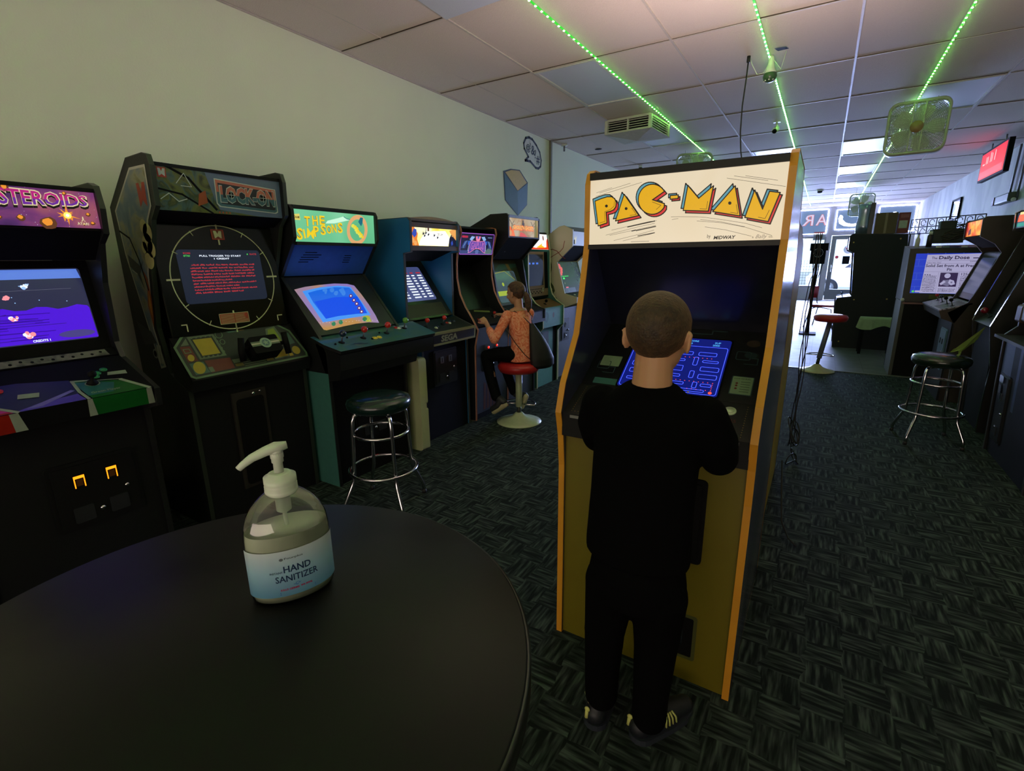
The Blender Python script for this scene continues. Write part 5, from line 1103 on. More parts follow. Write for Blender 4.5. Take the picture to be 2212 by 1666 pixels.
S.poly([(0.10, 0.19), (0.16, 0.22), (0.17, 0.235), (0.09, 0.22)], mat('panel_pale_teal', (110, 130, 128), 0.4), 1); S.poly([(0.22, 0.22), (0.42, 0.17), (0.45, 0.195), (0.25, 0.245)], mat('panel_pale_lime', (120, 132, 76), 0.4), 1)
cpo = c.put(mb, 'control_panel'); joystick(cpo, S, 0.38, 0.10, RED, 0.04, 0.015)
for u, v, m_ in ((0.10, 0.06, RED), (0.13, 0.09, RED), (0.47, 0.11, WHB)): button(cpo, S, u, v, m_, 0.013)
mb, S = c.slab(*P([(-2.60, 0.0), (-2.56, 0.86)]), mat('slate_front', (58, 66, 84), 0.5)); W_, H_ = S.w, S.h
for i in range(13): S.rect(0.12+i*0.018, 0.07, 0.012, 0.27-0.012*(i % 3), [mat('stripe_maroon', (104, 50, 54), 0.5), mat('stripe_rust', (134, 80, 50), 0.5), mat('stripe_plum', (74, 54, 86), 0.5)][i % 3], 1)
S.rect(0, 0, W_, 0.05, INNER, 2); c.put(mb, 'lower_front')
cd = coin_door(S, 0.12, 0.45, 0.26, 0.25, c.root, None, mat('coin_door_slate', (70, 76, 88), 0.4))
for u in (0.17, 0.31):
    q = MB(); p0 = S.P(u, 0.67); q.tube([p0+S.N*0.013, p0+S.N*0.019], 0.012, glow('red_button_light', (240, 50, 30), 1.2), 12); q.build('red_button', cd)
q = MB(); T = Surf(q, S.P(0.2, 0.58)+S.N*0.014, S.U, S.V, 1, 1); T.rect(0, 0, 0.09, 0.035, mat('white_sticker', (160, 164, 160), 0.5), 1); q.build('sticker', cd)
q = MB(); q.box(c.t, W-c.t, 0.69, 0.71, 0.02, 1.72, INNER); q.build('back_panel', c.root)

# 6: black cabinet with a jutting marquee box
c = Cab('black arcade cabinet with a jutting box marquee of orange lettering, under the wall drawing', -2.66, 4.16, 0.62, '+x')
P = lambda pts: pl(-2.66, pts); W = c.W
c.sides(P([(-2.66, 0), (-2.66, 0.75), (-2.52, 0.84), (-2.52, 0.93), (-2.72, 1.0), (-2.80, 1.45), (-2.70, 1.56), (-2.60, 1.66), (-2.60, 1.86), (-2.62, 1.88), (-2.80, 1.88), (-3.15, 1.73), (-3.35, 1.60), (-3.35, 0)]), BLACK, mat('black_edge_trim', (24, 25, 24), 0.35))
mb, S = c.slab(*P([(-2.607, 1.675), (-2.607, 1.845)]), glow_blotch('graveyard_print', [(0.25, (150, 96, 50)), (0.42, (196, 158, 104)), (0.6, (214, 196, 160)), (0.8, (190, 172, 120))], 0.75, 5, 2), th=0.004); W_, H_ = S.w, S.h
TR = glow('print_dark_tree', (74, 60, 44), 0.6); LT = glow('letters_orange', (240, 110, 20), 1.0); LY = glow('letters_pale_orange', (255, 190, 90), 1.0)
S.poly([(0, 0), (0.12, 0), (0.09, 0.06), (0.03, 0.09), (0, 0.09)], LT, 1); S.poly([(0.2, 0), (0.36, 0), (0.30, 0.03), (0.22, 0.045)], glow('print_red_orange', (220, 70, 40), 0.9), 2)
for u in (0.05, 0.46): S.line([(u, 0.06), (u+0.01, 0.11), (u-0.03, 0.15)], 0.008, TR, 3); S.line([(u+0.01, 0.11), (u+0.05, 0.145)], 0.006, TR, 3); S.line([(u+0.005, 0.10), (u+0.06, 0.11)], 0.005, TR, 3)
S.poly([(0.50, 0), (0.56, 0), (0.55, H_), (0.52, H_)], glow('print_olive', (140, 130, 50), 0.7), 2)
S.circle(0.27, 0.145, 0.014, TR, 4); S.poly([(0.25, 0.06), (0.30, 0.06), (0.295, 0.135), (0.25, 0.135)], TR, 4); S.line([(0.15, 0.12), (0.19, 0.15), (0.22, 0.14), (0.24, 0.16)], 0.004, glow('print_squiggle', (190, 120, 80), 0.8), 3); S.circle(0.03, 0.03, 0.025, glow('print_skull', (220, 160, 90), 0.9), 3)
S.text("GHOULS'N GHOSTS", 0.08, 0.055, 0, LT, 5, 0.07, w_=0.40, fit_h=0.055); S.text("GHOULS'N GHOSTS", 0.084, 0.068, 0, LY, 6, 0.02, w_=0.39, fit_h=0.036)
c.put(mb, 'marquee')
mb = MB(); mb.box(c.t, W-c.t, -0.062, -0.045, 1.846, 1.872, GREYM); mb.box(c.t, W-c.t, -0.062, -0.045, 1.662, 1.675, BLACK); c.put(mb, 'marquee_frame')
mb, S = c.slab(*P([(-2.61, 1.872), (-2.80, 1.876)]), BLACKM); c.put(mb, 'top_panel')
mb, S = c.slab(*P([(-2.80, 1.876), (-3.15, 1.726)]), BLACKM); c.put(mb, 'sloped_top')
mb, S = c.slab(*P([(-2.80, 1.46), (-2.615, 1.655)]), INNER); S.circle(0.12, 0.10, 0.012, GREYM, 1, ry=0.006); c.put(mb, 'marquee_underside')
mb, S = c.slab(*P([(-2.73, 1.0), (-2.90, 1.45)]), mat('bezel_tropical', (56, 60, 40), 0.4)); W_, H_ = S.w, S.h
S.poly([(0.0, 0.30), (0.25, 0.44), (W_, 0.44), (W_, 0.40), (0.30, 0.38)], mat('bezel_teal', (46, 80, 80), 0.4), 1)
S.poly([(0.36, 0.44), (0.42, 0.44), (0.56, 0.1), (0.53, 0.05)], mat('bezel_tan', (130, 100, 40), 0.4), 2)
S.rr(0.05, 0.03, 0.44, 0.33, 0.03, glow('screen_green_slate', (66, 84, 96), 0.8, 0.15), 2)
S.rect(0.06, 0.10, 0.42, 0.05, glow('screen_yellow_green', (160, 180, 40), 0.9), 3); S.rect(0.2, 0.06, 0.28, 0.02, SC, 3); S.line([(0.10, 0.34), (0.30, 0.36), (0.46, 0.26)], 0.008, glow('screen_yellow_line', (150, 150, 60), 0.8), 3); S.circle(0.2, 0.22, 0.02, glow('screen_yellow_green', (160, 180, 40), 0.9), 3)
c.put(mb, 'screen')
mb, S = c.slab(*P([(-2.52, 0.93), (-2.73, 1.0)]), BLACKM, x0=-0.01, x1=W+0.01); cpo = c.put(mb, 'control_panel'); joystick(cpo, S, 0.2, 0.1, BLUEB); joystick(cpo, S, 0.42, 0.1, BLUEB)
mb = MB(); mb.box(-0.01, W+0.01, -0.135, 0.0, 0.80, 0.925, BLACK); c.put(mb, 'panel_housing')
mb, S = c.slab(*P([(-2.675, 0), (-2.675, 0.82)]), mat('charcoal_front', (44, 50, 58), 0.5)); c.put(mb, 'lower_front'); coin_door(S, 0.2, 0.28, 0.24, 0.34, c.root, None, None, 1, CHROME)
q = MB(); q.box(c.t, W-c.t, 0.66, 0.68, 0.02, 1.58, INNER); q.build('back_panel', c.root)

# 7: teal cabinet with cream edges
c = Cab('teal-fronted arcade cabinet with pale cream edges and a bright white and red marquee', -2.66, 4.84, 0.54, '+x')
P = lambda pts: pl(-2.66, pts); W = c.W
TL = mat('teal_paint', (84, 150, 148), 0.5); TLD = mat('teal_side_paint', (44, 96, 84), 0.5)
c.sides(P([(-2.66, 0.0), (-2.66, 0.62), (-2.585, 0.70), (-2.585, 0.92), (-2.68, 0.98), (-2.74, 1.05), (-2.77, 1.15), (-2.775, 1.55), (-2.80, 1.72), (-2.84, 1.76), (-3.25, 1.76), (-3.25, 0)]), TLD, mat('cream_edge', (198, 200, 166), 0.35))
mb, S = c.slab(*P([(-2.79, 1.565), (-2.82, 1.735)]), glow('marquee_white', (255, 250, 245), 1.5), th=0.004); W_, H_ = S.w, S.h
RO = glow('marquee_red_orange', (240, 60, 20), 1.0)
S.poly([(0, 0), (W_, 0), (W_, 0.03), (0.35, 0.022), (0.2, 0.018), (0, 0.03)], RO, 1); S.poly([(0, 0.02), (0.05, 0.05), (0.09, 0.12), (0, 0.14)], RO, 2); S.poly([(W_, 0), (W_, 0.13), (0.47, 0.10), (0.45, 0.03)], RO, 2); S.poly([(0.2, 0.02), (0.38, 0.075), (0.34, 0.05), (0.42, 0.02)], glow('marquee_amber', (250, 190, 40), 1.1), 3); S.circle(0.40, 0.13, 0.015, glow('marquee_maroon', (120, 30, 20), 0.7), 3, ry=0.03)
for i, u in enumerate((0.15, 0.19, 0.225, 0.29, 0.33, 0.36)): S.line([(u, 0.06+i*0.008), (u+0.012, 0.085+i*0.008), (u+0.022, 0.065+i*0.008)], 0.003, glow('print_lilac', (150, 120, 180), 0.8), 3)
c.put(mb, 'marquee')
mb, S = c.slab(*P([(-2.82, 1.755), (-3.24, 1.757)]), BLACKM); c.put(mb, 'top_panel')
TAN = mat('tan_maze_bezel', (142, 112, 84), 0.5)
mb, S = c.slab(*P([(-2.79, 1.02), (-2.81, 1.54)]), TAN); W_, H_ = S.w, S.h
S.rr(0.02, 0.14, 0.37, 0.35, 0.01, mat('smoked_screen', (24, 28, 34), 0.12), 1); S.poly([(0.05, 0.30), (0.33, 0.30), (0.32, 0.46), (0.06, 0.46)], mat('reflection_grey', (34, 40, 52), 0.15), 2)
for i in range(3): S.rr(0.04+i*0.09, 0.38, 0.05, 0.02, 0.005, glow('screen_blue_spot', (60, 110, 220), 0.9), 3)
S.rect(0.415, 0.10, 0.085, 0.42, INNER, 2); S.rect(0.0, 0.0, W_, 0.02, INNER, 2)
for i in range(9): S.rect(0.03+0.036*i, 0.05+0.018*(i % 2), 0.026, 0.012, INNER, 2); S.rect(0.03+0.036*i, 0.095, 0.02, 0.010, INNER, 2)
S.circle(0.37, 0.09, 0.032, mat('bezel_brown', (96, 62, 44), 0.5), 3); S.circle(0.37, 0.088, 0.022, mat('bezel_cream', (190, 180, 150), 0.5), 4, ry=0.028); S.circle(0.37, 0.09, 0.012, mat('bezel_greyblue', (96, 110, 116), 0.5), 5)
c.put(mb, 'screen_bezel')
mb, S = c.slab(*P([(-2.60, 0.925), (-2.78, 1.0)]), mat('panel_wood_print', (110, 74, 44), 0.5)); cpo = c.put(mb, 'control_panel'); joystick(cpo, S, 0.2, 0.08, INNER, 0.04)
S.circle(0.2, 0.08, 0.03, GOLD, 1)
mb, S = c.slab(*P([(-2.595, 0.70), (-2.595, 0.925)]), TL); S.circle(0.09, 0.12, 0.05, mat('teal_stain', (60, 118, 120), 0.5), 1, ry=0.06); S.circle(0.26, 0.13, 0.022, mat('grey_emblem', (96, 104, 104), 0.5), 1, ry=0.032); c.put(mb, 'panel_apron')
mb, S = c.slab(*P([(-2.675, 0.0), (-2.675, 0.70)]), TL); S.rect(0.0, 0.25, 0.10, 0.42, INNER, 1); S.rect(0.19, 0.0, 0.0, 0.0, INNER, 1); S.rect(0.40, 0.0, 0.12, 0.70, INNER, 1); c.put(mb, 'lower_front')
coin_door(S, 0.11, 0.26, 0.17, 0.38, c.root, None, mat('coin_door_steel', (96, 104, 110), 0.35, 0.6), 1, CHROME)
q = MB(); q.box(c.t, W-c.t, 0.55, 0.57, 0.02, 1.74, INNER); q.build('back_panel', c.root)

# 8: cabinet with the pale pinkish side
c = Cab('pale beige-sided arcade cabinet with red curls painted on its side, far end of the row', -2.68, 5.46, 0.62, '+x')
P = lambda pts: pl(-2.68, pts); W = c.W
PKS = mat('pale_beige_side', (196, 186, 162), 0.5, noise=0.06, scale=4)
prof = P([(-2.70, 0), (-2.70, 0.86), (-2.46, 0.945), (-2.46, 1.01), (-2.62, 1.05), (-2.73, 1.42), (-2.53, 1.60), (-2.53, 1.785), (-2.64, 1.835), (-2.70, 1.825), (-3.0, 1.64), (-3.15, 1.5), (-3.15, 0)])
c.sides(prof, PKS, mat('beige_edge', (180, 176, 140), 0.4))
mb = MB(); S = Surf(mb, (-0.0008, P([(-3.15, 0)])[0][0], 0), (0, -1, 0), (0, 0, 1), 0.7, 2)
CUR = mat('brick_red_curl', (130, 60, 50), 0.5); GRN = mat('leaf_green_print', (72, 84, 50), 0.5); NV = mat('navy_splash', (34, 50, 88), 0.5)
S.line([(0.30, 1.56), (0.36, 1.57), (0.42, 1.55), (0.48, 1.49), (0.53, 1.46)], 0.009, CUR, 1); S.line([(0.31, 1.46), (0.38, 1.50), (0.46, 1.54), (0.50, 1.58), (0.52, 1.66)], 0.008, CUR, 1)
S.poly(circ(0.32, 1.36, 0.035, 14, 0.08), GRN, 1); S.poly([(0.33, 1.20), (0.38, 1.14), (0.40, 1.08), (0.36, 1.03), (0.33, 1.06), (0.37, 1.10), (0.33, 1.14)], GRN, 1)
for u, v, r in ((0.40, 0.98, 0.03), (0.41, 0.93, 0.035), (0.38, 0.90, 0.025), (0.44, 0.87, 0.03), (0.41, 0.84, 0.025)): S.circle(u, v, r, NV, 1, 9)
S.poly([(0.30, 0.0), (0.42, 0.0), (0.42, 0.86), (0.30, 0.90)], mat('beige_edge', (180, 176, 140), 0.4), 1)
mb.build('side_art', c.root)
mb, S = c.slab(*P([(-2.54, 1.61), (-2.54, 1.77)]), glow('marquee_grey', (120, 132, 146), 0.75)); S.rect(0.0, 0.0, 0.01, 0.16, GREYM, 1); S.poly([(0.06, 0.02), (0.10, 0.02), (0.11, 0.07), (0.13, 0.12), (0.09, 0.08), (0.08, 0.13), (0.07, 0.08), (0.04, 0.11), (0.06, 0.06)], glow('figure_yellow', (190, 180, 110), 0.8), 1); S.rect(0.04, 0.015, 0.03, 0.05, INNER, 2); c.put(mb, 'marquee')
mb = MB(); mb.prism(P([(-2.53, 1.775), (-2.64, 1.83), (-2.64, 1.815), (-2.55, 1.77)]), c.t, W-c.t, GREYM); c.put(mb, 'top_panel')
mb, S = c.slab(*P([(-2.74, 1.43), (-2.55, 1.60)]), INNER); c.put(mb, 'marquee_underside')
mb, S = c.slab(*P([(-2.62, 1.055), (-2.735, 1.42)]), mat('grey_glass_art', (58, 66, 66), 0.2)); W_, H_ = S.w, S.h
for u, v, r in ((0.02, 0.33, 0.035), (0.04, 0.27, 0.03), (0.02, 0.24, 0.025), (0.06, 0.30, 0.025)): S.circle(u+0.01, v, r, glow('screen_tomato', (230, 80, 60), 0.9), 1, 9)
for i in range(7): S.rect(0.02+i*0.028, 0.20, 0.015, 0.012, glow('screen_vivid_green', (40, 230, 80), 1.1), 3)
S.rect(0.04, 0.17, 0.05, 0.02, glow('screen_vivid_green', (40, 230, 80), 1.1), 3); S.rect(0.06, 0.06, 0.07, 0.015, glow('screen_tomato', (230, 80, 60), 0.9), 2); S.rect(0.05, 0.11, 0.02, 0.02, GOLD, 2); S.rect(0.02, 0.0, 0.3, 0.06, mat('dark_teal_print2', (44, 66, 66), 0.3), 1); S.circle(0.12, 0.03, 0.02, mat('teal_circle', (62, 104, 92), 0.3), 3)
c.put(mb, 'screen_glass')
mb, S = c.slab(*P([(-2.465, 1.01), (-2.62, 1.05)]), mat('panel_dark_green_art', (30, 42, 36), 0.4)); cpo = c.put(mb, 'control_panel'); joystick(cpo, S, 0.3, 0.08, INNER, 0.04); button(cpo, S, 0.1, 0.08, WHB)
mb, S = c.slab(*P([(-2.465, 0.95), (-2.465, 1.01)]), mat('pale_blue_metal', (150, 160, 170), 0.4)); c.put(mb, 'panel_apron')
mb, S = c.slab(*P([(-2.71, 0.0), (-2.71, 0.86)]), mat('blue_grey_front', (92, 100, 124), 0.5)); c.put(mb, 'lower_front'); coin_door(S, 0.08, 0.45, 0.22, 0.28, c.root, None, mat('coin_door_dark_slate', (48, 52, 62), 0.4), 1, CHROME)
q = MB(); q.box(c.t, W-c.t, 0.44, 0.46, 0.02, 1.48, INNER); q.build('back_panel', c.root)

# ---------------------------------------------------------------- yellow cabinet standing back to back with the first
c = Cab('olive-yellow arcade cabinet standing directly behind the tall yellow-edged one, cables down its side', -0.74, 2.60, 0.62, '-y')
prof = [(0.0, 0.0), (0.0, 1.50), (0.10, 1.605), (0.55, 1.60), (0.95, 1.52), (1.12, 1.40), (1.05, 1.0), (1.15, 0.95), (1.12, 0.0)]
c.sides(prof, mat('olive_yellow_side', (150, 132, 40), 0.5, noise=0.1, scale=5), BLACK)
q = MB(); q.prism(offset_loop(prof, -0.012), c.t, c.W-c.t, INNER); q.build('body', c.root)
q = MB(); q.rbox(0.08, 0.54, -0.004, 0.02, 0.5, 1.3, mat('grey_rear_door', (70, 72, 74), 0.5), 0.01, 'y'); q.build('rear_door', c.root)

# cables behind it
cab = thing('cable_bundle', 'bundle of black cables hanging and coiling behind the yellow cabinets', 'cables', (-0.045, 3.86, 0))
rr_ = random.Random(21); m = MB()
for i in range(4):
    x0 = rr_.uniform(-0.02, 0.02); y0 = rr_.uniform(-0.05, 0.1); pts = []
    for k in range(15):
        z = 1.60-k*0.105; pts.append((x0*0.6+0.012*math.sin(k*0.9+i*2), y0*0.5+0.03*math.sin(k*0.6+i), max(0.012, z)))
    m.tube(pts, 0.0035, RUBBER, 6)
m.build('hanging_cables', cab)
m = MB()
for i in range(5):
    c_ = (0.01+rr_.uniform(-0.02, 0.03), rr_.uniform(-0.02, 0.12), 0.012+0.25*rr_.random()); R_ = rr_.uniform(0.05, 0.1)
    m.tube([(c_[0]+R_*0.45*math.cos(t*0.45+i), c_[1]+R_*math.cos(t*0.45), max(0.01, c_[2]+R_*0.9*math.sin(t*0.45+i*0.3))) for t in range(16)], 0.0045, RUBBER, 6)
m.build('coiled_cables', cab)
m = MB(); pts = [(-0.02, -0.9, 0.35), (0.0, -1.0, 0.2), (0.02, -1.1, 0.08), (0.06, -1.15, 0.02), (0.1, -1.2, 0.012)]; m.tube(pts, 0.004, RUBBER, 6); m.build('loose_lead', cab)

# ---------------------------------------------------------------- right row, facing -x
# R1 big black cabinet seen from its side
c = Cab('big plain black arcade cabinet seen side-on at the right, boxes stacked on its top', 0.28, 9.62, 0.72, '-x')
P = lambda pts: pr(0.28, pts)
DB = mat('speckled_black_side', (12, 13, 14), 0.7, noise=0.4, scale=200)
c.sides(P([(0.28, 0), (0.235, 0.74), (0.25, 0.80), (0.44, 0.83), (0.385, 1.50), (0.305, 1.545), (0.30, 1.76), (0.335, 1.79), (1.02, 1.765), (1.07, 1.2), (1.07, 0)]), DB, mat('black_edge_trim', (24, 25, 24), 0.35))
mb, S = c.slab(*P([(0.405, 1.50), (0.46, 0.84)][::-1]), INNER); S.rect(0.04, 0.04, S.w-0.08, S.h-0.1, glow('screen_blue_white', (120, 170, 255), 1.1), 1); c.put(mb, 'screen')
mb, S = c.slab(*P([(0.315, 1.56), (0.312, 1.75)]), mat('unlit_marquee', (40, 44, 70), 0.3)); c.put(mb, 'marquee')
mb, S = c.slab(*P([(0.25, 0.79), (0.44, 0.83)]), mat('pale_panel_top', (150, 160, 180), 0.3)); cpo = c.put(mb, 'control_panel'); joystick(cpo, S, 0.25, 0.08, BLUEB); joystick(cpo, S, 0.5, 0.08, BLUEB)
mb, S = c.slab(*P([(0.29, 0.0), (0.25, 0.78)]), mat('grey_blue_front', (120, 130, 150), 0.5)); c.put(mb, 'lower_front')
mb, S = c.slab(*P([(0.34, 1.785), (1.02, 1.76)]), BLACKM); c.put(mb, 'top_panel')
q = MB(); 
for y, z in ((0.08, 1.66), (0.66, 1.70), (0.2, 0.78), (0.08, 0.1), (0.62, 0.80)): q = MB(); q.tube([(c.W, y, z), (c.W+0.006, y, z)], 0.012, mat('brass_screw', (190, 150, 90), 0.4, 0.6), 8); q.build('bolt', c.root)

def crate(name, label, cat, x0, x1, y0, y1, z0, z1, m, rz=0, parts=()):
    t = thing(name, label, cat, ((x0+x1)/2, (y0+y1)/2, z0), rz); a, b = (x1-x0)/2, (y1-y0)/2
    q = MB(); q.box(-a, a, -b, b, 0, z1-z0, m); q.build('box_body', t)
    for nm, u, v, w_, h, mm in parts:
        q = MB(); S = Surf(q, (-a+u, -b-0.001, v), (1, 0, 0), (0, 0, 1), w_, h); q.box(-a+u, -a+u+w_, -b-0.003, -b, v, v+h, mm); q.build(nm, t)
    return t
CARD_B = mat('brown_cardboard', (96, 78, 54), 0.8)
crate('cardboard_box', 'brown cardboard box on top of the big black cabinet', 'box', 0.60, 0.87, 9.72, 10.1, 1.785, 2.09, CARD_B, 0, (('tape', 0.12, 0.0, 0.03, 0.305, mat('parcel_tape', (124, 104, 76), 0.4)),))
crate('product_box', 'red and white printed box beside the brown box on the black cabinet', 'box', 0.885, 1.02, 9.70, 9.95, 1.785, 2.08, mat('red_box', (120, 48, 44), 0.6), 0.0, (('label_patch', 0.01, 0.07, 0.10, 0.11, mat('cream_label', (172, 176, 150), 0.6)), ('label_patch', 0.02, 0.22, 0.10, 0.05, mat('pink_label', (150, 84, 80), 0.6))))
t = thing('plastic_wrapped_bundle', 'shiny clear plastic wrapped bundle standing at the edge of the black cabinet top', 'bundle', (0.46, 9.85, 1.79))
q = MB(); prof_ = [(0.10, 0.0), (0.11, 0.12), (0.09, 0.26), (0.10, 0.36), (0.11, 0.44), (0.08, 0.45)]; q.lathe(prof_, mat('silver_film', (150, 162, 180), 0.15, 0.7), n=9, sy=0.7); q.build('wrap', t)
q = MB(); q.box(0.06, 0.12, -0.06, 0.06, 0, 0.46, mat('dark_navy_board', (26, 30, 44), 0.3)); q.build('back_board', t)

# R2 cabinet with the large screen, facing the camera
c = Cab('black cabinet with a large lit screen showing a newspaper page', 0.87, 7.62, 0.82, '-y')
W = c.W
q = MB(); q.box(0.0, W, 0.0, 0.7, 0.0, 0.89, mat('dark_cabinet', (13, 13, 14), 0.7, spec=0.2)); q.box(-0.015, 0.02, -0.01, 0.5, 0.0, 0.92, mat('grey_white_edge', (70, 72, 64), 0.5)); q.box(0.0, W, -0.012, 0.0, 0.885, 0.905, mat('dull_pink_edge', (130, 90, 90), 0.5)); q.build('pedestal', c.root)
TVF = mat('tv_frame', (38, 38, 33), 0.45)
mb = MB(); mb.prism([(0.02, 0.91), (0.07, 1.53), (0.62, 1.57), (0.62, 0.91)], -0.01, W, TVF, BLACK); c.put(mb, 'screen_housing')
mb, S = c.slab((0.008, 0.93), (0.058, 1.52), TVF, x0=-0.01, x1=W, th=0.012); W_, H_ = S.w, S.h
S.rect(0.065, 0.085, 0.70, 0.46, glow('screen_brick_blue', (26, 56, 190), 0.95, 0.2), 1)
BRL = glow('screen_brick_line', (70, 100, 200), 0.9, 0.2)
for r in range(6):
    S.rect(0.066, 0.085+r*0.078, 0.698, 0.003, BRL, 2)
    for k_ in range(5): S.rect(0.10+k_*0.16+(0.07 if r % 2 else 0), 0.087+r*0.078, 0.003, 0.074, BRL, 2)
NP = glow('newsprint', (168, 164, 200), 0.95, 0.2); NI = glow('news_ink', (52, 44, 84), 0.6, 0.3); NG = glow('news_grey', (118, 114, 150), 0.8, 0.3)
S.poly([(0.155, 0.088), (0.66, 0.088), (0.66, 0.54), (0.17, 0.53)], NP, 3)
S.text('The', 0.215, 0.478, 0.042, NI, 4, 0.01, w_=0.05, fit_h=0.028); S.text('Daily Dose', 0.28, 0.466, 0.05, NI, 4, 0.03, w_=0.27, fit_h=0.05); S.rect(0.58, 0.485, 0.055, 0.010, NI, 4)
S.rect(0.18, 0.462, 0.46, 0.002, NI, 4); S.rect(0.17, 0.448, 0.14, 0.002, NG, 4); S.text('EXPERT', 0.56, 0.444, 0.02, NI, 4, 0.0, w_=0.07, fit_h=0.013); S.text('Take No Oat', 0.175, 0.432, 0.02, NI, 4, w_=0.13, fit_h=0.012)
S.rect(0.17, 0.428, 0.47, 0.0015, NI, 4)
S.text('Solid Set from A at Freak', 0.172, 0.388, 0.03, NI, 4, 0.02, w_=0.46, fit_h=0.034); S.text('Pit', 0.37, 0.345, 0.03, NI, 4, 0.02, w_=0.045, fit_h=0.032)
S.rect(0.165, 0.335, 0.47, 0.0015, NI, 4); S.text('125423', 0.505, 0.295, 0.03, NI, 4, 0.01, w_=0.115, fit_h=0.027); S.text('98%', 0.50, 0.105, 0.03, NI, 4, w_=0.06, fit_h=0.02)
for i in range(3): S.poly([(0.18+i*0.022+(0.010 if j % 2 == 0 else 0.004)*math.sin(j*PI/5), 0.30+(0.010 if j % 2 == 0 else 0.004)*math.cos(j*PI/5)) for j in range(10)], NI, 4)
for (x0, x1, zt) in ((0.165, 0.29, 0.285), (0.50, 0.64, 0.28), (0.32, 0.475, 0.135)):
    v = zt
    while v > 0.10:
        x = x0
        while x < x1-0.008:
            wd = rr_.uniform(0.005, 0.018); S.rect(x, v, min(wd, x1-x), 0.005, NI if rr_.random() < 0.45 else NG, 4); x += wd+0.003
        v -= 0.0105
S.rect(0.30, 0.09, 0.002, 0.24, NG, 4); S.rect(0.485, 0.09, 0.002, 0.24, NG, 4)
S.rect(0.318, 0.165, 0.158, 0.16, glow('photo_dark', (58, 44, 86), 0.7, 0.3), 4); S.circle(0.385, 0.29, 0.028, NP, 5, 16); S.poly([(0.35, 0.24), (0.42, 0.245), (0.44, 0.20), (0.40, 0.17), (0.34, 0.19)], NG, 5); S.poly([(0.41, 0.25), (0.45, 0.235), (0.465, 0.195), (0.43, 0.18), (0.40, 0.21)], NP, 6); S.circle(0.43, 0.215, 0.010, NG, 7, 6); S.poly([(0.325, 0.20), (0.36, 0.235), (0.38, 0.22), (0.34, 0.18)], NP, 6)
S.circle(0.092, 0.105, 0.013, EG, 5, 14); S.rr(0.11, 0.095, 0.068, 0.022, 0.004, NP, 5)
S.rect(0.25, 0.02, 0.2, 0.05, mat('dull_olive_strip', (84, 88, 36), 0.5), 1)
c.put(mb, 'screen')
q = MB(); q.add([(0.55, 0.075, 1.535), (W, 0.075, 1.535), (W, 0.6, 1.572), (0.35, 0.6, 1.572)], [(0, 1, 2, 3)], mat('dark_red_top', (96, 34, 36), 0.5)); q.build('top_sheet', c.root)
q = MB(); q.ball((-0.005, -0.005, 0.935), 0.02, WHITEP, 10); q.build('corner_knob', c.root)

# clutter lying on the screen housing
t = thing('game_controller_pile', 'dark tangle of controllers and cables piled on top of the large screen', 'electronics', (1.22, 7.95, 1.592))
q = MB(); q.rbox(-0.16, 0.14, -0.1, 0.15, 0.0, 0.16, mat('dark_green_case', (34, 42, 34), 0.6), 0.03); q.rbox(-0.1, 0.05, -0.12, 0.06, 0.16, 0.25, mat('dark_green_case', (34, 42, 34), 0.6), 0.02); q.build('equipment_case', t)
q = MB()
for i in range(14): q.tube([(0.1+0.16*math.cos(k*0.5+i)+rr_.uniform(-.02, .02), -0.02+0.1*math.sin(k*0.5+i*1.3), max(0.008, 0.05+0.015*i*0.6+0.04*math.sin(k*0.8+i))) for k in range(12)], 0.006, mat('brown_black_cable', (54, 46, 34), 0.6), 5)
q.build('coiled_leads', t)
t = thing('bottle', 'small pale bottle at the left end of the clutter on the large screen', 'bottle', (0.93, 7.80, 1.545)); q = MB(); q.lathe([(0.022, 0), (0.024, 0.09), (0.010, 0.12), (0.010, 0.15)], WHITEP, n=14); q.build('bottle_body', t); q = MB(); q.lathe([(0.012, 0.15), (0.012, 0.17)], mat('blue_cap', (70, 80, 200), 0.4), n=12); q.build('cap', t)
t = thing('spray_can', 'dark can with white cap among the clutter on the large screen', 'can', (1.035, 7.76, 1.545)); q = MB(); q.lathe([(0.028, 0), (0.028, 0.13), (0.02, 0.145)], mat('dark_can', (40, 36, 34), 0.4), n=14); q.build('can_body', t); q = MB(); q.lathe([(0.018, 0.145), (0.018, 0.18)], WHITEP, n=12); q.build('cap', t)
for i, x in enumerate((1.10, 1.17, 1.33)):
    q = MB(); q.box(x, x+0.05, 7.705, 7.74, 1.538, 1.556, [WHITEP, mat('pale_teal_box', (120, 150, 140), 0.5), WHITEP][i]); tag(q.build('small_carton'), ['small pale carton on the front edge of the large screen, left of the teal one', 'small teal carton on the front edge of the large screen', 'small pale carton on the front edge of the large screen, right of the teal one'][i], 'box')
# wrought iron railing behind
t = thing('iron_railing', 'black wrought iron railing with scroll work behind the large screen at the right wall', 'railing', (1.75, 11.9, 1.85))
q = MB(); IR = mat('wrought_iron', (18, 18, 22), 0.5)
for z in (0.0, 0.12, 0.26): q.tube([(-0.42, 0.5, z), (0.45, -0.45, z)], 0.010, IR, 6)
q.build('rails', t); q = MB()
def rp(s_, z): return (-0.42+0.87*s_, 0.5-0.95*s_, z)
for i in range(9):
    s0 = i/8; q.tube([rp(s0, 0), rp(s0, 0.26)], 0.008, IR, 6)
    if i < 8:
        q.tube([rp(s0+0.06+0.035*math.cos(a*0.5), 0.19+0.05*math.sin(a*0.5)) for a in range(12)], 0.006, IR, 5); q.tube([rp(s0+0.02, 0.02), rp(s0+0.06, 0.1), rp(s0+0.11, 0.05)], 0.006, IR, 5)
q.build('scrolls', t)
q = MB()
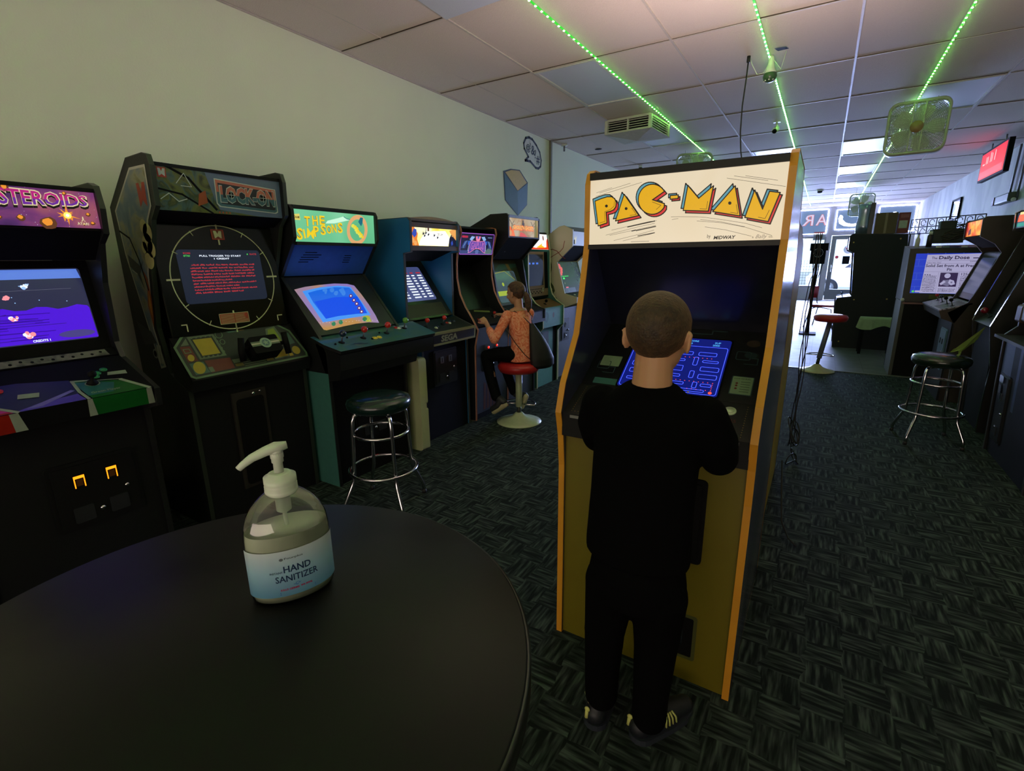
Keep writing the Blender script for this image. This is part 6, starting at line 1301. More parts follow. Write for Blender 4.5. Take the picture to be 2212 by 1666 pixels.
for s0 in (0.02, 0.98): q.tube([rp(s0, 0), (rp(s0, 0)[0], rp(s0, 0)[1], -1.85)], 0.014, IR, 8)
q.build('posts', t)

# white cloth on a stand
t = thing('draped_cloth', 'pale green-white cloth draped over a low dark bench beside the black cabinet', 'cloth', (0.80, 9.25, 0.0))
q = MB(); n = 16; vs = []; fs = []
for i in range(n+1):
    for j in range(7):
        u = i/n; v = j/6; x = -0.22+0.44*u+0.05*v*(-1 if u < 0.3 else 0); y = -0.02-0.15*(1 if v > 0.35 else v/0.35); z = 0.56-0.17*max(0, (v-0.35)/0.65)*(0.9+0.2*math.sin(u*7)); y -= 0.012*math.sin(u*25)*v
        vs.append((x, y, z))
for i in range(n):
    for j in range(6): a = i*7+j; fs.append((a, a+1, a+8, a+7))
q.add(vs, fs, mat('pale_green_cloth', (150, 170, 130), 0.8), True); q.build('cloth_sheet', t)
bn = thing('low_bench', 'low dark bench under the pale cloth, between black cabinet and large screen', 'bench', (0.80, 9.25, 0.0))
q = MB(); q.box(-0.21, 0.22, -0.15, 0.12, 0.50, 0.545, INNER); q.build('bench_top', bn)
for x in (-0.18, 0.19):
    for y in (-0.12, 0.09): q = MB(); q.box(x-0.02, x+0.02, y-0.02, y+0.02, 0, 0.5, INNER); q.build('leg', bn)

# R3 cabinet with orange marquee
c = Cab('dark arcade cabinet with a glowing orange marquee and a white-topped control panel', 1.15, 6.42, 0.70, '-x')
P = lambda pts: pr(1.15, pts); W = c.W
BRS = mat('brown_black_side', (36, 27, 18), 0.5, noise=0.2, scale=6)
c.sides(P([(1.17, 0), (1.17, 0.78), (1.10, 0.90), (1.24, 1.00), (1.28, 1.10), (1.40, 1.47), (1.34, 1.55), (1.225, 1.62), (1.22, 1.775), (1.24, 1.795), (1.45, 1.80), (1.62, 1.68), (2.15, 1.6), (2.15, 0)]), BRS, mat('black_edge_trim', (24, 25, 24), 0.35))
mb, S = c.slab(*P([(1.235, 1.635), (1.232, 1.775)]), glow_blotch('orange_marquee', [(0.3, (200, 40, 20)), (0.45, (250, 120, 20)), (0.6, (255, 190, 70)), (0.8, (255, 140, 30))], 1.1, 6, 2), th=0.004); W_, H_ = S.w, S.h
S.poly([(0.1, 0.01), (0.22, 0.02), (0.2, 0.08), (0.12, 0.06)], glow('print_plum', (120, 50, 70), 0.8), 1); S.rect(0, 0, 0.05, H_, glow('marquee_dark_red', (160, 30, 30), 0.9), 1); c.put(mb, 'marquee')
mb, S = c.slab(*P([(1.24, 1.793), (1.45, 1.798)]), BLACKM); c.put(mb, 'top_panel')
mb, S = c.slab(*P([(1.38, 1.52), (1.235, 1.625)]), INNER); c.put(mb, 'marquee_underside')
mb, S = c.slab(*P([(1.27, 1.02), (1.41, 1.48)]), mat('bezel_glossy', (38, 42, 40), 0.2)); S.rr(0.08, 0.06, 0.5, 0.36, 0.02, glow('screen_steel', (52, 62, 90), 0.8, 0.15), 1); c.put(mb, 'screen')
WPT = blotch('white_scribbled_panel', [(0.35, (60, 56, 70)), (0.48, (168, 160, 190)), (0.8, (190, 184, 206))], 26, 0.35, 0.8)
mb, S = c.slab(*P([(1.03, 0.925), (1.27, 1.00)]), WPT, x0=-0.30, x1=W+0.0); S.rect(0.6, 0.02, 0.38, 0.2, mat('panel_olive_grey', (84, 88, 70), 0.4), 1); S.circle(0.75, 0.08, 0.03, mat('panel_pale_lime', (120, 132, 76), 0.4), 3); cpo = c.put(mb, 'control_panel')
for u in (0.15, 0.4, 0.65, 0.9): joystick(cpo, S, u, 0.12, [RED, BLUEB, INNER, INNER][int(u*4) % 4], 0.06)
q = MB(); q.prism(P([(1.035, 0.915), (1.06, 0.84), (1.17, 0.80), (1.25, 0.98)]), -0.30, W, mat('brown_apron', (52, 36, 27), 0.5)); c.put(q, 'panel_housing')
mb, S = c.slab(*P([(1.155, 0.0), (1.155, 0.80)]), BLACKM); c.put(mb, 'lower_front'); coin_door(S, 0.28, 0.30, 0.30, 0.42, c.root, None, mat('coin_door_teal', (74, 104, 116), 0.35, 0.3), 2, CHROME)

# R4 cabinet with chrome edges
c = Cab('black arcade cabinet with bright chrome edge trim and a red-blue marquee at the right', 1.25, 5.38, 0.60, '-x')
P = lambda pts: pr(1.25, pts); W = c.W
c.sides(P([(1.26, 0), (1.26, 0.55), (1.205, 0.89), (1.42, 1.63), (1.34, 1.65), (1.33, 1.79), (1.36, 1.81), (1.7, 1.80), (2.15, 1.6), (2.15, 0)]), mat('olive_black_side', (16, 16, 13), 0.5), CHROME)
mb, S = c.slab(*P([(1.35, 1.665), (1.345, 1.785)]), glow('marquee_steel', (60, 70, 96), 0.8), th=0.004); W_, H_ = S.w, S.h
S.poly([(0.02, 0.05), (0.50, 0.05), (0.50, 0.10), (0.04, 0.105)], glow('letters_hot_red', (255, 90, 30), 1.2), 1); S.rect(0.06, 0.105, 0.12, 0.02, glow('marquee_cream_tag', (240, 220, 140), 1.0), 2); S.rect(0.02, 0.01, 0.3, 0.03, glow('marquee_teal', (40, 160, 140), 0.9), 1); S.rect(0.3, 0.03, 0.2, 0.03, glow('marquee_crimson', (200, 40, 60), 0.9), 2)
c.put(mb, 'marquee')
mb, S = c.slab(*P([(1.36, 1.80), (2.13, 1.6)]), BLACKM); c.put(mb, 'top_panel')
mb, S = c.slab(*P([(1.30, 0.95), (1.50, 1.62)]), INNER); S.rr(0.06, 0.1, 0.42, 0.4, 0.02, mat('unlit_screen', (30, 32, 30), 0.15), 1); c.put(mb, 'screen')
mb, S = c.slab(*P([(1.215, 0.88), (1.34, 0.98)]), mat('steel_panel', (44, 54, 52), 0.3, 0.3)); cpo = c.put(mb, 'control_panel'); joystick(cpo, S, 0.18, 0.08, mat('dark_red_ball', (120, 20, 36), 0.2, coat=0.4), 0.07, 0.028)
mb, S = c.slab(*P([(1.275, 0.0), (1.24, 0.86)]), INNER); c.put(mb, 'lower_front')

# R5 nearest cabinet on the right, only its corner in view
c = Cab('nearest arcade cabinet at the right edge with a blue-lit front and chrome coin parts', 1.17, 4.02, 0.92, '-x')
P = lambda pts: pr(1.17, pts); W = c.W
c.sides(P([(1.22, 0), (1.19, 0.86), (1.19, 0.885), (1.25, 0.95), (1.25, 1.11), (1.5, 1.2), (1.7, 1.75), (2.2, 1.75), (2.2, 0)]), BLACK, mat('dark_steel_trim', (54, 58, 66), 0.35))
BLF = mat('blue_lit_steel', (66, 80, 120), 0.35, 0.3)  # blue light falling on the front, painted in as flat patches
mb, S = c.slab(*P([(1.235, 0.0), (1.20, 0.865)]), BLACKM); S.rect(0.02, 0.35, 0.22, 0.5, BLF, 1); S.rect(0.36, 0.40, 0.05, 0.45, BLF, 1); c.put(mb, 'lower_front')
cd = coin_door(S, 0.06, 0.12, 0.22, 0.5, c.root, None, mat('coin_door_gloss', (24, 25, 27), 0.35), 1, CHROME)
q = MB(); T = Surf(q, S.P(0.10, 0.56)+S.N*0.02, S.U, S.V, 0.1, 0.2); T.rr(0.0, 0.0, 0.09, 0.05, 0.01, CHROME, 1); T.rr(0.01, -0.08, 0.05, 0.06, 0.008, GREYM, 1); q.build('chrome_slot', cd)
q = MB(); q.box(-0.01, W+0.03, -0.03, 0.30, 0.865, 0.885, mat('dusty_shelf', (62, 62, 68), 0.4, 0.3)); c.put(q, 'shelf')
q = MB(); q.rbox(0.10, W-0.02, 0.06, 0.4, 0.99, 1.11, mat('pale_grey_panel', (84, 88, 98), 0.4), 0.02, 'x'); q.rbox(-0.0, 0.10, 0.055, 0.4, 0.98, 1.105, mat('brown_end_cap', (66, 42, 26), 0.5), 0.02, 'x'); c.put(q, 'control_panel')

# ---------------------------------------------------------------- right wall things
t = thing('framed_mirror', 'black framed mirror or picture hanging on the far right wall', 'picture', (XR-0.01, 14.75, 2.2))
q = MB()
for a, b, c_, d in ((-0.42, 0.42, 0.0, 0.03), (-0.42, 0.42, 0.41, 0.44), (-0.42, -0.39, 0.0, 0.44), (0.39, 0.42, 0.0, 0.44)): q.box(-0.03, 0.0, a, b, c_, d, INNER)
q.build('frame', t); q = MB(); q.box(-0.012, -0.004, -0.39, 0.39, 0.03, 0.41, mat('mirror_glass', (200, 210, 230), 0.08, 0.9)); q.build('picture_glass', t)
t = thing('led_sign', 'red lit sign with black frame hanging high at the right edge', 'sign', (1.95, 10.25, 2.58))
q = MB(); q.box(-0.03, 0.03, -0.62, 0.75, -0.03, 0.40, INNER); q.build('frame', t)
q = MB(); S = Surf(q, (-0.032, 0.72, 0.0), (0, -1, 0), (0, 0, 1), 1.3, 0.37); RDG = glow('sign_red', (235, 20, 40), 1.3); RPK = glow('sign_pink', (240, 80, 100), 1.1)
S.rect(0, 0, 1.3, 0.37, RDG, 1); S.rect(0.02, 0.02, 1.2, 0.09, RPK, 2)
for x, h in ((0.12, 0.02), (0.3, 0.10), (0.38, 0.10), (0.52, 0.14), (0.60, 0.12), (0.75, 0.14)): S.rect(x, 0.2, 0.12 if h < 0.05 else 0.035, h, glow('sign_pale', (255, 200, 200), 1.2), 3)
q.build('lit_face', t)
q = MB()
for y in (-0.3, 0.4): q.tube([(0, y, 0.4), (0, y, ZC-2.58-0.002)], 0.01, GREYM, 6)
q.build('hanging_rods', t)
t = thing('emergency_light', 'grey-green twin emergency light box on the right wall below the red sign', 'emergency light', (XR-0.03, 10.95, 2.22))
q = MB(); q.rbox(-0.09, 0.028, -0.45, 0.25, 0.0, 0.13, mat('grey_green_case', (84, 94, 78), 0.5), 0.02, 'y'); q.build('case', t)
q = MB(); q.box(-0.10, 0.02, 0.25, 0.36, 0.0, 0.12, mat('maroon_case', (60, 34, 44), 0.5)); q.box(-0.085, 0.0, 0.36, 0.42, 0.0, 0.12, mat('pale_lamp_cap', (180, 190, 225), 0.3)); q.build('lamp_head', t)
q = MB(); q.tube([(0.0, -0.1, 0.13), (0.0, -0.16, 0.83)], 0.014, GREYM, 8); q.tube([(0.0, -0.55, 0.83), (0.0, -0.5, 0.05)], 0.014, GREYM, 8); q.ball((-0.03, -0.5, 0.02), 0.03, WHITEP, 8); q.build('conduit', t)

# ---------------------------------------------------------------- far end furniture
t = thing('speaker_box', 'black box with a circle of white print hanging in front of the shop window', 'speaker', (-0.11, 11.1, 1.32))
q = MB(); q.rbox(-0.12, 0.12, -0.1, 0.12, 0.0, 0.26, INNER, 0.02); q.rbox(-0.14, 0.15, -0.12, 0.13, 0.24, 0.37, INNER, 0.03); q.build('case', t)
q = MB(); S = Surf(q, (-0.12, -0.122, 0.0), (1, 0, 0), (0, 0, 1), 0.24, 0.37)
for a in range(12): S.arc(0.12, 0.20, 0.075, 0.008, mat('white_ring_print', (170, 176, 190), 0.5), 1, a*PI/6, a*PI/6+0.36, 5)
S.arc(0.12, 0.20, 0.05, 0.004, mat('grey_ring_print', (80, 84, 94), 0.5), 1, 0.2, 5.6, 24); q.build('ring_print', t)
q = MB(); q.box(-0.02, 0.02, 0.0, 0.04, -1.32, 0.0, INNER); q.build('stand_pole', t)
q = MB(); q.tube([(0.10, 0.0, 0.02), (0.05, 0.02, -0.25), (-0.03, 0.0, -0.15), (-0.08, 0.0, -0.35), (-0.12, 0.0, -0.9), (-0.13, 0.0, -1.3)], 0.008, RUBBER, 6); q.build('cable', t)
q = MB(); q.box(-0.14, 0.14, -0.14, 0.18, -1.32, -1.30, INNER); q.build('foot_plate', t)
CHM = CHROME
def red_chair():
    t = thing('cafe_chair', 'red-backed chair with thin metal legs on the tiled floor near the shop door', 'chair', (0.12, 12.3, 0), math.radians(70))
    RV = mat('red_vinyl', (170, 40, 44), 0.4)
    q = MB(); q.rbox(-0.2, 0.2, -0.2, 0.2, 0.44, 0.48, RV, 0.06); q.build('seat', t)
    q = MB(); n = 8; vs = []
    for d in (0, 0.025):
        for i in range(n+1):
            a = -0.5+i/n; 
            for z in (0.60, 0.84): vs.append((a*0.38, 0.22+0.05*(1-4*a*a)+d, z))
    fs = [(2*i, 2*i+2, 2*i+3, 2*i+1) for i in range(n)]+[(18+2*i, 18+2*i+1, 18+2*i+3, 18+2*i+2) for i in range(n)]+[(2*i+1, 2*i+3, 18+2*i+3, 18+2*i+1) for i in range(n)]+[(2*i, 18+2*i, 18+2*i+2, 2*i+2) for i in range(n)]+[(0, 1, 19, 18), (16, 34, 35, 17)]
    q.add(vs, fs, RV, True); q.build('backrest', t)
    for x in (-0.18, 0.18):
        q = MB(); q.tube([(x, 0.25, 0.82), (x, 0.22, 0.5), (x, 0.17, 0.43), (x, 0.0, 0.43), (x*1.1, -0.2, 0.40), (x*1.3, -0.28, 0.0)], 0.011, mat('dark_chrome', (90, 92, 100), 0.25, 0.9), 8); q.build('front_leg', t)
        q = MB(); q.tube([(x, 0.1, 0.43), (x, 0.19, 0.38), (x*1.3, 0.27, 0.0)], 0.011, MATS['dark_chrome'], 8); q.build('rear_leg', t)
    return t
red_chair()

def pedestal_stool(loc, label, seat_z, lean, rz, base_c, pole_c, ring=True):
    t = thing('pedestal_stool', label, 'stool', loc, rz, None); m = MB()
    m.lathe([(0.205, 0.0), (0.205, 0.008), (0.15, 0.02), (0.07, 0.05), (0.036, 0.085), (0.03, 0.09)], base_c, n=40); m.build('base', t)
    top = Vector((lean[0], lean[1], seat_z-0.085)); b = Vector((0, 0, 0.085)); d = top-b
    m = MB(); m.tube([b, b+d*0.15], 0.02, mat('dark_pole_foot', (60, 66, 62), 0.4, 0.4), 16); m.tube([b+d*0.15, top], 0.03, pole_c, 18); m.build('pole', t)
    if ring:
        m = MB(); c_ = b+d*0.22; m.tube([c_+Vector((0.15*math.cos(a), 0.15*math.sin(a), 0)) for a in [PI*i/12-0.3 for i in range(14)]], 0.008, CHROME, 8); m.tube([c_, c_+Vector((0.15*math.cos(-0.3), 0.15*math.sin(-0.3), 0))], 0.007, CHROME, 8); m.tube([c_, c_+Vector((0.15*math.cos(PI*13/12-0.3), 0.15*math.sin(PI*13/12-0.3), 0))], 0.007, CHROME, 8); m.build('footrest', t)
    m = MB(); m.lathe([(0.10, seat_z-0.095), (0.17, seat_z-0.085), (0.185, seat_z-0.06), (0.19, seat_z-0.035), (0.175, seat_z-0.012), (0.12, seat_z), (0.001, seat_z+0.002)], mat('red_seat_vinyl', (168, 34, 34), 0.35), (lean[0], lean[1], 0), 40); m.build('seat', t)
    return t
PLG = mat('pale_green_enamel', (176, 186, 150), 0.35)
pedestal_stool((-2.23, 3.72, 0), 'red-topped pedestal stool with a pale disc base, under the seated girl', 0.565, (0, 0), 0.4, PLG, PLG)
pedestal_stool((0.085, 7.46, 0), 'empty red-topped pedestal stool leaning slightly, where carpet meets tile', 0.74, (0.075, 0.0), 0, mat('cream_enamel', (186, 176, 140), 0.35), mat('grey_pole', (120, 122, 140), 0.35, 0.3))

def bar_stool(loc, label, seat_z, rz, vinyl):
    t = thing('bar_stool', label, 'stool', loc, rz, 'chrome legged bar stools'); m = MB(); h = seat_z
    m.lathe([(0.12, h-0.085), (0.165, h-0.08), (0.182, h-0.06), (0.186, h-0.035), (0.176, h-0.012), (0.14, h+0.004), (0.08, h+0.010), (0.001, h+0.012)], vinyl, n=44); m.build('seat', t)
    for k in range(4):
        a = PI/4+k*PI/2; c_, s_ = math.cos(a), math.sin(a)
        rz_ = [(0.07, h-0.088), (0.125, h-0.088), (0.152, h-0.10), (0.163, h-0.13), (0.168, h-0.20), (0.180, 0.24), (0.185, 0.20), (0.20, 0.17), (0.245, 0.075), (0.252, 0.05), (0.253, 0.012)]
        m = MB(); m.tube([(r*c_, r*s_, z) for r, z in rz_], 0.0115, CHROME, 10); o = m.build('leg', t)
        m = MB(); m.tube([(0.253*c_, 0.253*s_, 0.0), (0.253*c_, 0.253*s_, 0.022)], 0.014, RUBBER, 10); m.build('foot_cap', o)
    for R_, z in ((0.158, h-0.22), (0.198, 0.245)):
        m = MB(); m.tube([(R_*math.cos(i*PI/24), R_*math.sin(i*PI/24), z) for i in range(48)], 0.0095, CHROME, 8, closed=True); m.build('ring', t)
    return t
DGV = mat('dark_green_vinyl', (16, 38, 34), 0.22, coat=0.4)
bar_stool((-2.12, 1.94, 0), 'round green-black padded bar stool with chrome legs, before the four-player cabinet', 0.695, 0.38, DGV)
t = bar_stool((0.87, 4.95, 0), 'padded bar stool with chrome legs and a torn strip on it, at the right', 0.70, 0.15, mat('black_green_vinyl', (20, 34, 26), 0.22, coat=0.4))
q = MB(); vs = [(0.06, -0.04, 0.70), (0.09, -0.05, 0.712), (0.115, 0.0, 0.75), (0.20, 0.06, 0.80), (0.26, 0.10, 0.92), (0.22, 0.08, 0.82), (0.13, 0.02, 0.78), (0.05, -0.03, 0.755), (0.03, -0.04, 0.73), (0.05, -0.045, 0.735), (0.08, -0.035, 0.745), (0.08, -0.045, 0.72)]
q.add([(x, y, z) for x, y, z in vs]+[(x+0.004, y+0.008, z) for x, y, z in vs], [tuple(range(12)), tuple(range(12, 24))[::-1]]+[(i, 12+i, 12+(i+1) % 12, (i+1) % 12) for i in range(12)], mat('lime_ribbon', (110, 132, 60), 0.6)); q.build('torn_strip', t)

# ---------------------------------------------------------------- wall drawing: cube and speech bubble (the cartoon figure is left out)
t = thing('wall_sticker', 'wall sticker of a blue-sided yellow-topped cube on the left wall', 'wall sticker', (XL, 0, 0))
q = MB(); S = Surf(q, (0.001, 0, 0), (0, 1, 0), (0, 0, 1), 1, 1); S.step = 0.0008
INK = mat('sticker_ink', (40, 50, 66), 0.6)
f = homog([(625, 810), (968, 935), (818, 1420), (720, 770)], [(5.485, 2.505), (6.075, 2.40), (5.787, 2.027), (5.66, 2.545)])
f = homog([(632, 810), (968, 935), (975, 1270), (635, 1170)], [(5.487, 2.502), (6.06, 2.441), (6.055, 2.165), (5.50, 2.178)])
S.map = f
S.poly([(620, 800), (715, 765), (845, 765), (975, 930), (972, 1272), (818, 1425), (632, 1172)], INK, 1)
S.poly([(632, 822), (812, 1058), (816, 1412), (640, 1168)], mat('cube_teal', (60, 96, 104), 0.6), 3); S.poly([(812, 1058), (968, 945), (966, 1268), (818, 1412)], mat('cube_blue', (84, 120, 148), 0.6), 3); S.poly([(645, 812), (725, 778), (838, 778), (958, 935), (815, 1048)], mat('cube_ochre', (206, 170, 92), 0.6), 3)
q.build('cube_print', t)
t = thing('wall_sticker', 'black outlined speech bubble sticker with symbols @!&?# on the left wall', 'wall sticker', (XL, 0, 0))
q = MB(); S = Surf(q, (0.001, 0, 0), (0, 1, 0), (0, 0, 1), 1, 1); S.step = 0.0008; INKB = mat('bubble_ink', (28, 34, 56), 0.6)
pix = [(950, 262), (1000, 252), (1050, 285), (1110, 375), (1160, 480), (1180, 600), (1172, 690), (1140, 722), (1100, 712), (1020, 615), (975, 605), (942, 600), (990, 545), (930, 420), (920, 340)]
HM = homog([(1090, 375), (1140, 395), (1118, 463), (1168, 360)], [(5.485, 2.481), (6.056, 2.441), (5.787, 2.027), (6.415, 2.69)])
def zp(x, y): return HM(1000+x*0.14409, 260+y*0.14409)
S.map = zp
S.poly(pix, mat('bubble_white', (214, 212, 204), 0.6), 0.5)
S.line(pix, 0.03, INKB, 1, True)
S.map = None
for ch, x, y, s_ in (('@', 955, 440, 0.085), ('!', 1012, 430, 0.09), ('&', 1030, 505, 0.13), ('?', 1082, 565, 0.12), ('#', 1108, 640, 0.12)):
    u, v = zp(x, y); S.text(ch, u, v, s_*1.25, INKB, 2, 0.02, rot=0.0)
q.build('bubble_print', t)

# ---------------------------------------------------------------- round bar table with the bottle
TBX, TBY, TBZ, TBR = -0.471, 0.198, 1.07, 0.31
t = thing('bar_table', 'round black bar-height table in the foreground', 'table', (TBX, TBY, 0))
BT = mat('black_table_laminate', (8, 8, 7), 0.42, spec=0.22, noise=0.12, scale=300)
m = MB(); m.lathe([(TBR-0.004, TBZ-0.03), (TBR, TBZ-0.026), (TBR, TBZ-0.003), (TBR-0.003, TBZ), (0.001, TBZ)], BT, n=96); m.build('tabletop', t)
m = MB(); m.lathe([(TBR+0.0002, TBZ-0.028), (TBR+0.0025, TBZ-0.026), (TBR+0.0025, TBZ-0.004), (TBR+0.0002, TBZ-0.002)], mat('black_table_edge', (22, 24, 20), 0.35), n=96); m.build('edge_band', t)
m = MB(); m.lathe([(0.035, 0.03), (0.035, TBZ-0.03)], BLACKM, n=24); m.build('column', t)
m = MB(); m.lathe([(0.26, 0.0), (0.26, 0.012), (0.08, 0.03), (0.035, 0.05)], BLACKM, n=40); m.build('base', t)

bt_ = thing('hand_sanitizer_bottle', 'clear hand sanitizer pump bottle with a blue-white label on the table', 'bottle', (-0.495, 0.298, TBZ), math.radians(62)); bt_.scale = (0.96, 0.96, 0.875)
def plastic(name, col, rough=0.05, ior=1.45):
    if name in MATS: return MATS[name]
    m = bpy.data.materials.new(name); m.use_nodes = True; b = m.node_tree.nodes['Principled BSDF']; b.inputs['Base Color'].default_value = (*col, 1)
    b.inputs['Roughness'].default_value = rough; b.inputs['Transmission Weight'].default_value = 1.0; b.inputs['IOR'].default_value = ior; MATS[name] = m; return m
def translucent(name, c, alpha=0.6, rough=0.35):
    if name in MATS: return MATS[name]
    m = mat(name, c, rough, noise=0.03); m.node_tree.nodes['Principled BSDF'].inputs['Alpha'].default_value = alpha; m.node_tree.nodes['Principled BSDF'].inputs['Subsurface Weight'].default_value = 0.0; return m
SHELL = glassy('clear_pet', (0.90, 0.94, 0.90), 0.06, 0.04)
SX, SY = 0.048, 0.031
prof_ = [(0.90, 0.0), (0.97, 0.004), (1.0, 0.012), (1.0, 0.075), (0.995, 0.09), (0.96, 0.105), (0.87, 0.12), (0.72, 0.133), (0.52, 0.143), (0.38, 0.148), (0.34, 0.150)]
def olathe(prof, m, n=48, sx=SX, sy=SY, ex=1.0):
    mb = MB(); vs = []
    for r, z in prof:
        rx, ry = r*sx, r*sy
        if r < 0.55: k = (0.55-r)/0.21; k = max(0, min(1, k)); a_ = 0.34*sx*1.05; ry = ry*(1-k)+rx*k*0.95
        for j in range(n): a = 2*PI*j/n; vs.append((rx*math.cos(a), ry*math.sin(a), z))
    fs = [(i*n+j, i*n+(j+1) % n, (i+1)*n+(j+1) % n, (i+1)*n+j) for i in range(len(prof)-1) for j in range(n)]
    mb.add(vs, fs+[tuple(range(n))[::-1]], m, True); return mb
olathe(prof_, SHELL).build('bottle_shell', bt_)
GEL = translucent('gel', (208, 214, 190), 0.80, 0.15)
mb = olathe([(0.93, 0.004), (0.97, 0.012), (0.97, 0.075), (0.965, 0.088), (0.945, 0.0975)], GEL); k = len(mb.v); mb.add(mb.v[-48:], [tuple(range(48))], GEL); mb.build('sanitizer_gel', bt_)
LB1 = blotch('label_blue_white', [(0.3, (140, 180, 206)), (0.7, (190, 206, 214))], 3, 0.4)
def label_mat():
    m = bpy.data.materials.new('sanitizer_label'); m.use_nodes = True; nt = m.node_tree; b = nt.nodes['Principled BSDF']; tc = nt.nodes.new('ShaderNodeTexCoord'); sx_ = nt.nodes.new('ShaderNodeSeparateXYZ'); nt.links.new(tc.outputs['Object'], sx_.inputs[0])
    mr = nt.nodes.new('ShaderNodeMapRange'); mr.inputs['From Min'].default_value = 0.012; mr.inputs['From Max'].default_value = 0.085; nt.links.new(sx_.outputs['Z'], mr.inputs[0])
    r = nt.nodes.new('ShaderNodeValToRGB'); e = r.color_ramp.elements; e[0].color = (*C3((92, 150, 190)), 1); e[1].color = (*C3((196, 206, 206)), 1); k = e.new(0.5); k.color = (*C3((150, 190, 212)), 1)
    nt.links.new(mr.outputs[0], r.inputs[0]); nt.links.new(r.outputs[0], b.inputs['Base Color']); b.inputs['Roughness'].default_value = 0.35; b.inputs['Alpha'].default_value = 0.94; return m
mb = MB(); LM = label_mat(); n = 40; vs = []
A0, A1 = math.radians(-90-84), math.radians(-90+84)
def lab(a, z, d=0.0006): return ((SX+d)*math.cos(a), (SY+d)*math.sin(a), z)
for z in (0.014, 0.079):
    for i in range(n+1): vs.append(lab(A0+(A1-A0)*i/n, z))
mb.add(vs, [(i, i+1, n+2+i, n+1+i) for i in range(n)], LM, True); lb = mb.build('label', bt_)
class Wrap(Surf):
    def P(s, u, v, k=0):
        # u metres along the label from its middle
        a = -PI/2+u/0.043
        return Vector(lab(a, 0.014+v, 0.0006+k*0.0003))
mb = MB(); S = Wrap(mb, (0, 0, 0), (1, 0, 0), (0, 0, 1), 0.1, 0.07); INKN = mat('label_navy_ink', (16, 44, 82), 0.5); INKR = mat('label_red_ink', (180, 40, 90), 0.5); INKL = mat('label_blue_ink', (50, 110, 190), 0.5)
S.text('HAND', -0.010, 0.034, 0, INKN, 1, 0.02, w_=0.027, fit_h=0.0095); S.text('SANITIZER', -0.019, 0.021, 0, INKN, 1, 0.012, w_=0.043, fit_h=0.0092); S.text('INSTANT', -0.024, 0.034, 0, INKN, 1, 0.01, w_=0.013, fit_h=0.0028)
S.text('Fourplus', -0.008, 0.052, 0, mat('label_grey_ink', (90, 98, 104), 0.5), 1, 0.02, w_=0.018, fit_h=0.0035); S.circle(-0.011, 0.0535, 0.002, MATS['label_grey_ink'], 1, 12)
S.text('KILLS GERMS', -0.015, 0.0085, 0, INKR, 1, 0.03, w_=0.018, fit_h=0.0028); S.text('99.99%', 0.0045, 0.009, 0, INKR, 1, 0.03, w_=0.012, fit_h=0.0028)
S.arc(0.002, 0.0155, 0.002, 0.0005, INKL, 1, 0.3, 5, 12); S.line([(-0.002, 0.0155), (0.001, 0.014), (0.005, 0.0165)], 0.0005, INKL, 1)
for i in range(2): S.rect(-0.016, 0.003+i*0.0023, 0.036, 0.001, INKL, 1)
mb.build('label_print', lb)
PUMP = translucent('pump_plastic', (206, 216, 196), 0.92, 0.4)
mb = MB()
mb.lathe([(0.0165, 0.144), (0.018, 0.146), (0.0183, 0.150), (0.0175, 0.1515), (0.0182, 0.153), (0.0175, 0.1545), (0.0182, 0.156), (0.0175, 0.1575), (0.018, 0.160), (0.0178, 0.168), (0.013, 0.1695), (0.0125, 0.172), (0.009, 0.173)], PUMP, n=36); mb.build('collar', bt_)
mb = MB(); mb.lathe([(0.0055, 0.172), (0.0052, 0.186), (0.0065, 0.187), (0.0065, 0.192), (0.0072, 0.193), (0.0072, 0.199), (0.0066, 0.2)], PUMP, n=20)
HP = [((0.012, 0, 0.2075)), ((0.0, 0, 0.2065)), ((-0.012, 0, 0.2035)), ((-0.026, 0, 0.198)), ((-0.036, 0, 0.191)), ((-0.0405, 0, 0.187))]
mb.tube(HP, [0.0048, 0.0075, 0.0062, 0.0052, 0.0042, 0.0038], PUMP, 14); mb.lathe([(0.0072, 0.198), (0.0066, 0.206)], PUMP, n=18)
for v in range(len(mb.v)): pass
mb.build('pump_head', bt_)
mb = MB(); mb.lathe([(0.006, 0.118), (0.0085, 0.12), (0.0085, 0.146)], translucent('inner_tube', (190, 200, 180), 0.6), n=16); mb.tube([(0, 0, 0.118), (0.002, 0, 0.06), (0.006, 0, 0.012)], 0.0026, MATS['inner_tube'], 8); mb.build('dip_tube', bt_)

# ---------------------------------------------------------------- people
def blend(mb, name, parent, m, voxel=0.006, smooth=6, fac=0.5):
    """fuse overlapping closed shapes into one continuous smooth surface"""
    o = mb.build('tmp'); r = o.modifiers.new('r', 'REMESH'); r.mode = 'VOXEL'; r.voxel_size = voxel; r.use_smooth_shade = True
    s_ = o.modifiers.new('s', 'SMOOTH'); s_.iterations = smooth; s_.factor = fac
    dg = bpy.context.evaluated_depsgraph_get(); dg.update(); me = bpy.data.meshes.new_from_object(o.evaluated_get(dg))
    me.name = name; me.materials.clear(); me.materials.append(m)
    for p in me.polygons: p.material_index = 0; p.use_smooth = True
    old = o.data; bpy.data.objects.remove(o); bpy.data.meshes.remove(old)
    n = bpy.data.objects.new(name, me); COL.objects.link(n); n.parent = parent; return n
def limb(mb, pts, rs, m, n=14):
    for i in range(len(pts)-1): mb.tube([pts[i], pts[i+1]], [rs[i], rs[i+1]], m, n)
    for p, r in zip(pts, rs): mb.ball(p, r, m, 10)
def ell(mb, c, r, m, R=None, n=16):
    b = MB(); b.ball((0, 0, 0), 1.0, m, n); M = Matrix.Translation(Vector(c)) @ (R.to_4x4() if R is not None else Matrix()) @ Matrix.Diagonal((*r, 1)); b.v = [tuple(M @ Vector(v)) for v in b.v]
    mb.add(b.v, b.f, m, True)
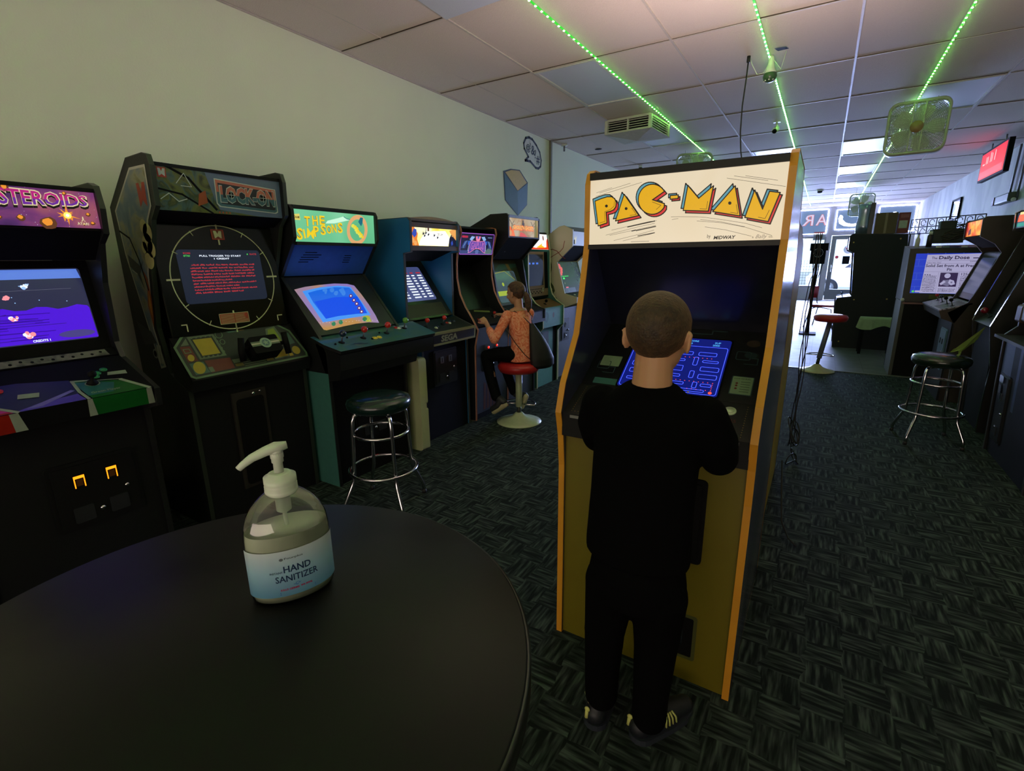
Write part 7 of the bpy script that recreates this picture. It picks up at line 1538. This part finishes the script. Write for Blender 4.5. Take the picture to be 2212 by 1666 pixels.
def slices(mb, rings, m, n=28):
    """closed loft through level ellipses: (cx, cy, z, rx, ry, turn)"""
    vs = []
    for cx_, cy_, z, rx, ry, a0 in rings:
        for j in range(n):
            a = 2*PI*j/n; x, y = rx*math.cos(a), ry*math.sin(a); vs.append((cx_+x*math.cos(a0)-y*math.sin(a0), cy_+x*math.sin(a0)+y*math.cos(a0), z))
    K = len(rings); fs = [(i*n+j, i*n+(j+1) % n, (i+1)*n+(j+1) % n, (i+1)*n+j) for i in range(K-1) for j in range(n)]
    mb.add(vs, fs+[tuple(range(n))[::-1], tuple(range((K-1)*n, K*n))], m, True)
def hand(mb, wrist, fdir, back, thumb_sign, m, sc_=1.0, curl=(25, 35, 30), spread=0.12):
    X = Vector(fdir).normalized(); Z = Vector(back); Z = (Z-X*Z.dot(X)).normalized(); Y = Z.cross(X)*thumb_sign
    W0 = Vector(wrist)
    def pt(a, b, c_): return W0+(X*a+Y*b+Z*c_)*sc_
    for b in (-0.026, -0.009, 0.009, 0.026): limb(mb, [pt(0.0, b*0.6, 0), pt(0.04, b*0.95, 0.003), pt(0.078, b, 0)], [0.012*sc_, 0.0125*sc_, 0.010*sc_], m, 10)
    for k_, (b, L) in enumerate(((0.028, 0.066), (0.0095, 0.074), (-0.0095, 0.069), (-0.028, 0.054))):
        p = pt(0.08, b, 0.0); ang = 0; pts = [p]; dY = spread*(b/0.028)
        for s_, cu in zip((0.42, 0.32, 0.26), curl):
            ang += math.radians(cu+k_*3); d = (X*math.cos(ang)-Z*math.sin(ang)+Y*dY).normalized(); p = p+d*(L*s_*sc_); pts.append(p)
        limb(mb, pts, [0.0088*sc_, 0.008*sc_, 0.0073*sc_, 0.0064*sc_], m, 9)
    limb(mb, [pt(0.015, 0.022, -0.004), pt(0.042, 0.044, -0.012), pt(0.066, 0.054, -0.022), pt(0.085, 0.052, -0.030)], [0.013*sc_, 0.0105*sc_, 0.009*sc_, 0.0075*sc_], m, 9)
def skin_mat(name, c):
    m = mat(name, c, 0.55, noise=0.06, scale=25); m.node_tree.nodes['Principled BSDF'].inputs['Subsurface Weight'].default_value = 0.08; m.node_tree.nodes['Principled BSDF'].inputs['Subsurface Scale'].default_value = 0.02; return m
SKIN = skin_mat('skin_fair', (190, 142, 104))
def head(mb, c, yaw, pitch, s_, m):
    """head with brow, nose, lips, chin, ears; faces +y before turning"""
    R = Matrix.Rotation(yaw, 3, 'Z') @ Matrix.Rotation(pitch, 3, 'X'); C_ = Vector(c)
    def q(x, y, z): return C_+R @ Vector((x*s_, y*s_, z*s_))
    def e(x, y, z, a, b, d, R2=None): ell(mb, q(x, y, z), (a*s_, b*s_, d*s_), m, R @ R2 if R2 is not None else R)
    e(0, -0.006, 0.022, 0.070, 0.086, 0.078); e(0, 0.018, -0.025, 0.056, 0.064, 0.070); e(0, 0.040, -0.068, 0.030, 0.030, 0.026)
    e(0, 0.071, 0.015, 0.040, 0.018, 0.012); e(0, 0.084, -0.014, 0.009, 0.013, 0.020); e(0, 0.090, -0.026, 0.011, 0.011, 0.009)
    e(0, 0.074, -0.048, 0.020, 0.010, 0.006); e(0, 0.072, -0.058, 0.017, 0.010, 0.006)
    for sg in (-1, 1):
        e(sg*0.034, 0.058, -0.022, 0.022, 0.022, 0.022); ER_ = Matrix.Rotation(sg*0.45, 3, 'Z')
        e(sg*0.074, -0.008, -0.012, 0.007, 0.019, 0.028, ER_); e(sg*0.078, -0.014, 0.004, 0.006, 0.014, 0.012, ER_)
    return q, R
def face_bits(q, R, s_, parent, eye_c=(60, 44, 34)):
    for sg in (-1, 1):
        mb = MB(); ell(mb, q(sg*0.030, 0.068, 0.0), (0.013*s_, 0.012*s_, 0.0085*s_), mat('eye_white', (225, 222, 214), 0.3), R, 10); ell(mb, q(sg*0.030, 0.0765, -0.001), (0.0055*s_, 0.004*s_, 0.0055*s_), mat('iris_brown', eye_c, 0.2), R, 8); mb.build('eye', parent)
    mb = MB(); ell(mb, q(0, 0.083, -0.050), (0.017*s_, 0.004*s_, 0.004*s_), mat('lip', (176, 108, 96), 0.5), R, 10); ell(mb, q(0, 0.081, -0.056), (0.014*s_, 0.004*s_, 0.004*s_), mat('lip', (176, 108, 96), 0.5), R, 10); mb.build('lips', parent)
def hair_mat(name, c1, c2):
    if name in MATS: return MATS[name]
    m = blotch(name, [(0.35, c1), (0.65, c2)], 60, 0.65, 0.5, 3); nt = m.node_tree; b = nt.nodes['Principled BSDF']
    nz = nt.nodes.new('ShaderNodeTexNoise'); nz.inputs['Scale'].default_value = 180; tc = [n for n in nt.nodes if n.type == 'TEX_COORD'][0]; nt.links.new(tc.outputs['Object'], nz.inputs['Vector'])
    bp = nt.nodes.new('ShaderNodeBump'); bp.inputs['Strength'].default_value = 0.8; bp.inputs['Distance'].default_value = 0.004; nt.links.new(nz.outputs['Fac'], bp.inputs['Height']); nt.links.new(bp.outputs[0], b.inputs['Normal'])
    b.inputs['Sheen Weight'].default_value = 0.25; b.inputs['Sheen Tint'].default_value = (*C3((200, 150, 100)), 1); return m
def cap_hair(q, R, s_, parent, m, name, line, extra=None, rad=(0.074, 0.090, 0.083), lift=0.0):
    """scalp hair: a shell over the skull, cut along line(angle) (height of the hairline in head units)"""
    mb = MB(); n = 48; K = 20; vs = []
    for i in range(K+1):
        for j in range(n):
            a = 2*PI*j/n; zl = line(a); zt = 0.022+rad[2]; t = i/K
            z = zl+(zt-zl)*(math.sin(t*PI/2)); k = max(0.0, 1-((z-0.022)/rad[2])**2)**0.5
            if z < 0.022: k = max(k, 1-((0.022-z)/0.10)**2*0.9)
            vs.append(q(rad[0]*k*math.cos(a), -0.006+rad[1]*k*math.sin(a), z))
    for j in range(n):
        a = 2*PI*j/n; zl = line(a); k = max(0.0, 1-((zl-0.022)/rad[2])**2)**0.5
        if zl < 0.022: k = max(k, 1-((0.022-zl)/0.10)**2*0.9)
        vs.append(q((rad[0]-0.012)*k*math.cos(a), -0.006+(rad[1]-0.012)*k*math.sin(a), zl+0.006))
    fs = [(i*n+j, i*n+(j+1) % n, (i+1)*n+(j+1) % n, (i+1)*n+j) for i in range(K) for j in range(n)]
    b = (K+1)*n; fs += [(b+j, b+(j+1) % n, (j+1) % n, j) for j in range(n)]+[tuple(range(b, b+n))[::-1]]
    fs += [tuple(range(K*n, (K+1)*n))]
    mb.add(vs, fs, m, True)
    if extra: extra(mb)
    return mb.build(name, parent)

# the boy at the yellow cabinet
boy = thing('person', 'boy with short brown hair in black shirt and trousers, seen from behind at the cabinet', 'person', (-0.36, 1.25, 0))
ox, oy = -0.36, 1.25
def L(p): return (p[0]-ox, p[1]-oy, p[2])
BK = mat('black_cotton', (7, 7, 8), 0.9, noise=0.2, scale=60, spec=0.05)
hc = L((-0.318, 1.185, 1.270)); mb = MB()
q, R = head(mb, hc, -0.06, -0.18, 1.0, SKIN)
limb(mb, [L((-0.320, 1.172, 1.235)), L((-0.322, 1.165, 1.14))], [0.045, 0.049], SKIN); ell(mb, L((-0.325, 1.17, 1.11)), (0.085, 0.05, 0.03), SKIN)
slices(mb, [(*L((-0.335, 1.18, 0))[:2], z, rx, ry, 0) for z, rx, ry in ((0.66, 0.08, 0.05), (0.72, 0.10, 0.07), (0.85, 0.105, 0.07), (1.0, 0.125, 0.075), (1.08, 0.135, 0.07), (1.12, 0.09, 0.05))], SKIN)
for sh, el, wr in (((-0.458, 1.18, 1.085), (-0.472, 1.215, 0.985), (-0.46, 1.425, 1.005)), ((-0.19, 1.18, 1.09), (-0.172, 1.215, 0.985), (-0.235, 1.42, 1.01))):
    limb(mb, [L(sh), L(el), L(wr)], [0.038, 0.031, 0.022], SKIN)
for hx, kx, ax in ((-0.40, -0.42, -0.44), (-0.275, -0.278, -0.285)): limb(mb, [L((hx*0.9-0.034, 1.19, 0.68)), L((kx, 1.20, 0.38)), L((ax, 1.235, 0.09))], [0.05, 0.042, 0.03], SKIN)
hand(mb, L((-0.46, 1.425, 1.005)), (0.35, 0.9, -0.12), (0, 0.2, 1), -1, SKIN, 0.80, (30, 40, 35)); hand(mb, L((-0.235, 1.42, 1.01)), (-0.25, 0.95, -0.12), (0, 0.2, 1), 1, SKIN, 0.80, (30, 40, 35))
blend(mb, 'body', boy, SKIN, 0.005, 6)
face_bits(q, R, 1.0, boy)
HB = hair_mat('short_brown_hair', (40, 28, 14), (66, 48, 26))
def bl(a):   # a = 90 deg is the face
    f_ = math.sin(a)
    if f_ > 0.35: return 0.055+0.02*(f_-0.35)
    if f_ > -0.15: return 0.055-0.085*(0.35-f_)/0.5
    return -0.030-0.032*min(1, (-0.15-f_)/0.5)+0.006*math.sin(a*17)+0.004*math.sin(a*31)
cap_hair(q, R, 1.0, boy, HB, 'hair', bl, rad=(0.0745, 0.0915, 0.084))
mb = MB()
slices(mb, [(*L((cx_, cy_, 0))[:2], z, rx, ry, 0) for cx_, cy_, z, rx, ry in ((-0.342, 1.19, 0.665, 0.142, 0.100), (-0.342, 1.19, 0.70, 0.142, 0.10), (-0.338, 1.187, 0.85, 0.136, 0.094), (-0.333, 1.184, 0.97, 0.136, 0.092), (-0.327, 1.18, 1.06, 0.142, 0.086), (-0.325, 1.176, 1.10, 0.128, 0.074), (-0.324, 1.170, 1.130, 0.092, 0.064), (-0.323, 1.168, 1.152, 0.064, 0.056), (-0.323, 1.168, 1.156, 0.058, 0.052))], BK)
limb(mb, [L((-0.455, 1.18, 1.08)), L((-0.478, 1.205, 1.02)), L((-0.485, 1.245, 0.965)), L((-0.478, 1.33, 0.975))], [0.052, 0.050, 0.046, 0.040], BK)
limb(mb, [L((-0.195, 1.18, 1.085)), L((-0.168, 1.205, 1.02)), L((-0.166, 1.25, 0.965)), L((-0.185, 1.33, 0.975))], [0.052, 0.050, 0.047, 0.040], BK)
blend(mb, 'shirt', boy, BK, 0.006, 5)
mb = MB()
slices(mb, [(*L((-0.338, 1.19, 0))[:2], z, rx, ry, 0) for z, rx, ry in ((0.53, 0.125, 0.09), (0.60, 0.135, 0.098), (0.70, 0.120, 0.088))], BK)
limb(mb, [L((-0.408, 1.19, 0.56)), L((-0.425, 1.195, 0.38)), L((-0.435, 1.215, 0.20)), L((-0.438, 1.225, 0.115))], [0.076, 0.060, 0.053, 0.052], BK); limb(mb, [L((-0.272, 1.19, 0.56)), L((-0.275, 1.20, 0.38)), L((-0.282, 1.215, 0.20)), L((-0.285, 1.225, 0.115))], [0.076, 0.060, 0.052, 0.052], BK)
blend(mb, 'trousers', boy, BK, 0.006, 5)
LIME = mat('pale_lime_trim', (196, 200, 110), 0.5)
def shoe(cx_, cy_, yaw, parent, loc, star=False):
    R = Matrix.Rotation(yaw, 4, 'Z'); T_ = Matrix.Translation(Vector(loc)) @ R; sm = mat('dark_shoe', (24, 28, 34), 0.5)
    mb = MB(); limb(mb, [T_ @ Vector((0, -0.055, 0.045)), T_ @ Vector((0, 0.0, 0.05)), T_ @ Vector((0.0, 0.08, 0.04)), T_ @ Vector((0.0, 0.13, 0.034))], [0.034, 0.038, 0.036, 0.030], sm); limb(mb, [T_ @ Vector((0, -0.045, 0.045)), T_ @ Vector((0, -0.035, 0.088))], [0.034, 0.036], sm)
    o = blend(mb, 'shoe', parent, sm, 0.005, 4)
    mb = MB(); pts = [(0.036*math.cos(a)*1.08, -0.045+0.036*math.sin(a)*1.1) for a in [PI+i*PI/8 for i in range(9)]]+[(0.042, 0.05), (0.038, 0.11), (0.02, 0.155), (0, 0.165), (-0.02, 0.155), (-0.038, 0.11), (-0.042, 0.05)]
    k = len(pts); mb.add([T_ @ Vector((x, y, 0.0)) for x, y in pts]+[T_ @ Vector((x, y, 0.02)) for x, y in pts], [tuple(range(k)), tuple(range(k, 2*k))[::-1]]+[(i, (i+1) % k, k+(i+1) % k, k+i) for i in range(k)], mat('shoe_sole', (34, 40, 50), 0.6)); mb.build('sole', o)
    mb = MB(); mb.tube([T_ @ Vector(p) for p in ((-0.040, -0.005, 0.108), (-0.036, -0.045, 0.096), (-0.018, -0.068, 0.088), (0.0, -0.074, 0.086), (0.018, -0.070, 0.082), (0.036, -0.05, 0.088), (0.040, -0.02, 0.106))], 0.0035, LIME, 6); mb.build('collar_piping', o)
    mb = MB(); mb.ball(T_ @ Vector((-0.020, -0.078, 0.070)), 0.009, LIME, 8, (1, 0.5, 1.0)); mb.tube([T_ @ Vector((-0.020, -0.080, 0.066)), T_ @ Vector((-0.021, -0.082, 0.042))], 0.006, LIME, 6); mb.build('heel_tab', o)
    mb = MB()
    for i in range(4): mb.tube([T_ @ Vector((0.031, 0.02+i*0.008, 0.080)), T_ @ Vector((0.040, 0.015+i*0.013, 0.062)), T_ @ Vector((0.041, 0.016+i*0.014, 0.040))], 0.0032, LIME, 5)
    mb.build('stripes', o)
shoe(0, 0, 0.10, boy, L((-0.455, 1.265, 0))); shoe(0, 0, -0.55, boy, L((-0.285, 1.285, 0)))

# the girl on the red stool
gx, gy = -2.23, 3.72
girl = thing('person', 'seated girl with a brown ponytail, orange tie-dye top and black bag on her back', 'person', (gx, gy, 0.0))
def L(p): return (p[0]-gx, p[1]-gy, p[2])
mb = MB()
q, R = head(mb, L((-2.262, 3.735, 1.168)), PI/2-0.12, -0.16, 0.97, SKIN)
limb(mb, [L((-2.245, 3.735, 1.14)), L((-2.235, 3.735, 1.05))], [0.038, 0.040], SKIN); ell(mb, L((-2.24, 3.735, 1.02)), (0.055, 0.10, 0.03), SKIN, Matrix.Rotation(-0.25, 3, 'Z'))
slices(mb, [(*L((x, 3.735, 0))[:2], z, rx, ry, -0.25) for x, z, rx, ry in ((-2.20, 0.60, 0.07, 0.10), (-2.205, 0.75, 0.062, 0.09), (-2.22, 0.9, 0.068, 0.105), (-2.235, 0.99, 0.06, 0.11), (-2.235, 1.03, 0.04, 0.06))], SKIN)
shN, elN, wrN = (-2.275, 3.61, 0.985), (-2.335, 3.49, 0.79), (-2.475, 3.575, 0.915); shF, elF, wrF = (-2.20, 3.86, 0.985), (-2.31, 3.95, 0.82), (-2.49, 3.88, 0.955)
limb(mb, [L(shN), L(elN), L(wrN)], [0.034, 0.028, 0.020], SKIN); limb(mb, [L(shF), L(elF), L(wrF)], [0.034, 0.028, 0.020], SKIN)
hand(mb, L(wrN), (-0.78, 0.12, 0.55), (-0.35, -0.35, 0.9), 1, SKIN, 0.78, (45, 55, 45)); hand(mb, L(wrF), (-0.95, -0.05, 0.10), (0, 0.0, 1), -1, SKIN, 0.78, (20, 35, 30))
limb(mb, [L((-2.23, 3.66, 0.63)), L((-2.50, 3.61, 0.615)), L((-2.40, 3.60, 0.25))], [0.06, 0.046, 0.03], SKIN); limb(mb, [L((-2.23, 3.79, 0.63)), L((-2.48, 3.80, 0.615)), L((-2.32, 3.80, 0.26))], [0.06, 0.046, 0.03], SKIN)
blend(mb, 'body', girl, SKIN, 0.0045, 5)
face_bits(q, R, 0.97, girl)
HG = hair_mat('long_brown_hair', (44, 30, 18), (86, 58, 34))
def gl(a):
    f_ = math.sin(a)
    if f_ > 0.3: return 0.062
    if f_ > -0.2: return 0.062-0.085*(0.3-f_)/0.5
    return -0.023-0.03*min(1, (-0.2-f_)/0.5)
cap_hair(q, R, 0.97, girl, HG, 'hair', gl, rad=(0.0755, 0.093, 0.086))
mb = MB(); tie = q(0, -0.098, -0.012)
limb(mb, [tie, q(0.004, -0.115, -0.04), q(0.010, -0.120, -0.085), q(0.012, -0.112, -0.135), q(0.010, -0.104, -0.175)], [0.017, 0.027, 0.032, 0.027, 0.010], HG); limb(mb, [q(0.01, -0.11, -0.06), q(0.024, -0.108, -0.12), q(0.026, -0.10, -0.165)], [0.02, 0.018, 0.007], HG)
blend(mb, 'ponytail', girl, HG, 0.004, 4)
mb = MB(); mb.tube([tie+Vector((0.0, 0.016*math.cos(a), 0.016*math.sin(a))) for a in [i*PI/6 for i in range(12)]], 0.004, mat('hair_tie', (30, 30, 40), 0.6), 6, closed=True); mb.build('hair_tie', girl)
TD = blotch('orange_tie_dye', [(0.3, (206, 96, 60)), (0.48, (230, 130, 92)), (0.6, (238, 168, 134)), (0.75, (214, 110, 72))], 22, 0.85, 2.2, 3)
mb = MB()
slices(mb, [(*L((x, y, 0))[:2], z, rx, ry, -0.25) for x, y, z, rx, ry in ((-2.195, 3.73, 0.578, 0.098, 0.132), (-2.195, 3.73, 0.62, 0.096, 0.128), (-2.20, 3.732, 0.75, 0.080, 0.112), (-2.215, 3.735, 0.88, 0.082, 0.124), (-2.232, 3.737, 0.97, 0.074, 0.128), (-2.238, 3.737, 1.01, 0.060, 0.105), (-2.24, 3.737, 1.04, 0.044, 0.058))], TD)
limb(mb, [L(shN), L((-2.305, 3.55, 0.885)), L(elN), L((-2.41, 3.535, 0.855))], [0.047, 0.042, 0.040, 0.034], TD); limb(mb, [L(shF), L((-2.255, 3.905, 0.90)), L(elF), L((-2.42, 3.915, 0.90))], [0.047, 0.042, 0.040, 0.034], TD)
blend(mb, 'shirt', girl, TD, 0.0055, 4)
LG = mat('black_leggings', (10, 11, 13), 0.8, spec=0.1); mb = MB()
slices(mb, [(*L((-2.20, 3.73, 0))[:2], z, rx, ry, -0.25) for z, rx, ry in ((0.572, 0.092, 0.125), (0.62, 0.092, 0.125), (0.68, 0.078, 0.112))], LG)
limb(mb, [L((-2.24, 3.665, 0.635)), L((-2.38, 3.635, 0.635)), L((-2.505, 3.61, 0.61)), L((-2.46, 3.605, 0.42)), L((-2.40, 3.60, 0.245))], [0.072, 0.066, 0.055, 0.050, 0.048], LG)
limb(mb, [L((-2.24, 3.795, 0.635)), L((-2.48, 3.80, 0.61)), L((-2.40, 3.80, 0.42)), L((-2.33, 3.795, 0.26))], [0.072, 0.055, 0.048, 0.044], LG)
blend(mb, 'leggings', girl, LG, 0.006, 5)
for ank, toe, heel in (((-2.385, 3.60, 0.235), (-2.43, 3.585, 0.125), (-2.32, 3.60, 0.205)), ((-2.31, 3.80, 0.235), (-2.26, 3.80, 0.13), (-2.215, 3.795, 0.235))):
    sm = mat('dark_trainer', (36, 38, 42), 0.6); mb = MB(); A_, T_, H_ = (Vector(L(p)) for p in (ank, toe, heel)); limb(mb, [A_, (A_+H_)/2, (T_+H_)/2, T_], [0.036, 0.036, 0.034, 0.030], sm); limb(mb, [(A_+H_)/2, H_], [0.034, 0.030], sm); o = blend(mb, 'shoe', girl, sm, 0.005, 4)
    mb = MB(); d = Vector((0.012, 0, -0.026)) if toe[0] < -2.4 else Vector((0.02, -0.008, -0.008)); limb(mb, [H_+d, (H_+T_)/2+d, T_+d], [0.027, 0.026, 0.024], mat('pale_sole', (176, 168, 130), 0.6)); blend(mb, 'sole', o, mat('pale_sole', (176, 168, 130), 0.6), 0.005, 3)
# her drawstring bag hangs on her back
bag = thing('drawstring_bag', "black drawstring bag worn on the seated girl's back", 'bag', (-2.10, 3.77, 0.5))
def L(p): return (p[0]+2.10, p[1]-3.77, p[2]-0.5)
BG = mat('black_nylon', (10, 10, 12), 0.62, noise=0.2, scale=20); mb = MB()
slices(mb, [(*L((x, y, 0))[:2], z-0.5, rx, ry, -0.35) for x, y, z, rx, ry in ((-2.03, 3.80, 0.515, 0.045, 0.09), (-2.03, 3.80, 0.54, 0.062, 0.125), (-2.035, 3.80, 0.60, 0.066, 0.13), (-2.055, 3.79, 0.70, 0.055, 0.105), (-2.085, 3.78, 0.80, 0.04, 0.07), (-2.11, 3.765, 0.88, 0.022, 0.035), (-2.12, 3.76, 0.91, 0.018, 0.022))], BG)
blend(mb, 'pouch', bag, BG, 0.006, 2)
mb = MB()
for pts in (((-2.12, 3.755, 0.90), (-2.17, 3.70, 0.97), (-2.225, 3.65, 1.022), (-2.285, 3.645, 1.0), (-2.31, 3.66, 0.93)), ((-2.12, 3.77, 0.90), (-2.15, 3.81, 0.97), (-2.20, 3.825, 1.025), (-2.26, 3.83, 1.0)), ((-2.07, 3.72, 0.57), (-2.12, 3.64, 0.65), (-2.18, 3.59, 0.75), (-2.25, 3.565, 0.86), (-2.30, 3.57, 0.93))):
    mb.tube([L(p) for p in pts], 0.0035, BG, 6)
mb.build('cords', bag)
